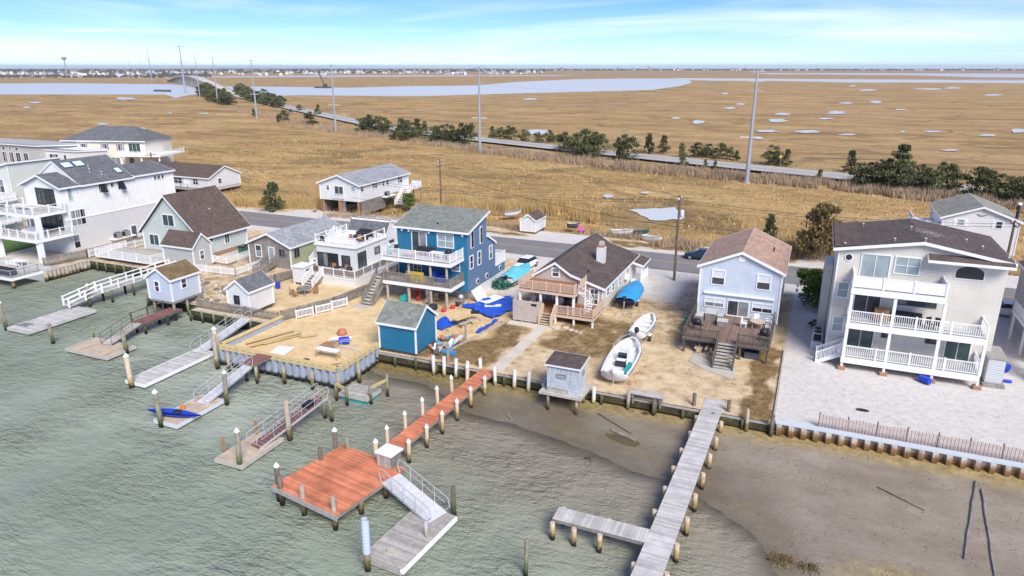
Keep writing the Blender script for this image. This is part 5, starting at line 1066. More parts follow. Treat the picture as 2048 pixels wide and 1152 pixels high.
# ---- house cut by the right edge
g = thing('house', 'tan house with white stair railing cut by the right edge', 'house', (24, 72, 1.7))
MB().box(20.6, 34, 70.5, 84, 1.7, 8).part('wall', 'tan_siding', g); roof(g, [(20.6, 8), (27.3, 10.5), (34, 8)], 't', 70.5, 84, 'roof_brown'); MB().box(19.2, 20.58, 69, 78, 4.4, 4.65).part('deck', 'white_trim', g)
railing(g, [(19.3, 78, 4.65), (19.3, 69.1, 4.65), (20.5, 69.1, 4.65)], 1.0); stairs(g, 19.4, 20.5, 65.6, 1.7, 69, 4.6, 9, 'weathered_plank', 'white_trim', rail='white_vinyl')
for t in (69.3, 73.5, 77.8): MB().box(19.3, 19.5, t - .1, t + .1, 1.5, 4.4).part('post', 'white_trim', g)
window(g, 'l', 20.6, 72, 73.4, 5.2, 7, 1, 2)
# ================================================================ BULKHEADS
def pan_mesh(p, z0, z1, m, dep=.34):
    return cached(('pan', p, z0, z1, m), lambda: MB().prism([(0, .1), (0, 0), (.14 * p, -dep), (.5 * p, -dep), (.64 * p, 0), (.995 * p, 0), (.995 * p, .1)][::-1], 'z', z0, z1).mesh('sheet_pile', m))
def sheet_wall(label, a, b, p, z0, z1, m, cap, capz, capw=.4, name='bulkhead', wale=None, caph=.14):
    va, vb = Vector((*a, 0)), Vector((*b, 0)); L = (vb - va).length; ang = math.atan2(vb.y - va.y, vb.x - va.x); k = round(L / p)
    th = thing(name, label, 'bulkhead', (a[0], a[1], z0))
    for i in range(k): q = va.lerp(vb, i / k); inst(pan_mesh(round(L / k, 3), z0, z1, m), 'sheet_pile', th, (q.x, q.y, 0 ), ang)
    for o in th.children: o.location.z = -z0
    d = (vb - va).normalized(); nr = Vector((d.y, -d.x, 0))
    MB().beam((a[0], a[1], capz), (b[0], b[1], capz), capw, caph).part('cap', cap, th)
    if wale:
        q = nr * .4; MB().beam((a[0] + q.x, a[1] + q.y, wale), (b[0] + q.x, b[1] + q.y, wale), .1, .14).part('wale', 'black_plastic', th)
        q = nr * .3; MB().beam((a[0] + q.x, a[1] + q.y, capz - .16), (b[0] + q.x, b[1] + q.y, capz - .15), .1, .22).part('top_wale', cap, th)
    return th
def wood_wall(label, a, b, z0, z1, m='bulk_wood', every=1.9, pm='pile_wood', ph=.3, name='bulkhead'):
    va, vb = Vector((*a, 0)), Vector((*b, 0)); L = (vb - va).length; d = (vb - va).normalized(); nr = Vector((d.y, -d.x, 0)); th = thing(name, label, 'bulkhead', (a[0], a[1], z0))
    k = round(L / .9)
    me = cached(('wb', m, z0, z1, round(L / k, 3)), lambda: MB().box(0, L / k - .015, -.07, .07, 0, z1 - z0).mesh('board_panel', m)); ang = math.atan2(d.y, d.x)
    for i in range(k): q = va.lerp(vb, i / k) - nr * random.uniform(0, .03); inst(me, 'board_panel', th, (q.x, q.y, z0), ang)
    MB().beam((*a, z1 + .08), (*b, z1 + .08), .32, .08).part('cap', 'weathered_plank', th)
    q = nr * .13; MB().beam((a[0] + q.x, a[1] + q.y, z1 - .35), (b[0] + q.x, b[1] + q.y, z1 - .35), .14, .2).part('wale', m, th)
    n_ = max(1, round(L / every))
    for i in range(n_ + 1): q = va.lerp(vb, i / n_) + nr * .3; pile_part(th, q.x, q.y, z0 - .3, z1 + random.uniform(0, ph), .13, pm)
    return th
sheet_wall('tan sheet pile wall below the tall white house, facing the inlet', (-90.2, 56), (-90.2, 62.5), .55, -1.6, 1.7, 'sheet_tan', 'concrete', 1.86)
wood_wall('green stained wooden bulkhead at the head of the left inlet', (-90.2, 62.5), (-69.5, 62.5), -1.6, 1.65, 'green_wood', 1.7, 'pile_green')
wood_wall('short wooden bulkhead turning toward the light blue shed', (-69.5, 62.5), (-69.5, 54.5), -1.6, 1.5, 'green_wood', 2, 'pile_green')
wood_wall('wooden bulkhead under the light blue shed', (-69.5, 54.5), (-61, 54.5), -1.6, 1.5, 'green_wood', 2, 'pile_green')
wood_wall('green wooden bulkhead in front of the small white shed', (-61, 52.8), (-49.1, 52.8), -1.6, 1.6, 'green_wood', 1.7, 'pile_green')
sheet_wall('left side of the new grey vinyl bulkhead', (-49.1, 53.5), (-49.1, 45.0), .8, -1.8, 2.26, 'sheet_vinyl', 'new_lumber', 2.4, .42, wale=.8)
sheet_wall('front of the new grey vinyl bulkhead with yellow timber cap', (-49.1, 45.0), (-35.75, 45.0), .8, -1.8, 2.26, 'sheet_vinyl', 'new_lumber', 2.4, .42, wale=.8)
sheet_wall('right side of the new grey vinyl bulkhead by the blue shed', (-35.75, 45.0), (-35.75, 51.3), .8, -1.8, 2.26, 'sheet_vinyl', 'new_lumber', 2.4, .42, wale=.8)
wood_wall('old wooden bulkhead from the blue shed to the grey pier', (-35.7, 50.75), (-.6, 50.75), -1.4, 1.5, 'bulk_wood', 2.2, 'pile_dark', .45)
sheet_wall('rust stained vinyl bulkhead below the white gravel lot', (-.45, 50.75), (24, 50.75), .85, -1.2, 1.75, 'sheet_rust', 'cap_vinyl', 1.92, .5)
MB().box(24, 220, 50.7, 51, -1.2, 1.85).struct('far_bulkhead', 'sheet_rust')
mb_ = thing('timber_edging', 'timber edging between grass strip and white gravel', 'edging', (-.6, 58, 1.6)); MB().box(-.68, -.55, 51, 66, 1.5, 1.85).part('board', 'weathered_plank', mb_)
# slatted fence of thin lath on the gravel
f = thing('lath_fence', 'red and white lath fence along the gravel bulkhead', 'fence', (2.5, 51.3, 1.7)); me = [cached(('lath', m_), lambda m_=m_: MB().box(-.03, .03, -.01, .01, 0, 1.05).mesh('slat', m_)) for m_ in ('lath_red', 'lath_pale')]
for i in range(int(13.5 / .11)): inst(me[i % 2], 'slat', f, (2.5 + i * .11, 51.35 + .05 * math.sin(i * .3), 1.68 + random.uniform(-.03, .03)))
for i in range(8): MB().box(2.45 + i * 1.9, 2.53 + i * 1.9, 51.38, 51.44, 1.5, 2.9).part('stake', 'dark_wood', f)
MB().beam((2.5, 51.37, 2.0), (16, 51.37, 2.0), .012, .02).beam((2.5, 51.37, 2.5), (16, 51.37, 2.5), .012, .02).part('wires', 'metal', f, kind='stuff')
picket('picket_fence', 'weathered picket fence in front of the small white shed', [(-60.8, 53.4, 1.7), (-49.4, 53.4, 1.7)], 1.05, 'weathered', .17, .09)
picket('picket_fence', 'weathered fence running up the sand beside the roof deck house', [(-49.3, 53.6, 1.7), (-47.0, 59.5, 1.7), (-46.4, 65.5, 1.7)], 1.15, 'weathered', .15, .12)
picket('board_fence', 'weathered board fence between cottage and beach', [(-61.5, 57.8, 1.7), (-59.2, 64.0, 1.7), (-58.6, 66.8, 1.7)], 1.15, 'weathered', .15, .13)
for k, (s, t) in enumerate(((-47.9, 55.6), (-46.9, 57.6), (-46.4, 59.6))):
    p = thing('railing_panel', 'white lattice railing panel leaning on the sand, %s of three' % ('lowest', 'middle', 'upper')[k], 'panel', (s, t, 1.7), rot=R(64)); 
    for x in (-.95, .95): MB().box(s + x - .05, s + x + .05, t - .05, t + .05, 1.7, 2.75).part('post', 'white_vinyl', p)
    MB().box(s - .9, s + .9, t - .03, t + .03, 2.55, 2.65).box(s - .9, s + .9, t - .03, t + .03, 1.85, 1.93).part('rail', 'white_vinyl', p); mb = MB()
    for i in range(12): mb.box(s - .85 + i * .15, s - .8 + i * .15, t - .015, t + .015, 1.9, 2.55)
    mb.part('balusters', 'white_vinyl', p, kind='stuff')
# ================================================================ DOCKS
def float_dock(label, s0, s1, t0, t1, m='weathered_plank', rim='weathered_plank', fm='black_plastic', z=.85, along='s', rot=0, w=.14, name='floating_dock'):
    s0, s1, t0, t1 = (q * .983 for q in (s0, s1, t0, t1))
    c = ((s0 + s1) / 2, (t0 + t1) / 2); d = thing(name, label, 'dock', (*c, WZ), rot=rot)
    planks(d, s0, s1, t0, t1, z, m, along, w)
    MB().box(s0 - .06, s1 + .06, t0 - .06, t0, z - .28, z + .02).box(s0 - .06, s1 + .06, t1, t1 + .06, z - .28, z + .02).box(s0 - .06, s0, t0, t1, z - .28, z + .02).box(s1, s1 + .06, t0, t1, z - .28, z + .02).part('rim', rim, d)
    n_ = max(2, round((t1 - t0) / 1.5))
    for i in range(n_):
        a0 = t0 + (t1 - t0) * i / n_ + .08; MB().box(s0 + .1, s1 - .1, a0, a0 + (t1 - t0) / n_ - .16, WZ - .3, z - .07).part('float_block', fm, d)
    return d
def gangway(label, lo, hi, w, dm='alu_deck', rm='aluminium', treads=False, h=1.0, rails=True, loop=True):
    a, b = Vector(lo), Vector(hi); d = b - a; L = d.length; dn = d.normalized(); side = dn.cross(Vector((0, 0, 1))).normalized() * (w / 2); up = Vector((0, 0, 1))
    g = thing('gangway', label, 'gangway', lo)
    MB().beam(a - side * .96, b - side * .96, .05, .16).part('side_beam', rm, g); MB().beam(a + side * .96, b + side * .96, .05, .16).part('side_beam', rm, g)
    n_ = int(L / (.34 if treads else .5))
    for i in range(n_):
        p, q = a.lerp(b, i / n_), a.lerp(b, (i + (.62 if treads else .97)) / n_); MB().beam(p + up * -.02, q + up * -.02, w - .1, .04).part('tread', dm, g)
    if rails:
        for sg in (-1, 1):
            o = side * sg; mb = MB()
            mb.path([a + o + dn * .1 + up * .1, a + o - dn * .25 + up * .5, a + o - dn * .1 + up * h, a + o + dn * .3 + up * h, b + o - dn * .3 + up * h, b + o + dn * .05 + up * (h - .1), b + o + dn * .15 + up * .5, b + o + up * .05] if loop else [a + o, a + o + up * h, b + o + up * h, b + o], .028)
            mb.path([a + o + dn * .2 + up * .55, b + o - dn * .1 + up * .55], .022)
            mb.part('handrail', rm, g); k = max(2, round(L / 1.3))
            for i in range(1, k): q = a.lerp(b, i / k) + o; MB().tube(q, q + up * h, .022, n=6).part('stanchion', rm, g)
    return g
# -- left: grey float with white railed walkway
float_dock('long grey floating dock at the far left', -77.5, -74.1, 43.2, 50.9, 'grey_plank', 'grey_plank', w=.2)
g = thing('walkway', 'white railed walkway leading down to the far left float', 'walkway', (-75.3, 57, 1.5))
for a, b in (((-76.4, 49.2, 1.1), (-75.6, 52.8, 1.9)), ((-75.6, 52.8, 1.9), (-74.6, 62.6, 2.3))):
    va, vb = Vector(a), Vector(b); L = (vb - va).length; k = int(L / .3)
    for i in range(k): MB().beam(va.lerp(vb, i / k), va.lerp(vb, (i + .94) / k), 1.4, .05).part('plank', 'grey_plank', g)
    dn = (vb - va).normalized(); sd = dn.cross(Vector((0, 0, 1))).normalized() * .72
    for sg in (-1, 1):
        MB().beam(va + sd * sg + Vector((0, 0, 1.05)), vb + sd * sg + Vector((0, 0, 1.05)), .12, .1).part('rail', 'white_vinyl', g); MB().beam(va + sd * sg + Vector((0, 0, .6)), vb + sd * sg + Vector((0, 0, .6)), .08, .12).part('rail', 'white_vinyl', g)
        for i in range(max(1, round(L / 2)) + 1): q = va.lerp(vb, i / max(1, round(L / 2))) + sd * sg; inst(post_mesh(1.2, .14, 'white_vinyl'), 'post', g, q - Vector((0, 0, .1)))
for t in (53.5, 56.5): pile_part(g, -76.1, t, -1.6, 1.85, .14, 'pile_dark'); pile_part(g, -74.6, t, -1.6, 1.85, .14, 'pile_dark')
pile_thing('tall white capped pile at the outer end of the far left float', -78.3, 43.6, -1.8, 3.1, .2, 'pile_green', True); pile_thing('white capped pile beside the white railed walkway', -77.2, 52.4, -1.8, 2.6, .18, 'pile_green', True)
pile_thing('bare leaning pile right of the far left float', -69.9, 42.9, -1.8, 2.2, .18, 'pile_green'); pile_thing('thin mossy stake in the water beyond the ladder float', -66.6, 44.9, -1.8, 1.9, .09, 'pile_green')
b = thing('dock_ladder', 'folded dark ladder lying on the far left float', 'ladder', (-75.2, 43.6, .95))
for d in (0, .6): MB().path([(-75.8 + d * .3, 43.2 + d, 1.0), (-74.4 + d * .3, 43.4 + d, 1.0)], .035).part('side_rail', 'dark_door', b)
for i in range(4): MB().tube((-75.6 + i * .35, 43.2, 1.0), (-75.4 + i * .35, 43.85, 1.0), .025).part('rung', 'dark_door', b)
# -- second float with railed ramp and red landing
float_dock('square weathered float with ramp near the left', -66.2, -60.4, 41.7, 44.9, 'tan_plank', 'weathered_plank', w=.24, along='t')
g = thing('landing', 'red brown landing on posts in front of the light blue shed', 'landing', (-62.8, 49.7, 1.5))
planks(g, -63.7, -62.0, 47.4, 52.4, 1.7, 'tread_red', 's', .24); MB().box(-63.7, -62.0, 47.4, 52.4, 1.45, 1.65).part('frame', 'dark_wood', g)
for s in (-63.5, -62.2):
    for t in (47.7, 50.5): pile_part(g, s, t, -1.6, 1.36, .14, 'pile_dark')
g = gangway('old wooden ramp with dark posts and rails near the left', (-62.2, 43.2, .97), (-62.8, 47.4, 1.68), 1.3, 'weathered_plank', 'dark_wood', loop=False)
railing(g, [(-63.8, 47.5, 1.7), (-63.8, 51.5, 1.7)], .9, 'dark_wood', 1.7, style='none')
pile_thing('yellow green pile at the right corner of the square float', -60.6, 44.1, -1.8, 2.5, .2, 'pile_green')
# -- third: long grey float with aluminium gangway
float_dock('long pale grey float with white rim', -54.2, -51.9, 38.8, 46.8, 'grey_plank', 'white_vinyl', 'navy', w=.2)
gangway('aluminium gangway to the long pale grey float', (-52.3, 45.2, .97), (-53.2, 52.7, 1.8), 1.2)
pile_thing('tan capped pile at the outer end of the pale grey float', -53.4, 38.7, -1.8, 3.0, .22, 'pile_tan', True); pile_thing('tan capped pile at the inner end of the pale grey float', -51.6, 46.9, -1.8, 3.0, .22, 'pile_tan', True)
# -- fourth: kayak float
float_dock('small tan float carrying the blue kayak', -45.7, -43.3, 34.5, 39.3, 'tan_plank', 'blind', w=.2)
gangway('aluminium gangway down to the kayak float', (-43.6, 37.3, .97), (-43.5, 42.6, 2.15), 1.0)
g = thing('landing', 'short red brown landing off the front of the new bulkhead', 'landing', (-43.5, 43.9, 1.9)); planks(g, -44.3, -42.7, 42.6, 45.35, 2.32, 'tread_red', 's', .2); MB().box(-44.2, -42.8, 42.7, 45.3, 2.12, 2.27).part('frame', 'new_lumber', g)
for s in (-44.1, -42.9): pile_part(g, s, 42.9, -1.8, 2.12, .15, 'pile_wood')
pile_thing('capped green pile at the outer end of the kayak float', -45.0, 34.6, -1.8, 3.0, .2, 'pile_green', True); pile_thing('capped green pile at the inner end of the kayak float', -43.2, 39.4, -1.8, 2.9, .18, 'pile_green', True)
pile_thing('tall brown pile left of the new bulkhead corner', -49.5, 44.8, -1.8, 3.4, .2, 'pile_wood')
for k, s in enumerate((-48.0, -44.6, -41.5, -38.4)): pile_thing('brown pile before the new bulkhead front, number %s from its left end' % ('one', 'two', 'three', 'four')[k], s, 44.7, -1.8, 1.75 if k else 1.9, .17, 'pile_wood')
pile_thing('brown pile at the front right corner of the new bulkhead', -35.6, 44.8, -1.8, 2.1, .18, 'pile_wood'); pile_thing('brown pile on the right side of the new bulkhead', -35.4, 47.6, -1.8, 2.0, .18, 'pile_wood')
def hull(mb, L, B, stations, zk, s, t, ang, flat=False):
    """loft: stations (x 0..1, half-beam 0..1, sheer height, keel height)"""
    ca, sa = math.cos(ang), math.sin(ang); rings = []
    for x, hb, sh, kl in stations:
        w = hb * B / 2; pts = [(-w, sh), (-w * .92, kl + (sh - kl) * .45), (-w * .45, kl + .05), (0, kl), (w * .45, kl + .05), (w * .92, kl + (sh - kl) * .45), (w, sh)]
        rings.append([(s + (x - .5) * L * ca - p * sa, t + (x - .5) * L * sa + p * ca, zk + z) for p, z in pts])
    vs = [p for r in rings for p in r]; n_ = 7; fs = []
    for i in range(len(rings) - 1):
        for j in range(n_ - 1): fs.append((i * n_ + j, (i + 1) * n_ + j, (i + 1) * n_ + j + 1, i * n_ + j + 1))
    fs += [tuple(range(n_)), tuple((len(rings) - 1) * n_ + j for j in range(n_ - 1, -1, -1))]
    mb.add(vs, fs, True); return mb
k = thing('kayak', 'long blue kayak lying across the small tan float', 'kayak', (-43.9, 34.9, .95), rot=0)
KS = [(0, .05, .3, .25), (.15, .5, .3, .1), (.35, .95, .3, 0), (.5, 1, .3, 0), (.65, .95, .3, 0), (.85, .5, .3, .1), (1, .05, .32, .25)]
hull(MB(), 4.8, .75, KS, .9, -43.9, 34.9, .2).part('hull', 'blue_plastic', k)
hull(MB(), 4.7, .72, [(x, hb, .34 + .1 * (1 - abs(2 * x - 1)), .29) for x, hb, a_, b_ in KS], .9, -43.9, 34.9, .2).part('deck', 'blue_plastic', k); MB().lathe((-43.6, 34.96, 1.27), [(.3, 0), (.32, .08), (.2, .09)], 12).part('cockpit', 'black_plastic', k)
MB().lathe((-44.2, 36.0, .86), [(.16, 0), (.2, .36), (.2, .38)], 10).top('bucket', 'orange_plastic', 'orange bucket on the kayak float', 'bucket', (-44.2, 36.0, .86))
# -- fifth: float with red tread gangway
float_dock('tan float at the foot of the red tread gangway', -36.8, -34.4, 32.0, 36.2, 'tan_plank', 'weathered_plank', w=.3)
gangway('gangway with red treads and aluminium rails', (-34.7, 33.7, .97), (-33.7, 40.3, 2.2), 1.1, 'tread_red', 'aluminium', True)
pile_thing('capped green pile at the outer end of the red tread float', -34.9, 32.2, -1.8, 3.0, .18, 'pile_green', True); pile_thing('tall bare pile beside the red tread gangway', -34.3, 36.9, -1.8, 3.4, .2, 'pile_wood')
for k_, (s, t) in enumerate(((-36.4, 32.5), (-36.4, 33.9), (-36.0, 35.3))): MB().box(s - .1, s + .1, t - .06, t + .06, .9, 1.95).top('mooring_post', 'wicker', 'short brown mooring post on the red tread float, %s of three' % ('outermost', 'middle', 'innermost')[k_], 'post', (s, t, .9))
for k_, (s, t) in enumerate(((-34.1, 40.9), (-33.2, 40.7))): pile_thing('green pile holding the top of the red tread gangway, %s of two' % ('left', 'right')[k_], s, t, -1.8, 2.0, .15, 'pile_green')
g = thing('crab_trap', 'dark wire trap lying on the red tread gangway', 'trap', (-33.9, 38.8, 1.9)); MB().box(-34.3, -33.6, 38.4, 39.3, 1.95, 2.25).part('frame', 'black_plastic', g)
# -- teal floated raft
g = float_dock('small grey raft on teal floats beside the new bulkhead', -34.9, -32.1, 43.9, 45.9, 'weathered_plank', 'weathered_plank', 'teal_plastic', 1.05, w=.2)
for k_, ((s, t), (s2, t2)) in enumerate((((-34.4, 42.9), (-33.1, 42.5)), ((-31.4, 43.5), (-31.0, 45.3)))):
    g = thing('gate_of_posts', 'pair of green posts joined by a yellow board, %s of the teal raft' % ('left', 'right')[k_], 'posts', (s, t, 0)); pile_part(g, s, t, -1.5, 2.1, .13, 'pile_green'); pile_part(g, s2, t2, -1.5, 2.1 + .4 * k_, .13, 'pile_green'); MB().beam((s, t, 2.05), (s2, t2, 2.05), .08, .25).part('board', 'new_lumber', g)
# -- red dock
RD = thing('dock', 'long red brown dock with square platform and white capped piles', 'dock', (-24.6, 43, WZ))
DZ = 1.7
ra, rc = R(-2.2), (-24.05, 36.0); planks(RD, -25.45, -24.05, 35.6, 51.0, DZ, 'red_plank', 's', .14, rot=(ra, rc))
for s in (-25.35, -24.15): MB().box(s - .06, s + .06, 35.6, 51.0, DZ - .26, DZ - .045).rot(ra, rc).part('stringer', 'weathered', RD)
def rp(s, t, a_=ra, c_=rc): return (c_[0] + (s - c_[0]) * math.cos(a_) - (t - c_[1]) * math.sin(a_), c_[1] + (s - c_[0]) * math.sin(a_) + (t - c_[1]) * math.cos(a_))
for i in range(6):
    t = 37.0 + i * 2.3
    for s, zt in ((-25.62, 2.75), (-23.88, 2.05)): q = rp(s, t); pile_part(RD, *q, -1.8, zt, .15, 'pile_tan', True)
    MB().box(-25.55, -23.95, t - .08, t + .08, DZ - .5, DZ - .26).rot(ra, rc).part('cross_beam', 'weathered', RD)
pa, pc = R(-9.8), (-25.9, 31.95); planks(RD, -28.8, -23.0, 28.9, 35.0, DZ, 'red_plank', 's', .14, rot=(pa, pc))
for s in (-28.7, -26.5, -25.2, -23.1): MB().box(s - .06, s + .06, 28.9, 35.0, DZ - .3, DZ - .045).rot(pa, pc).part('stringer', 'weathered', RD)
fb(MB(), 'f', 28.9, -28.85, -22.95, DZ - .35, DZ - .02, 0, .06).rot(pa, pc).part('rim', 'weathered_plank', RD)
for s, t, z1, m_, c_ in ((-28.7, 29.2, 2.9, 'pile_dark', True), (-28.1, 29.1, 2.6, 'pile_dark', False), (-26.2, 29.15, 2.6, 'pile_wood', False), (-23.5, 29.2, 2.7, 'pile_wood', False), (-28.6, 32.8, 2.6, 'pile_dark', False), (-28.9, 34.3, 3.0, 'pile_dark', True), (-28.0, 34.8, 2.6, 'pile_green', False), (-26.0, 35.25, 2.6, 'pile_tan', True), (-23.2, 33.2, 1.4, 'pile_wood', False), (-23.3, 31.1, 1.4, 'pile_wood', False), (-25.6, 31.4, 1.4, 'pile_wood', False)):
    q = rp(s, t, pa, pc); pile_part(RD, *q, -1.9, z1, .17, m_, c_)
b = thing('dock_box', 'white topped grey wooden box where the red walkway meets the platform', 'box', (-23.7, 34.6, DZ), rot=R(-6))
MB().box(-24.4, -23.2, 34.0, 35.1, DZ + .02, DZ + .95).part('body', 'weathered', b); MB().box(-24.5, -23.1, 33.9, 35.2, DZ + .95, DZ + 1.05).part('lid', 'white_trim', b)
for i in range(4): fb(MB(), 'f', 34.0, -24.38 + i * .29, -24.12 + i * .29, DZ + .05, DZ + .92, 0, .025).part('board', 'weathered_plank', b)
gangway('aluminium gangway from the red platform to the near float', (-18.5, 31.6, .97), (-22.8, 33.1, 1.76), 1.5, 'alu_deck', 'aluminium', h=1.05)
g = float_dock('weathered grey float nearest the camera with white bumper', -20.9, -18.2, 27.3, 32.9, 'weathered_plank', 'weathered_plank', 'dark_wood', .85, rot=R(-5))
MB().box(-17.83, -17.7, 26.85, 32.3, .65, .91).part('bumper', 'white_vinyl', g); MB().lathe((-17.8, 26.85, .8), [(.12, 0), (.14, .08), (.08, .16)], 8).part('corner_bumper', 'white_vinyl', g)
MB().box(-19.6, -19.2, 27.7, 27.95, .86, 1.08).box(-19.6, -19.2, 28.0, 28.05, .86, 1.08).top('concrete_block', 'concrete', 'concrete block on the near float', 'block', (-19.4, 27.9, .95))
p = pile_thing('near pile with pale blue plastic sleeve', -20.5, 27.0, -1.9, 2.2, .18, 'pile_wood'); 
mb = MB().tube((0, 0, 3.5), (0, 0, 5.6), .235, .235, 14, caps=False).tube((0, 0, 5.6), (0, 0, 3.5), .2, .2, 14, caps=False); o = bpy.data.objects.new('sleeve', mb.mesh('sleeve', 'ice_siding')); COL.objects.link(o); o.parent = p
pile_thing('dark pile at the foot of the near aluminium gangway', -18.4, 33.5, -1.8, 2.3, .16, 'pile_dark'); pile_thing('lone dark pile with green tide band at bottom centre', -12.2, 30.1, -1.8, 2.4, .13, 'pile_green')
MB().box(-18.3, -18.18, 29.7, 29.82, .95, 1.95).top('post_stub', 'pile_white', 'thin white post at the edge of the near float', 'post', (-18.24, 29.76, .95))
for k_, (s, t) in enumerate(((-29.3, 50.3), (-28.3, 50.35), (-27.1, 50.3), (-25.95, 50.3), (-25.2, 51.4), (-23.2, 50.3), (-21.5, 50.3), (-20.2, 50.3), (-18.6, 50.25), (-14.4, 50.3))): pile_thing('white pile at the old bulkhead, %s from the left' % ('first', 'second', 'third', 'fourth', 'fifth', 'sixth just right of the walk', 'seventh', 'eighth', 'ninth beside the hut', 'tenth right of the hut')[k_], s, t, -.6, 2.5 if k_ < 8 else 2.2, .17, 'pile_white')
# -- grey pier
GP = thing('pier', 'long grey plank pier on tan piles with a side arm', 'pier', (-5.3, 40, WZ)); ga, gc = R(-1.15), (-5.33, 41); GZ = 1.72
def gp(s, t): return rp(s, t, ga, gc)
planks(GP, -6.1, -4.57, 20, 53.0, GZ, 'grey_plank', 's', .15, rot=(ga, gc))
for s in (-5.95, -4.72): MB().box(s - .05, s + .05, 20, 53, GZ - .28, GZ - .045).rot(ga, gc).part('stringer', 'weathered', GP)
planks(GP, -11.75, -6.25, 33.25, 34.5, GZ, 'grey_plank', 't', .18)
for t in (33.35, 34.4): MB().box(-11.75, -6.2, t - .05, t + .05, GZ - .28, GZ - .045).part('stringer', 'weathered', GP)
for i in range(11):
    t = 49.6 - i * 2.6
    for s in (-6.26, -4.38): pile_part(GP, *gp(s, t), -1.8, GZ - .08, .16, 'pile_tan')
    MB().box(-6.2, -4.5, t - .2, t - .12, GZ - .5, GZ - .28).rot(ga, gc).part('cross_beam', 'weathered', GP)
for s, t in ((-11.6, 33.1), (-10.3, 33.1), (-8.8, 33.1), (-11.5, 34.65), (-8.65, 34.65)): pile_part(GP, s, t, -1.8, GZ - .12, .16, 'pile_tan')
for k_, (s, t, h, m_) in enumerate(((-6.5, 51.2, 2.7, 'pile_dark'), (-3.9, 51.3, 2.6, 'pile_dark'), (-2.4, 50.3, 2.6, 'pile_wood'), (-.7, 50.2, 2.5, 'pile_dark'), (-11.6, 50.4, 2.5, 'pile_wood'), (-9.5, 50.2, 2.1, 'pile_dark'))): pile_thing('old pile at the bulkhead, %s' % ('left of the grey pier', 'right of the grey pier', 'between grey pier and gravel lot', 'where wood meets vinyl', 'behind the console boat', 'under the boat bench')[k_], s, t, -.6, h, .15, m_)
g = thing('work_bench', 'old plank bench at the bulkhead behind the console boat', 'bench', (-10.2, 50.6, 1.5)); MB().box(-11.4, -8.7, 50.3, 50.75, 2.2, 2.3).part('plank', 'weathered_plank', g); MB().box(-11.4, -8.9, 50.8, 51.15, 2.2, 2.3).part('plank', 'weathered_plank', g)
for s in (-11.2, -9.0): MB().box(s - .07, s + .07, 50.4, 51.1, 1.3, 2.2).part('leg', 'weathered', g)
# ================================================================ BOATS
BS = [(0, .86, .85, .15), (.2, .96, .82, .05), (.45, 1, .85, .02), (.65, .95, .9, .05), (.82, .72, .97, .18), (.93, .4, 1.03, .4), (1, .06, 1.08, .7)]
def open_boat(label, s, t, z, L, B, ang, name='boat', inner='gelcoat'):
    g = thing(name, label, 'boat', (s, t, z)); hull(MB(), L, B, BS, z, s, t, ang).part('hull', 'gelcoat', g)
    ca, sa = math.cos(ang), math.sin(ang)
    def at(x, p, zz): return (s + (x - .5) * L * ca - p * sa, t + (x - .5) * L * sa + p * ca, z + zz)
    rim = MB(); n_ = len(BS); vs = []
    for x, hb, sh, kl in BS:
        w = hb * B / 2; x2 = min(x, .96)
        for p, q, xx in ((-w, sh + .03, x), (-max(.0, w - .2), sh + .03, x2), (max(.0, w - .2), sh + .03, x2), (w, sh + .03, x)): vs.append(at(xx, p, q))
    fs = []
    for i in range(n_ - 1): a_ = i * 4; fs += [(a_, a_ + 4, a_ + 5, a_ + 1)[::-1], (a_ + 2, a_ + 6, a_ + 7, a_ + 3)[::-1]]
    rim.add(vs, fs).part('gunwale', 'gelcoat', g)
    for sg in (-1, 1): MB().path([at(x, sg * (hb * B / 2 + .015), sh - .03) for x, hb, sh, kl in BS], .03).part('rub_rail', 'dark_door', g)
    fl = MB(); vs = []
    for x, hb, sh, kl in BS[:-1]:
        w = max(.02, hb * B / 2 - .2)
        for p, q in ((-w, sh + .025), (-w * .93, .42), (w * .93, .42), (w, sh + .025)): vs.append(at(max(.03, x), p, q + .03))
    fs = []
    for i in range(len(BS) - 2):
        for j in range(3): fs.append((i * 4 + j, i * 4 + j + 1, (i + 1) * 4 + j + 1, (i + 1) * 4 + j))
    fl.add(vs, fs).part('cockpit_liner', inner, g)
    return g, at
def outboard(g, at, x, zz, cowl='black_plastic'):
    p = at(x, 0, zz); MB().lathe((p[0], p[1], p[2]), [(.12, -.05), (.22, .1), (.24, .35), (.14, .5)], 10).part('cowling', cowl, g); q = at(x - .02, 0, zz - .9); MB().tube(p, q, .09, .06).part('shaft', 'metal', g)
def obox(g, at, x0, x1, p0, p1, z0, z1, name, m):
    c = [at(x0, p0, z0), at(x1, p0, z0), at(x1, p1, z0), at(x0, p1, z0)]; d = [at(x0, p0, z1), at(x1, p0, z1), at(x1, p1, z1), at(x0, p1, z1)]
    MB().add(c + d, [(0, 3, 2, 1), (4, 5, 6, 7), (0, 1, 5, 4), (1, 2, 6, 5), (2, 3, 7, 6), (3, 0, 4, 7)]).part(name, m, g)
g, at = open_boat('white centre console boat propped up near the bulkhead', -13.5, 56.4, 1.95, 8.2, 2.7, R(93))
obox(g, at, .42, .56, -.4, .4, .45, 1.25, 'console', 'gelcoat'); obox(g, at, .40, .42, -.38, .38, .9, 1.35, 'windscreen', 'glass'); obox(g, at, .28, .36, -.42, .42, .45, .95, 'seat', 'dark_fabric'); obox(g, at, .30, .355, -.4, .4, .95, 1.02, 'cushion', 'white_trim')
obox(g, at, .62, .8, -.6, .6, .45, .7, 'bow_hatch', 'white_trim'); obox(g, at, .1, .3, -.98, -.68, .62, .98, 'rolled_cover', 'teal_plastic'); obox(g, at, .02, .08, -.7, .7, .6, .9, 'transom_bench', 'white_trim'); outboard(g, at, -.02, .9, 'gelcoat')
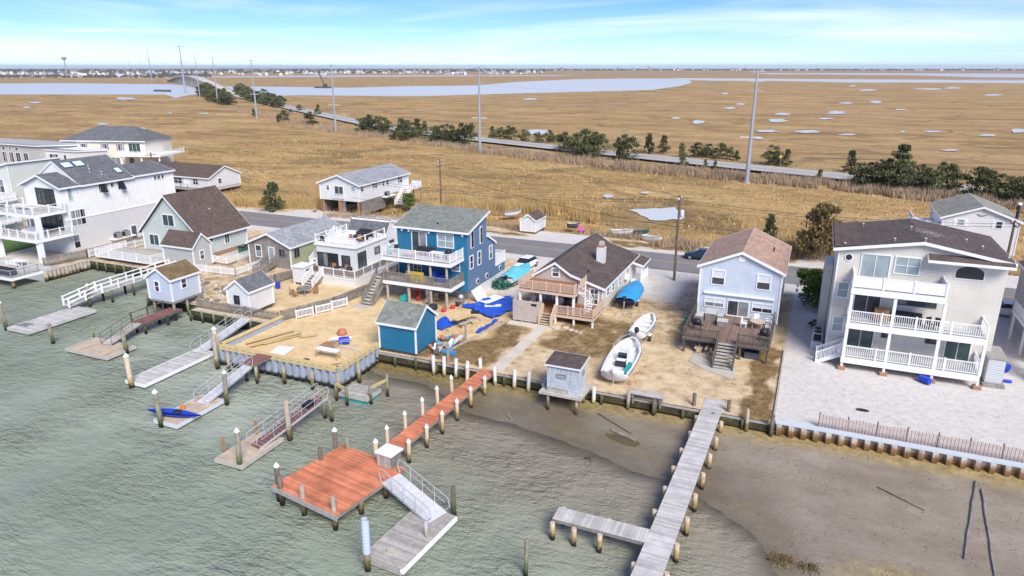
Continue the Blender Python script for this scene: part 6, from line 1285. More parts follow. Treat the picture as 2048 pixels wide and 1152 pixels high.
for x in (.2, .7): obox(g, at, x, x + .05, -.7, .7, -.25, .06, 'block', 'dark_wood')
for sg in (-1, 1):
    MB().path([at(.6, sg * 1.2, .95), at(.62, sg * 1.18, 1.4), at(.82, sg * .85, 1.5), at(.95, sg * .2, 1.5)], .025).path([at(.75, sg * 1.0, 1.0), at(.75, sg * .98, 1.46)], .02).part('bow_rail', 'aluminium', g)
MB().path([at(.47, -.38, 1.25), at(.47, -.38, 1.7), at(.47, .38, 1.7), at(.47, .38, 1.25)], .025).part('grab_rail', 'aluminium', g); MB().lathe(at(.405, .15, 1.02), [(.17, 0), (.18, .03), (.05, .04)], 12).part('steering_wheel', 'black_plastic', g)
g, at = open_boat('small white skiff on a trailer behind the console boat', -13.6, 64.6, 2.1, 5.6, 1.9, R(88)); 
for x in (.25, .5, .74): obox(g, at, x, x + .07, -.75, .75, .55, .68, 'thwart', 'white_trim')
outboard(g, at, -.02, .95)
def trailer(label, s, t, L, w, ang, z=1.7):
    tr = thing('boat_trailer', label, 'trailer', (s, t, z), rot=ang); 
    for y in (-w / 2, w / 2): MB().beam((s - L * .5, t + y, z + .5), (s + L * .3, t + y, z + .5), .08, .1).part('frame_rail', 'metal', tr); MB().beam((s + L * .3, t + y, z + .5), (s + L * .62, t, z + .45), .08, .1).part('frame_rail', 'metal', tr)
    for y in (-w / 2 - .16, w / 2 + .16):
        wl_ = MB().tube((s - L * .2, t + y - .09, z + .3), (s - L * .2, t + y + .09, z + .3), .3, n=16).part('wheel', 'rubber', tr); MB().tube((s - L * .2, t + y - .1, z + .3), (s - L * .2, t + y + .1, z + .3), .15, n=10).part('rim', 'metal', wl_); MB().box(s - L * .2 - .36, s - L * .2 + .36, t + y - .12, t + y + .12, z + .62, z + .66).part('fender', 'white_trim', tr)
    MB().tube((s - L * .2, t - w / 2 - .1, z + .3), (s - L * .2, t + w / 2 + .1, z + .3), .05).part('axle', 'metal', tr)
trailer('trailer under the small white skiff', -13.6, 64.4, 5.0, 1.5, R(88))
def covered_boat(label, s, t, z, L, B, ang, m, tail='black_plastic'):
    g = thing('boat', label, 'boat', (s, t, z)); hull(MB(), L, B, BS, z, s, t, ang).part('hull', 'gelcoat' if m != 'tarp_cyan' else 'navy', g)
    ca, sa = math.cos(ang), math.sin(ang); vs = []; NX, NP = 18, 11
    for i in range(NX + 1):
        x = i / NX; hb = sh = 0
        for (x0, h0, s0_, _), (x1, h1, s1_, _) in zip(BS, BS[1:]):
            if x0 <= x <= x1: q = (x - x0) / (x1 - x0); hb = h0 + (h1 - h0) * q; sh = s0_ + (s1_ - s0_) * q
        ridge = .62 * math.exp(-((x - .42) / .22) ** 2) + .3 * math.exp(-((x - .12) / .1) ** 2) + .12
        for j in range(NP + 1):
            p = -1 + 2 * j / NP; w = hb * B / 2 + .07; zz = sh + .05 + ridge * (1 - abs(p) ** 2.2) * (.3 + hb * .7) - (.22 if abs(p) > .95 else 0) + .1 * n2(i * .9, j * .9, 1, 3) + .05 * n2(i * 2.3, j * 2.1, 1, 8)
            vs.append((s + (x - .5) * (L + .15) * ca - p * w * sa, t + (x - .5) * (L + .15) * sa + p * w * ca, z + zz))
    MB().add(vs, [(i * (NP + 1) + j, (i + 1) * (NP + 1) + j, (i + 1) * (NP + 1) + j + 1, i * (NP + 1) + j + 1)[::-1] for i in range(NX) for j in range(NP)], True).part('tarp', m, g)
    def at(x, p, zz): return (s + (x - .5) * L * ca - p * sa, t + (x - .5) * L * sa + p * ca, z + zz)
    outboard(g, at, -.03, .8, tail); return g
covered_boat('boat under a bright blue tarp beside the tan house', -17.4, 74.4, 2.1, 6.6, 2.5, R(92), 'tarp_cyan'); trailer('trailer under the blue tarped boat', -17.4, 74.2, 5.4, 1.8, R(92))
covered_boat('boat under a pale teal cover between the blue and tan houses', -32.2, 76.6, 2.1, 6.4, 2.2, R(88), 'tarp_teal', 'navy'); trailer('trailer under the teal covered boat', -32.2, 76.4, 5.2, 1.6, R(88))
for k_, (u, v, sc_, m_, q) in enumerate(((1243, 471, .62, 'gelcoat', .3), (1271, 470, .7, 'green_plastic', .1), (1303, 484, .6, 'gelcoat', -.4), (1025, 432, .6, 'gelcoat', .9), (1147, 457, .35, 'dark_door', .2))):
    s, t = G(u, v, 1.6); g = thing('dinghy', ('pale skiff in the weeds across the street', 'dark green boat on blocks across the street', 'white bow of a skiff in the brush across the street', 'white skiff in the weeds left of the white shed', 'small dark dinghy by the pink cart across the street')[k_], 'boat', (s, t, 1.5)); hull(MB(), 6 * sc_, 2.6 * sc_, BS, 1.6, s, t, q).part('hull', m_, g)
    hull(MB(), 5.6 * sc_, 2.3 * sc_, [(x, hb, sh + .05, sh - .1) for x, hb, sh, kl in BS], 1.6, s, t, q).part('cover', 'weathered' if k_ % 2 else 'stone_siding', g)
s, t = G(1163, 464, 1.7); g = thing('toy_cart', 'pink plastic cart at the far side of the street', 'toy', (s, t, 1.65)); MB().box(s - .5, s + .5, t - .35, t + .35, 1.85, 2.2).part('tray', 'pink_plastic', g); MB().box(s - .5, s - .35, t - .35, t + .35, 2.2, 2.9).part('back', 'pink_plastic', g)
for a_ in (-.35, .35): MB().tube((s + a_, t - .4, 1.8), (s + a_, t + .4, 1.8), .15).part('wheel', 'navy', g)
s, t = G(1216, 487, 1.7); g = thing('plant', 'lime green yucca at the far roadside', 'plant', (s, t, 1.65)); mb = MB()
for i in range(40): q = random.uniform(0, 6.28); e = random.uniform(.3, 1.4); h = random.uniform(.6, 1.2); d = (math.cos(q) * math.cos(e), math.sin(q) * math.cos(e), math.sin(e)); mb.add([(s - .05 * d[1], t + .05 * d[0], 1.68), (s + .05 * d[1], t - .05 * d[0], 1.68), (s + d[0] * h, t + d[1] * h, 1.7 + d[2] * h)], [(0, 1, 2)])
mb.part('leaves', 'lime_leaf', g)
# ================================================================ CARS
def car(label, s, t, z, ang, m, L=4.6, B=1.85, H=1.45):
    g = thing('car', label, 'car', (s, t, z), rot=ang); mb = MB(); st = [(-.5, .78, .35, .72), (-.46, .94, .22, .82), (-.3, 1, .2, .93), (0, 1, .2, .96), (.22, 1, .2, .93), (.42, .95, .22, .76), (.49, .8, .3, .62)]
    R_ = []
    for x, w, z0, z1 in st:
        w *= B / 2; R_.append([(s + x * L, t - w * .9, z + z0), (s + x * L, t - w, z + z0 + .2), (s + x * L, t - w * .97, z + z1 - .08), (s + x * L, t - w * .85, z + z1), (s + x * L, t + w * .85, z + z1), (s + x * L, t + w * .97, z + z1 - .08), (s + x * L, t + w, z + z0 + .2), (s + x * L, t + w * .9, z + z0)])
    vs = [p for r_ in R_ for p in r_]; fs = [(i * 8 + j, (i + 1) * 8 + j, (i + 1) * 8 + (j + 1) % 8, i * 8 + (j + 1) % 8)[::-1] for i in range(len(R_) - 1) for j in range(8)] + [tuple(range(8)), tuple(len(vs) - 8 + j for j in range(7, -1, -1))]
    mb.add(vs, fs, True).part('body', m, g)
    def cab(zz0, zz1, e, x0, x1, y0, y1, nm, mm__, f):
        lo = [(x0, -B / 2 * f), (y0, -B / 2 * f), (y0, B / 2 * f), (x0, B / 2 * f)]; hi = [(x1, -B / 2 * (f - .15)), (y1, -B / 2 * (f - .15)), (y1, B / 2 * (f - .15)), (x1, B / 2 * (f - .15))]
        return MB().add([(s + a_ * L, t + b_, z + zz0) for a_, b_ in lo] + [(s + a_ * L, t + b_, z + zz1) for a_, b_ in hi], [(4, 5, 6, 7), (0, 1, 5, 4), (1, 2, 6, 5), (2, 3, 7, 6), (3, 0, 4, 7)]).part(nm, mm__, g)
    cab(.93, H - .05, 0, -.42, -.27, .25, .08, 'windows', 'glass', .86); cab(H - .06, H, 0, -.28, -.26, .09, .06, 'roof', m, .72)
    for x in (-.31, .31):
        for y in (-1, 1): yy = t + y * (B / 2 - .1); w_ = MB().tube((s + x * L, yy - .11, z + .32), (s + x * L, yy + .11, z + .32), .32, n=16).part('wheel', 'rubber', g); MB().tube((s + x * L, yy - .12, z + .32), (s + x * L, yy + .12, z + .32), .18, n=10).part('rim', 'metal', w_)
    for y in (-.6, .6): MB().box(s + .47 * L, s + .492 * L, t + y - .2, t + y + .2, z + .55, z + .68).part('headlight', 'glass_pale', g); MB().box(s - .5 * L - .01, s - .47 * L, t + y - .2, t + y + .2, z + .65, z + .8).part('tail_light', 'red_plastic', g)
car('white sedan parked beside the blue house', -33.6, 82.6, 1.74, R(-95), 'car_white'); car('dark blue car parked along the far side of the street', -13.0, 96.2, 1.76, R(182), 'car_navy'); car('white car at the right edge beside the beige house', 20.6, 85.8, 1.74, R(180), 'car_white')
# ================================================================ SMALL THINGS ON THE LOTS
def board(label, a, b, w, h, m, name='board', cat='board'): MB().beam(a, b, w, h).top(name, m, label, cat, a)
for k_, (a, b, w) in enumerate((((-47.9, 47.0, 1.95), (-46.0, 51.6, 1.95), .3), ((-47.0, 46.6, 1.92), (-45.0, 51.4, 1.92), .28), ((-46.3, 47.6, 1.9), (-44.6, 51.0, 1.9), .14), ((-44.4, 50.4, 1.88), (-43.2, 51.6, 1.88), .14))): board('yellow plank lying on the golden sand, %s' % ('widest at left', 'second from left', 'narrow third', 'short one at the back')[k_], a, b, w, .06, 'new_lumber', 'plank', 'plank')
MB().box(-44.6, -42.9, 46.2, 48.2, 1.75, 1.79).rot(.2, (-43.7, 47)).top('white_board', 'white_trim', 'white panel lying on the sand near the bulkhead cap', 'panel', (-43.7, 47.2, 1.75))
g = thing('pallet_stack', 'pallet with stacked tubes and a blue drum on the golden sand', 'pallet', (-40.2, 50.4, 1.7)); 
for i in range(5): MB().box(-41.2 + i * .3, -40.95 + i * .3, 49.3, 50.5, 1.85, 1.9).part('slat', 'wicker', g)
for i in range(3): MB().box(-41.2, -39.7, 49.4 + i * .5, 49.5 + i * .5, 1.7, 1.85).part('runner', 'wicker', g)
barrel('blue drum lying on the pallet load', -39.4, 50.9, 1.75, .6, 1.0, .36)
for i in range(4): MB().tube((-41.0, 50.6 + i * .16, 2.0 + (i % 2) * .1), (-39.0, 51.3 + i * .12, 2.15 + (i % 2) * .1), .05).part('pipe', 'white_trim', g)
MB().lathe((-41.2, 53.0, 1.68), [(.42, 0), (.5, .2), (.4, .5), (.1, .62)], 12).top('mooring_ball', 'mat_red', 'faded red mooring ball on the sand', 'buoy', (-41.2, 53.0, 1.68))
g = thing('folding_table', 'white folding table frame standing near the bulkhead cap', 'table', (-38.6, 47.6, 1.7)); MB().box(-40.0, -37.6, 47.3, 48.0, 2.5, 2.55).part('tabletop', 'white_trim', g)
for s in (-39.9, -37.7): MB().path([(s, 47.35, 1.7), (s, 47.4, 2.5)], .025).path([(s, 47.95, 1.7), (s, 47.9, 2.5)], .025).path([(s, 47.35, 1.9), (s, 47.95, 1.9)], .02).part('leg_frame', 'wicker', g)
g = thing('rail_frame', 'bent aluminium rail standing beside the folding table', 'frame', (-37.6, 48.6, 1.7))
for t in (48.2, 49.2): MB().path([(-38.6, t, 1.7), (-38.4, t, 2.8), (-37.2, t, 3.0), (-36.8, t, 1.7)], .03).part('hoop', 'aluminium', g)
MB().path([(-38.4, 48.2, 2.8), (-38.4, 49.2, 2.8)], .03).part('crossbar', 'aluminium', g)
for k_, (a, b) in enumerate((((-36.8, 50.0, 1.75), (-39.6, 50.3, 1.75)), ((-37.2, 52.2, 1.75), (-36.0, 51.6, 1.95)), ((-37.6, 46.3, 1.78), (-36.2, 47.8, 1.78)), ((-40.9, 46.0, 1.78), (-40.1, 46.5, 1.78)))): board('scrap board near the new bulkhead, %s' % ('long grey one', 'white one by the blue shed', 'at the front corner', 'small one by the cap')[k_], a, b, .12, .06, ('weathered_plank', 'white_trim', 'weathered', 'weathered')[k_])
MB().lathe((-40.0, 46.0, 1.72), [(.36, 0), (.4, .1), (.3, .26)], 12).top('net_bundle', 'navy', 'dark blue bundle by the bulkhead cap', 'bundle', (-40.0, 46.0, 1.72))
def sheet(name, label, pts, m, cat='tarp', amp=.25, z=1.75, nx=16, ny=12, seed=1):
    """crumpled tarp between four corners"""
    p = [Vector((*q, 0)) for q in pts]; vs = []
    for i in range(nx + 1):
        for j in range(ny + 1):
            q = p[0].lerp(p[1], i / nx).lerp(p[3].lerp(p[2], i / nx), j / ny); w = n2(q.x, q.y, .9, seed) * .35; vs.append((q.x + w, q.y + n2(q.x, q.y, .9, seed + 5) * .35, z + .04 + amp * max(0, n2(q.x, q.y, .7, seed + 2) + .15) + .06 * abs(n2(q.x, q.y, 2.5, seed))))
    MB().add(vs, [(i * (ny + 1) + j, (i + 1) * (ny + 1) + j, (i + 1) * (ny + 1) + j + 1, i * (ny + 1) + j + 1) for i in range(nx) for j in range(ny)], False).top(name, m, label, cat, (p[0].x, p[0].y, z))
sheet('tarp', 'large blue tarp spread beside the tan house', [(-33.9, 65.3), (-29.2, 62.6), (-28.2, 67.2), (-30.6, 71.0)], 'tarp_blue', amp=.5)
sheet('tarp', 'crumpled blue tarp between shed and picnic table', [(-34.6, 58.6), (-32.6, 57.6), (-31.9, 60.4), (-33.9, 60.6)], 'tarp_blue', amp=.5, seed=7)
sheet('tarp', 'narrow blue tarp strip at the sand edge', [(-29.3, 58.5), (-28.8, 58.5), (-28.4, 62.4), (-28.9, 62.5)], 'tarp_blue', amp=.3, seed=9, nx=4)
for k_, (a, b) in enumerate((((-32.0, 66.6, 2.0), (-30.9, 69.0, 2.2)), ((-32.6, 67.0, 1.95), (-31.8, 69.4, 2.15)), ((-31.6, 65.8, 2.0), (-29.9, 66.4, 2.1)))): board('white panel on the blue tarp, %s' % ('middle', 'left', 'front')[k_], a, b, .7, .05, 'white_trim', 'panel', 'panel')
g = thing('picnic_table', 'yellow wood picnic table on the sand behind the blue shed', 'picnic table', (-31.6, 60.3, 1.7), rot=R(70))
MB().box(-32.6, -30.6, 59.95, 60.65, 2.4, 2.46).part('tabletop', 'new_lumber', g)
for d in (-.72, .72): MB().box(-32.6, -30.6, 60.3 + d - .14, 60.3 + d + .14, 2.1, 2.16).part('bench', 'weathered_plank', g)
for d in (-.75, .75): MB().beam((-31.6 + d, 59.4, 1.7), (-31.6 + d, 60.6, 2.4), .07, .08).beam((-31.6 + d, 61.2, 1.7), (-31.6 + d, 60.0, 2.4), .07, .08).part('leg', 'dark_wood', g)
MB().box(-31.3, -30.4, 61.6, 62.2, 2.5, 2.7).rot(.4, (-30.9, 61.9)).top('folded_cover', 'black_plastic', 'black folded cover on the picnic table end', 'cover', (-30.9, 61.9, 2.5))
board('long pale timber at the edge of the golden sand', (-29.6, 53.0, 1.8), (-27.7, 62.6, 1.8), .14, .14, 'weathered_plank', 'timber', 'timber'); board('second timber edging near the white piles', (-30.6, 51.2, 1.8), (-29.6, 54.6, 1.85), .12, .12, 'mat_red', 'timber', 'timber')
JUNK = ['white_trim', 'weathered_plank', 'dark_wood', 'mat_red', 'stone_siding', 'tarp_cyan']
for i in range(16):
    rr = random.Random(i + 50); s, t = rr.uniform(-31.3, -29.8), rr.uniform(51.6, 55.6); q = rr.uniform(0, 3); L = rr.uniform(.4, 1.3); z = 1.75 + rr.random() * .25
    MB().beam((s, t, z), (s + L * math.cos(q), t + L * math.sin(q), z + rr.uniform(0, .5)), rr.uniform(.1, .6), .06).top('scrap', JUNK[i % 6], 'scrap piece in the junk heap right of the blue shed', 'scrap', (s, t, 1.7), 'junk heap beside the blue shed')
g = thing('blue_pump', 'blue metal stand among the junk near the white piles', 'stand', (-29.3, 54.2, 1.7)); MB().beam((-29.7, 53.4, 2.0), (-29.0, 55.3, 2.7), .25, .2).part('arm', 'sky_siding', g); MB().box(-29.8, -28.4, 52.6, 53.0, 1.75, 2.0).part('base', 'tarp_cyan', g); MB().beam((-29.3, 54.3, 2.4), (-29.2, 53.0, 1.8), .06, .06).part('leg', 'tarp_cyan', g)
for k_, (s, t, h) in enumerate(((-29.2, 56.4, 3.1), (-28.2, 51.0, 3.3))): MB().box(s - .08, s + .08, t - .08, t + .08, 1.4, h + .3).top('post', 'pile_wood', 'thin bare post %s' % ('at the sand edge', 'behind the third white pile')[k_], 'post', (s, t, 1.4))
# beach furniture in front of the roof deck house
simple_table('oval weathered table on the sand below the roof deck house', -53.2, 62.0, 1.72, .85, 'weathered')
for k_, (s, t, q) in enumerate(((-54.3, 61.2, 2.2), (-53.4, 60.7, 2.9), (-52.0, 62.6, -1.2), (-52.6, 63.2, -.3))): simple_chair(None, s, t, 1.7, q, 'wicker', 'brown chair %s the oval table on the sand' % ('left of', 'in front of', 'right of', 'behind')[k_])
MB().lathe((-57.6, 62.6, 1.68), [(.27, 0), (.34, .65), (.36, .7)], 12).top('bin', 'blue_plastic', 'blue plastic bin on the sand left of the white shower', 'bin', (-57.6, 62.6, 1.68))
g = thing('canoe', 'overturned grey canoe along the weathered fence', 'canoe', (-48.6, 59.6, 1.7)); mb = hull(MB(), 5.0, .9, [(x, hb, -.0, .42 * (1 - abs(2 * x - 1) ** 2.5) + .02) for x, hb, a_, b_ in KS], 1.75, -48.6, 59.2, R(68)); mb.part('hull', 'moss_siding', g)
# rubble bank
for i in range(60):
    rr = random.Random(i + 900); s, t = rr.uniform(-68.5, -58), rr.uniform(55, 61); r_ = rr.uniform(.12, .4)
    mb = MB().lathe((s, t, 1.62), [(r_ * .8, 0), (r_, r_ * .4), (r_ * .5, r_ * .8)], 6); mb.v = [(x + n2(x, y, 3, i) * .1, y + n2(x, y, 3, i + 4) * .1, z) for x, y, z in mb.v]; mb.top('rubble_stone', 'concrete' if i % 3 else 'rock', 'broken stone in the rubble bank left of the small white shed', 'stone', (s, t, 1.62), 'rubble stones on the bank')
# mud flat
for k_, (a, b, r_) in enumerate((((12.2, 49.0), (10.2, 39.9), .095), ((12.4, 48.2), (11.4, 38.0), .09), ((-11.8, 46.8), (-9.9, 46.0), .17), ((-13.6, 48.9), (-10.4, 46.9), .06), ((6.2, 45.9), (8.7, 44.2), .05), ((-20.3, 46.2), (-19.7, 45.6), .1))):
    z = lambda q: max(WZ + .02, mudz(*q)) + r_ * .5; va, vb = Vector((*a, z(a))), Vector((*b, z(b))); mb = MB(); N = 7; prev = None
    for i in range(N + 1):
        q = va.lerp(vb, i / N) + Vector((.025 * math.sin(i * 2.1), 0, 0)); q.z = max(WZ + .02, mudz(q.x, q.y)) + r_ * .5
        if prev is not None: mb.tube(prev, q, r_ * (1 - .04 * i), r_ * (1 - .04 * (i + 1)), 8)
        prev = q
    mb.top('driftwood_log' if r_ > .1 else 'driftwood_stick', 'bark' if r_ < .08 else 'weathered', ('left of two long half buried timbers on the mud', 'right of two long half buried timbers on the mud', 'short log lying in a puddle below the hut', 'thin stick on the mud right of the hut', 'thin stick on the mud below the gravel lot', 'dark stub at the water edge')[k_], 'log', (*a, 0))
for k_, (u, v, w, n_) in enumerate(((1570, 1128, 1.0, 260), (1620, 1146, .7, 150), (1175, 920, .35, 60), (1290, 838, .3, 50))):
    s, t = G(u, v, .3); zz = mudz(s, t); mb = MB()
    for i in range(n_):
        q = random.uniform(0, 6.28); r_ = w * random.random() ** .6; x, y = s + r_ * math.cos(q), t + r_ * math.sin(q) * .7; h = random.uniform(.1, .4) * (1.2 - r_ / w); a_ = random.uniform(0, 6.28); mb.add([(x - .06, y, zz - .05), (x + .06, y, zz - .05), (x + .2 * math.cos(a_), y + .2 * math.sin(a_), zz + h)], [(0, 1, 2)])
    mb.top('seaweed_clump', 'roof_moss', ('large brown weed clump at the bottom right water edge', 'second weed clump at the bottom right water edge', 'small weed tuft at the water edge left of the grey pier', 'small weed tuft by the puddle')[k_], 'seaweed', (s, t, zz))
# posts of the low bollard row by the raised ranch
for i in range(19): q = i / 18; s, t = -66.2 + 2.4 * q, 101.2 + 13.5 * q; MB().tube((s, t, 1.5), (s, t, 2.35 + .25 * math.sin(i * 2)), .13, .12).top('bollard', 'pile_wood', 'short wood bollard in the row right of the raised ranch', 'bollard', (s, t, 1.5), 'bollards right of the raised ranch')
# ================================================================ POLES AND WIRES
def utility_pole(label, s, t, z, h, arms=1, tr=False):
    g = thing('utility_pole', label, 'utility pole', (s, t, z)); MB().tube((s, t, z - .3), (s, t, z + h), .17, .12, 10).part('pole', 'pole_wood', g)
    for i in range(arms): MB().box(s - .06, s + .06, t - 1.2, t + 1.2, z + h - .5 - i * .9, z + h - .38 - i * .9).part('crossarm', 'pole_wood', g)
    for d in (-1, -.4, .4, 1): MB().lathe((s, t + d, z + h - .38), [(.05, 0), (.06, .12), (.03, .2)], 8).part('insulator', 'white_trim', g)
    if tr: MB().lathe((s + .38, t, z + h - 2.6), [(.2, 0), (.24, .05), (.24, .8), (.1, .9)], 12).part('transformer', 'blind', g)
utility_pole('near wooden utility pole with transformer beside the street', -14.5, 84.8, 1.7, 10.6, 1, True); utility_pole('wooden utility pole behind the blue house roof', -64.9, 116.4, 1.6, 9.0, 2); utility_pole('wooden utility pole behind the beige house roof', 19.4, 84.8, 1.7, 10.4, 1); utility_pole('wooden utility pole far left along the street', -120, 99.5, 1.6, 9.5, 1)
def wire(label, a, b, sag, r, m='wire', group=None):
    a, b = Vector(a), Vector(b); N = 20; pts = [a.lerp(b, i / N) - Vector((0, 0, sag * 4 * (i / N) * (1 - i / N))) for i in range(N + 1)]; mb = MB().path(pts, r, 4); mb.sm = [False] * len(mb.f); mb.top('wire', m, label, 'wire', tuple(a), group)
for k_, (z, t) in enumerate(((11.7, 84.0), (11.7, 85.6), (9.0, 84.8))):
    nm = ('front', 'rear', 'low')[k_]; wire('%s street wire from the near pole to the right' % nm, (-14.5, t, z), (19.4, t, z - .1), .7, .022); wire('%s street wire from the near pole to the left' % nm, (-14.5, t, z), (-62, t, z - .3), .9, .022)
for k_, z in enumerate((10.2, 9.4)): wire('%s wire from the pole behind the blue house to the left' % ('upper', 'lower')[k_], (-64.9, 116, z), (-120, 99.5, z), .8, .02)
wire('dark wire crossing in front of the marsh right of the blue house', (-64.9, 116.2, 8.2), (-14.5, 85, 8.4), .9, .035)
PY = [(1493, 365, 138), (960, 305, 133), (672, 265, 129), (514, 236, 119), (436, 208, 114), (400, 195, 109), (371, 187, 90), (304, 165, 99), (262, 158, 117), (286, 160, 116), (187, 151, 128), (235, 150, 126)]
def z_at(s, t, v):
    lo, hi = 0, 120; x, y, _ = W(s, t)
    for _ in range(40):
        m_ = (lo + hi) / 2; dz = m_ - CH; c_ = y * cp - dz * sp; up = y * sp + dz * cp
        if 576 - F * up / c_ > v: lo = m_
        else: hi = m_
    return lo
tops = []
for k_, (u, v, v1) in enumerate(PY):
    s, t = G(u, v, 1.0); zt = z_at(s, t, v1); big = k_ in (6, 7); r_ = .55 if not big else 1.1
    g = thing('power_pylon', ('grey steel pylon at right centre of the marsh', 'grey steel pylon left of the arrowless centre of the marsh', 'third steel pylon from the right along the highway', 'fourth steel pylon from the right along the highway', 'fifth steel pylon from the right near the bridge', 'sixth steel pylon from the right at the bridge foot', 'tallest steel pylon beside the bridge', 'tall steel pylon on the far side of the channel', 'thin far pylon left of the tall channel pylon', 'thin far pylon just left of the bridge', 'faint far pylon left of the water tower', 'faint far pylon right of the water tower')[k_].replace(' arrowless', ''), 'pylon', (s, t, .8))
    MB().tube((s, t, .5), (s, t, zt), r_, r_ * .38, 10).part('mast', 'steel_pole', g); MB().lathe((s, t, .6), [(r_ * 1.5, 0), (r_ * 1.5, .5)], 10).part('base', 'concrete', g)
    for i, f in enumerate((.985, .9, .82) if not big else (.97, .66)):
        L = (1.6 if not big else 5.0); zz = .8 + (zt - .8) * f; MB().beam((s - L, t - L * .3, zz), (s + L, t + L * .3, zz), .18 if not big else .5, .18 if not big else .5).part('crossarm', 'steel_pole', g)
    if not big and k_ < 6: MB().beam((s - 2.4, t - .8, .8 + (zt - .8) * .42), (s + 2.4, t + .8, .8 + (zt - .8) * .42), .2, .2).part('lower_arm', 'blind', g)
    tops.append((s, t, zt))
ext = tops[0]; e2 = (ext[0] + (tops[0][0] - tops[1][0]), ext[1] + (tops[0][1] - tops[1][1]), ext[2])
chain = [e2] + tops[:7]
for i in range(len(chain) - 1):
    a, b = chain[i], chain[i + 1]
    for j, (f, d) in enumerate(((.985, 1.5), (.82, -1.5), (.42, 2.2))):
        za, zb = .8 + (a[2] - .8) * f, .8 + (b[2] - .8) * (f if b[2] < 40 else f * .6); wire('pale high wire, %s line of the %s span from the right' % (('upper', 'middle', 'lowest')[j], ('first', 'second', 'third', 'fourth', 'fifth', 'sixth', 'seventh', 'eighth')[i]) if True else (0, ('upper', 'middle', 'lowest')[j]), (a[0] + d, a[1] + d * .3, za), (b[0] + d, b[1] + d * .3, zb), 1.6, .03, 'wire_pale')
# ================================================================ BRIDGE AND FAR THINGS
P0 = hw[-1]; P1 = (*G(338, 161.5, 1.6), 1.6); v0, v1 = Vector(P0), Vector(P1); bp_ = []
for i in range(33): q = i / 32; p = v0.lerp(v1, q); p.z = 1.6 + 13.5 * math.sin(math.pi * q) ** 1.4; bp_.append(tuple(p))
BR = thing('bridge', 'long low concrete highway bridge arching over the channel', 'bridge', P0)
strip('bridge_deck', bp_, 12, 'concrete', thick=.9)[0].part('deck', 'path_concrete', BR)
_, LL = strip('x', bp_, 12, 'concrete')
for sg in (-1, 1):
    mb = MB(); pts = [(p[0] + nr.x * sg, p[1] + nr.y * sg, p[2] + 1.0) for p, nr in LL]
    for a, b in zip(pts, pts[1:]): mb.beam(a, b, .4, 1.3)
    mb.part('parapet', 'path_concrete', BR)
for i in range(3, 30):
    p, nr = LL[i]
    if p[2] > 4:
        for sg in (-.7, .7): MB().box(p[0] + nr.x * sg - .7, p[0] + nr.x * sg + .7, p[1] + nr.y * sg - .7, p[1] + nr.y * sg + .7, -1, p[2] - 1.6).part('pier', 'concrete', BR)
        MB().beam((p[0] - nr.x * .9, p[1] - nr.y * .9, p[2] - .9), (p[0] + nr.x * .9, p[1] + nr.y * .9, p[2] - .9), 1.5, .8).part('pier_cap', 'concrete', BR)
s, t = G(325, 183, 1.1); MB().box(s - 12, s + 12, t - 1.5, t + 1.5, .5, 3.0).top('fender_wall', 'dark_wood', 'dark timber fender beside the bridge piers', 'fender', (s, t, .5))
s, t = G(646, 176, 1.0); g = thing('crane_barge', 'dark crane barge moored on the far channel', 'barge', (s, t, 1)); MB().box(s - 11, s + 11, t - 4, t + 4, .8, 3.0).part('hull', 'car_dark', g); MB().box(s + 2, s + 6, t - 2, t + 2, 3, 6.5).part('cab', 'car_dark', g); MB().beam((s + 3, t, 5), (s - 6, t, 23), 1.0, 1.0).part('boom', 'dark_wood', g); MB().path([(s - 6, t, 23), (s + 5, t, 6.5)], .12).part('stay', 'dark_wood', g)
s, t = G(134, 152, 1.5); zt = z_at(s, t, 113); g = thing('water_tower', 'pale bulb topped water tower on the left horizon', 'water tower', (s, t, 1)); r_ = 8.5; MB().tube((s, t, 0), (s, t, zt - 8), 2.0, 1.6, 12).part('stem', 'steel_pole', g); MB().lathe((s, t, zt - 9), [(1.6, -2), (r_ * .8, 2), (r_, 5), (r_ * .8, 8), (.5, 9.5)], 16).part('tank', 'steel_pole', g)
s, t = G(582, 224, 1.7); car('dark car on the distant highway', s, t, 1.65, R(-60), 'car_dark', 4.8, 1.9, 1.7)
for k_, (u, v) in enumerate(((690, 240), (1560, 331))): s, t = G(u, v, 1.5); g = thing('road_sign', 'yellow warning sign beside the highway, %s' % ('left part', 'right part')[k_], 'sign', (s, t, 1.2)); MB().tube((s, t, 1), (s, t, 4.2), .06).part('post', 'metal', g); MB().add([(s, t - .05, 3.4), (s + .5, t - .05, 3.9), (s, t - .05, 4.4), (s - .5, t - .05, 3.9), (s, t + .02, 3.4), (s + .5, t + .02, 3.9), (s, t + .02, 4.4), (s - .5, t + .02, 3.9)], [(3, 2, 1, 0)[::-1], (4, 5, 6, 7)[::-1], (0, 1, 5, 4), (1, 2, 6, 5), (2, 3, 7, 6), (3, 0, 4, 7)]).part('panel', 'bright_yellow', g)
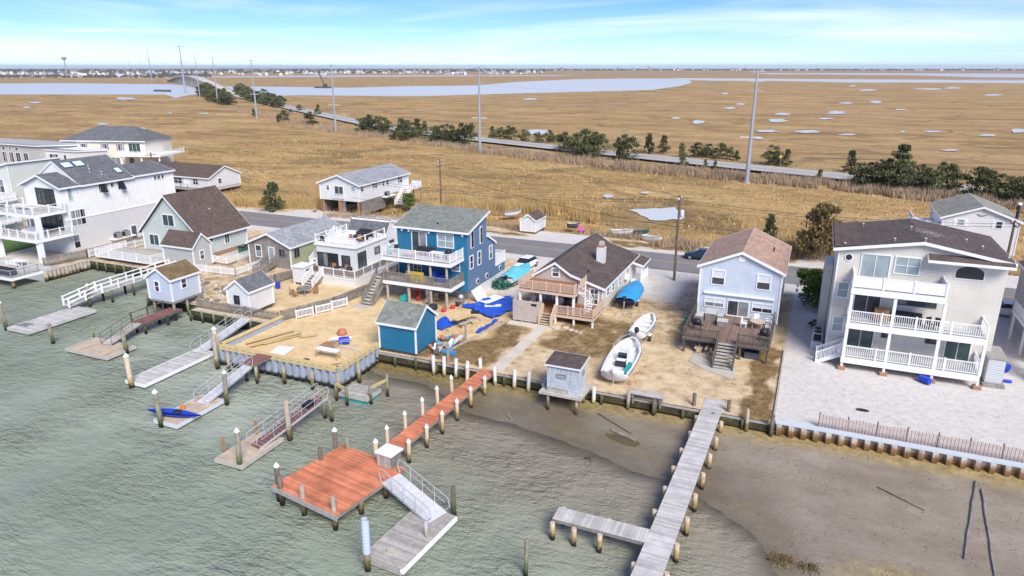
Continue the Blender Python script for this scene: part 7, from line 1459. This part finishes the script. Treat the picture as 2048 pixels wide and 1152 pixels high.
# far town along the horizon
TW_ = []
for w_, d_, h_, rf in ((11, 9, 7, 3), (14, 9, 9, 3.5), (9, 9, 10, 3), (18, 10, 8, 3), (10, 8, 6, 2.5)):
    for mm__ in (('white_siding', 'roof_light'), ('stone_siding', 'roof_grey'), ('cream_siding', 'roof_brown'), ('ice_siding', 'roof_light')):
        mb = MB(); mb.prism([(-w_ / 2, 0), (w_ / 2, 0), (w_ / 2, h_), (0, h_ + rf), (-w_ / 2, h_)], 't', -d_ / 2, d_ / 2); mb.cur = 1; mb.prism([(-w_ / 2 - .6, h_ - .2), (0, h_ + rf), (w_ / 2 + .6, h_ - .2), (w_ / 2 + .6, h_ + .3), (0, h_ + rf + .6), (-w_ / 2 - .6, h_ + .3)], 't', -d_ / 2 - .5, d_ / 2 + .5); mb.cur = 2
        for a_ in (-.3, 0, .3):
            for zz in (2.2, 5.2):
                if zz < h_ - 1: mb.box(a_ * w_ - .7, a_ * w_ + .7, -d_ / 2 - .08, -d_ / 2 - .02, zz - .8, zz + .8)
        TW_.append(mb.mesh('far_house', list(mm__) + ['glass']))
rr = random.Random(5)
for i in range(300):
    q = rr.random(); u = rr.uniform(-30, 1090) if q < .86 else rr.uniform(1090, 2070)
    v = (rr.triangular(142.5, 151.5, 148) + (3 if u < 330 else 0) - (1.5 if u > 700 else 0)) if u < 1090 else rr.uniform(140.2, 141.4)
    s, t = G(u, v, 1.0); k = 1.0 if u < 1090 else 1.6
    inst_top(rr.choice(TW_), 'far_house', 'small pale house in the town along the horizon', 'house', (s, t, .9), rr.uniform(-1.2, 1.2), (k, k, k * rr.uniform(.8, 1.25)), 'houses of the town on the horizon')
for k_, u in enumerate((1297, 1236)): s, t = G(u, 141, 1); zt = z_at(s, t, 133 + 2 * k_); MB().tube((s, t, 0), (s, t, zt - 6), 3, 2.4).lathe((s, t, zt - 10), [(3, 0), (10, 5), (10, 9), (2, 13)], 12).top('far_tower', 'steel_pole', 'tiny water tower on the horizon, %s of two' % ('right', 'left')[k_], 'water tower', (s, t, 0))
# ================================================================ VEGETATION
mat('leaf_cedar', (.105, .115, .045), .9, .45, .8, rnd=.35); mat('leaf_brown', (.19, .135, .05), .9, .4, .8); mat('leaf_far', (.085, .085, .06), .9, .3, .02); mat('reed', (.50, .35, .15), .9, .25, .3); mat('brush', (.38, .28, .185), .9, .3, .3); mat('leaf_bush', (.12, .18, .03), .9, .35, .8)
def crown_mesh(seed, n_, shape, leaf, m):
    rr = random.Random(seed); mb = MB(); cl = []
    for i in range(22):
        h = rr.random() ** .8; R_ = shape(h); q = rr.uniform(0, 6.28); r_ = R_ * rr.uniform(.3, 1.12); cl.append((r_ * math.cos(q), r_ * math.sin(q), h * rr.uniform(.9, 1.08), (.09 + .15 * R_) * rr.uniform(.6, 1.25)))
    for i in range(n_):
        if rr.random() < .86:
            cx, cy, ch_, cr = rr.choice(cl); d = Vector((rr.gauss(0, 1), rr.gauss(0, 1), rr.gauss(0, .8))).normalized() * cr * rr.random() ** .4 * 1.25; p = Vector((cx + d.x, cy + d.y, max(.02, ch_ + d.z * .55)))
        else: h = rr.random() ** .85; R_ = shape(h); q = rr.uniform(0, 6.28); r_ = R_ * rr.uniform(.3, 1.0); p = Vector((r_ * math.cos(q), r_ * math.sin(q), h))
        o = Vector((p.x, p.y, .25)).normalized(); a_ = Vector((rr.gauss(0, 1), rr.gauss(0, 1), rr.gauss(0, 1))).normalized(); b_ = a_.cross(o + Vector((0, 0, .01))).normalized() * leaf; c_ = (o * .5 + Vector((0, 0, rr.uniform(.1, .8))) + a_ * .4).normalized() * leaf * rr.uniform(.8, 1.7)
        mb.add([p - b_ * .6, p + b_ * .6, p + c_ + b_ * .15], [(0, 1, 2)])
    return mb.mesh('crown', m)
cone = lambda h: .36 * (1 - h) ** .75 * (.55 + .45 * min(1, h * 6)) + .015
blob = lambda h: .62 * math.sqrt(max(.02, 1 - (h * 1.35 - .42) ** 2)) * (.9 if h > .15 else .7)
CR = [crown_mesh(i, 1300, cone, .06, 'leaf_cedar') for i in range(4)] + [crown_mesh(10 + i, 2000, blob, .06, 'leaf_cedar') for i in range(4)]
BUSH = crown_mesh(30, 3600, lambda h: .5 * math.sqrt(max(.02, 1 - (h * 1.3 - .4) ** 2)), .06, 'leaf_bush'); BROWN = crown_mesh(31, 4600, lambda h: .42 * math.sqrt(max(.02, 1 - (h * 1.15 - .25) ** 2)), .05, 'leaf_brown')
TRK = MB().tube((0, 0, -.1), (.01, .01, .55), .04, .02, 7).tube((.01, .01, .25), (.16, .05, .5), .018, .008, 5).tube((.01, .01, .3), (-.14, .1, .56), .018, .008, 5).mesh('trunk', 'bark')
def tree(u, v, hpx, kind, label, group=None, z=1.1, wide=1.0, me=None, name='cedar_tree'):
    s, t = G(u, v, z); x, y, _ = W(s, t); h = (z_at(s, t, v - hpx) - z); o = thing(name, label, 'tree', (s, t, z), group, random.uniform(0, 6.28))
    me = me or (CR[random.randrange(4)] if kind == 'c' else CR[4 + random.randrange(4)])
    inst(TRK, 'trunk', o, (s, t, z), 0, (h, h, h)); inst(me, 'crown', o, (s, t, z + .03 * h), 0, (h * wide, h * wide, h * .97))
LB = 'dark green cedar in the row along the highway'; GRP = 'cedars along the highway'
for u, v, hp, k in [(732, 266, 30, 'b'), (745, 266, 34, 'b'), (768, 268, 30, 'b'), (805, 278, 38, 'b'), (820, 280, 34, 'b'), (836, 276, 36, 'c'), (850, 270, 26, 'c'), (868, 284, 30, 'b'), (880, 286, 32, 'b'), (900, 286, 34, 'b'), (930, 290, 40, 'b'), (943, 276, 28, 'c'), (985, 278, 24, 'c'), (1000, 278, 22, 'b'), (1022, 282, 28, 'b'), (1050, 283, 22, 'b'), (1075, 284, 18, 'b'), (1098, 284, 22, 'b'), (1128, 304, 36, 'b'), (1150, 316, 46, 'b'), (1176, 314, 50, 'b'), (1196, 310, 42, 'b'), (1255, 320, 46, 'b'), (1236, 306, 30, 'c'), (1297, 306, 36, 'c'), (1326, 306, 34, 'c'), (1362, 315, 28, 'c'), (1366, 332, 26, 'c'), (1395, 313, 26, 'b'), (1415, 314, 24, 'b'), (1440, 316, 28, 'b'), (1460, 318, 22, 'b'), (1473, 320, 18, 'c'), (1410, 336, 16, 'c'), (1430, 338, 16, 'c'), (1545, 328, 34, 'b'), (1573, 332, 32, 'c'), (1638, 364, 24, 'c'), (1700, 343, 40, 'c'), (1724, 376, 48, 'b'), (1765, 376, 55, 'b'), (1797, 372, 78, 'c'), (1792, 382, 58, 'b'), (1828, 384, 50, 'b'), (1860, 386, 46, 'b'), (1890, 382, 50, 'b'), (1880, 366, 40, 'c'), (1950, 396, 58, 'b'), (1980, 398, 50, 'b'), (2005, 402, 48, 'b'), (2035, 408, 50, 'b'), (2060, 410, 56, 'b'), (620, 250, 24, 'b'), (570, 242, 20, 'b'), (557, 243, 14, 'c'), (508, 232, 14, 'c'), (637, 230, 20, 'c'), (600, 222, 12, 'b')]: tree(u, v, hp, k, LB, GRP, wide=1.1 if k == 'b' else 1.0)
for i in range(26): u = random.uniform(405, 455); tree(u, 190 + (u - 405) * .35 + random.uniform(-4, 4), random.uniform(14, 24), 'b', 'dark tree in the clump left of the bridge road', 'trees left of the bridge road', wide=1.3)
for i in range(26): u = random.uniform(480, 562); tree(u, 190 + (u - 480) * .27 + random.uniform(-3, 5), random.uniform(12, 22), 'b', 'dark tree in the clump right of the bridge road', 'trees right of the bridge road', wide=1.3)
tree(548, 423, 55, 'c', 'lone cedar at the bend of the street left of the raised ranch', z=1.7, wide=1.15); tree(1538, 478, 46, 'c', 'cedar across the street behind the light blue house', z=1.5); tree(1630, 520, 98, 'b', 'broad brown green cedar across the street left of the beige house', z=1.5, wide=1.0, me=BROWN)
tree(1634, 612, 66, 'b', 'round green bush beside the beige house drive', z=1.7, wide=1.25, me=BUSH, name='bush'); tree(1633, 655, 14, 'b', 'small brown shrub at the foot of the round bush', z=1.7, wide=1.6, name='shrub')
tree(818, 415, 26, 'b', 'pale green young tree under the raised ranch stair', z=1.7, wide=1.1, me=BUSH, name='bush')
# reeds and brush (nobody could count these)
def blades(name, label, spots, n_, h0, h1, m, wd=.07, lean=.25, seed=3):
    rr = random.Random(seed); mb = MB(); tot = sum(w for *_, w in spots)
    for (u0, v0, u1, v1, dep, w) in spots:
        for i in range(int(n_ * w / tot)):
            q = rr.random(); s, t = G(u0 + (u1 - u0) * q, v0 + (v1 - v0) * q, 1.2); t += rr.uniform(0, dep) ; s += rr.uniform(-1, 1); z = mz(s, t) if t > 98.6 else 1.66
            if n2(s, t, .18, seed) < -.25: continue
            h = rr.uniform(h0, h1) * (.75 + .5 * (n2(s, t, .3, seed + 1) + .5)); a_ = rr.uniform(0, 3.14); lx, ly = rr.uniform(-lean, lean) * h, rr.uniform(-lean, lean) * h; ww = wd * rr.uniform(.7, 1.4)
            mb.add([(s - ww * math.cos(a_), t - ww * math.sin(a_), z - .05), (s + ww * math.cos(a_), t + ww * math.sin(a_), z - .05), (s + lx, t + ly, z + h)], [(0, 1, 2)])
    mb.struct(name, m, 'stuff', label)
blades('reeds', 'golden reed beds along the street edge of the marsh', [(860, 425, 1110, 428, 9, 5), (1110, 432, 1180, 445, 5, 1), (455, 418, 620, 425, 8, 3.2), (1560, 510, 1665, 530, 7, 2.6), (620, 400, 640, 420, 4, .3)], 22000, 1.3, 2.4, 'reed', .07)
blades('brush', 'brown leafless brush along the highway bank', [(640, 262, 760, 275, 9, 2), (760, 275, 960, 305, 10, 3.5), (960, 305, 1300, 345, 11, 6), (1300, 345, 1700, 382, 11, 7.5), (1700, 382, 2060, 425, 12, 7), (440, 215, 640, 262, 14, 4)], 34000, .8, 2.1, 'brush', .1, .4, 8)
blades('roadside_weeds', 'brown weeds along the far edge of the street', [(1300, 500, 1700, 535, 6, 4), (960, 462, 1040, 470, 4, 1), (1180, 478, 1370, 497, 3.5, 2), (640, 440, 800, 448, 3, .6)], 9000, .5, 1.7, 'brush', .06, .45, 12)
PC = G(1315, 428, 1.1)
def pond_(s, t): return abs(s - PC[0]) < 9 and abs(t - PC[1]) < 9 and ((s - PC[0]) / 6.5) ** 2 + ((t - PC[1]) / 6.5) ** 2 < 1
def tufts(name, label, n_, m, area, h0, h1, zf, wd, cond, seed):
    rr = random.Random(seed); mb = MB(); k = 0
    while k < n_:
        s, t = rr.uniform(area[0], area[1]), area[2] + (area[3] - area[2]) * rr.random() ** 1.5; k += 1
        if not cond(s, t): continue
        z = zf(s, t)
        for i in range(3):
            a_ = rr.uniform(0, 6.28); h = rr.uniform(h0, h1); x, y = s + rr.uniform(-.25, .25), t + rr.uniform(-.25, .25); ww = wd * rr.uniform(.6, 1.4); lx, ly = rr.uniform(-.5, .5) * h, rr.uniform(-.5, .5) * h
            mb.add([(x - ww * math.cos(a_), y - ww * math.sin(a_), z - .04), (x + ww * math.cos(a_), y + ww * math.sin(a_), z - .04), (x + lx, y + ly, z + h)], [(0, 1, 2)])
    mb.struct(name, m, 'stuff', label)
mat('marsh_grass', (.50, .345, .15), .9, .35, .25); mat('marsh_olive', (.34, .26, .11), .9, .35, .25); mat('dry_weed', (.30, .21, .10), .9, .4, .6)
tufts('marsh_grass', 'straw coloured marsh grass beyond the street', 26000, 'marsh_grass', (-190, 75, 103, 215), .18, .5, mz, .09, lambda s, t: n2(s, t, .07, 21) > -.12 and not pond_(s, t), 4)
tufts('salt_hay', 'darker olive patches of marsh grass beyond the street', 12000, 'marsh_olive', (-190, 75, 103, 215), .2, .5, mz, .1, lambda s, t: n2(s, t, .07, 21) < -.05 and not pond_(s, t), 5)
tufts('yard_weeds', 'dry weeds scattered over the yards', 9000, 'dry_weed', (-33, -.9, 51.5, 80), .05, .2, gz, .035, lambda s, t: zone(s, t)[2] + .5 * n2(s, t, .8, 31) > .45 and not (-24.3 < s < -22.9) and not (t > 63 and s < -18) and not (s > -10 and t > 61), 6)
tufts('litter', 'dark bits of weed and litter on the gravel and sand', 1300, 'dark_wood', (-48, 17, 46, 63), .02, .06, gz, .05, lambda s, t: n2(s, t, .5, 41) > .05 and t > 51.6 and s > -28, 7)
tufts('mud_debris', 'dark weed scraps and shells on the mudflat', 2600, 'dark_wood', (-26, 18, 33, 50.3), .01, .05, lambda s, t: mudz(s, t) + .02, .05, lambda s, t: mudz(s, t) > WZ + .03 and n2(s, t, .45, 51) > .0, 8)
# distant woods that read as one mass
mb = MB(); rr = random.Random(9)
def wood(u0, u1, v, h, n_, dv=1.2):
    for i in range(n_):
        u = rr.uniform(u0, u1); s, t = G(u, v + rr.uniform(-dv, dv), 1); d = W(s, t)[1]; r_ = max(3, d * .0018) * rr.uniform(.7, 1.5); hh_ = h * rr.uniform(.5, 1.15)
        k = len(mb.v); mb.lathe((s, t, 0), [(r_, 0), (r_ * 1.15, hh_ * .45), (r_ * .75, hh_ * .8), (r_ * .2, hh_)], 7); mb.v[k:] = [(x + rr.uniform(-.25, .25) * r_, y + rr.uniform(-.25, .25) * r_, z + rr.uniform(-.1, .1) * hh_ * (z > .5)) for x, y, z in mb.v[k:]]
wood(-40, 330, 153.5, 7, 240, 2.0); wood(-40, 120, 145, 13, 60); wood(100, 420, 146, 12, 120); wood(280, 420, 152, 8, 120, 2.5); wood(420, 1090, 143.5, 12, 170, 1.0); wood(420, 760, 146, 10, 60); wood(1080, 2080, 140.3, 14, 420, .5); wood(-40, 1090, 141.5, 16, 300, .8)
mb.struct('far_woods', 'leaf_far', 'stuff', 'low dark woods along the horizon')
# ================================================================ AIR
hz = bpy.data.materials.new('haze'); hz.use_nodes = True; n, l = nodes(hz); n.remove(n['Principled BSDF']); pv = n.new('ShaderNodeVolumePrincipled'); pv.inputs['Color'].default_value = (.72, .82, 1, 1); pv.inputs['Density'].default_value = 6e-5; pv.inputs['Anisotropy'].default_value = .2; l.new(pv.outputs[0], n['Material Output'].inputs['Volume']); MATS['haze'] = hz
MB().box(-20000, 20000, -400, 20000, -3, 75).struct('haze', 'haze', 'stuff')
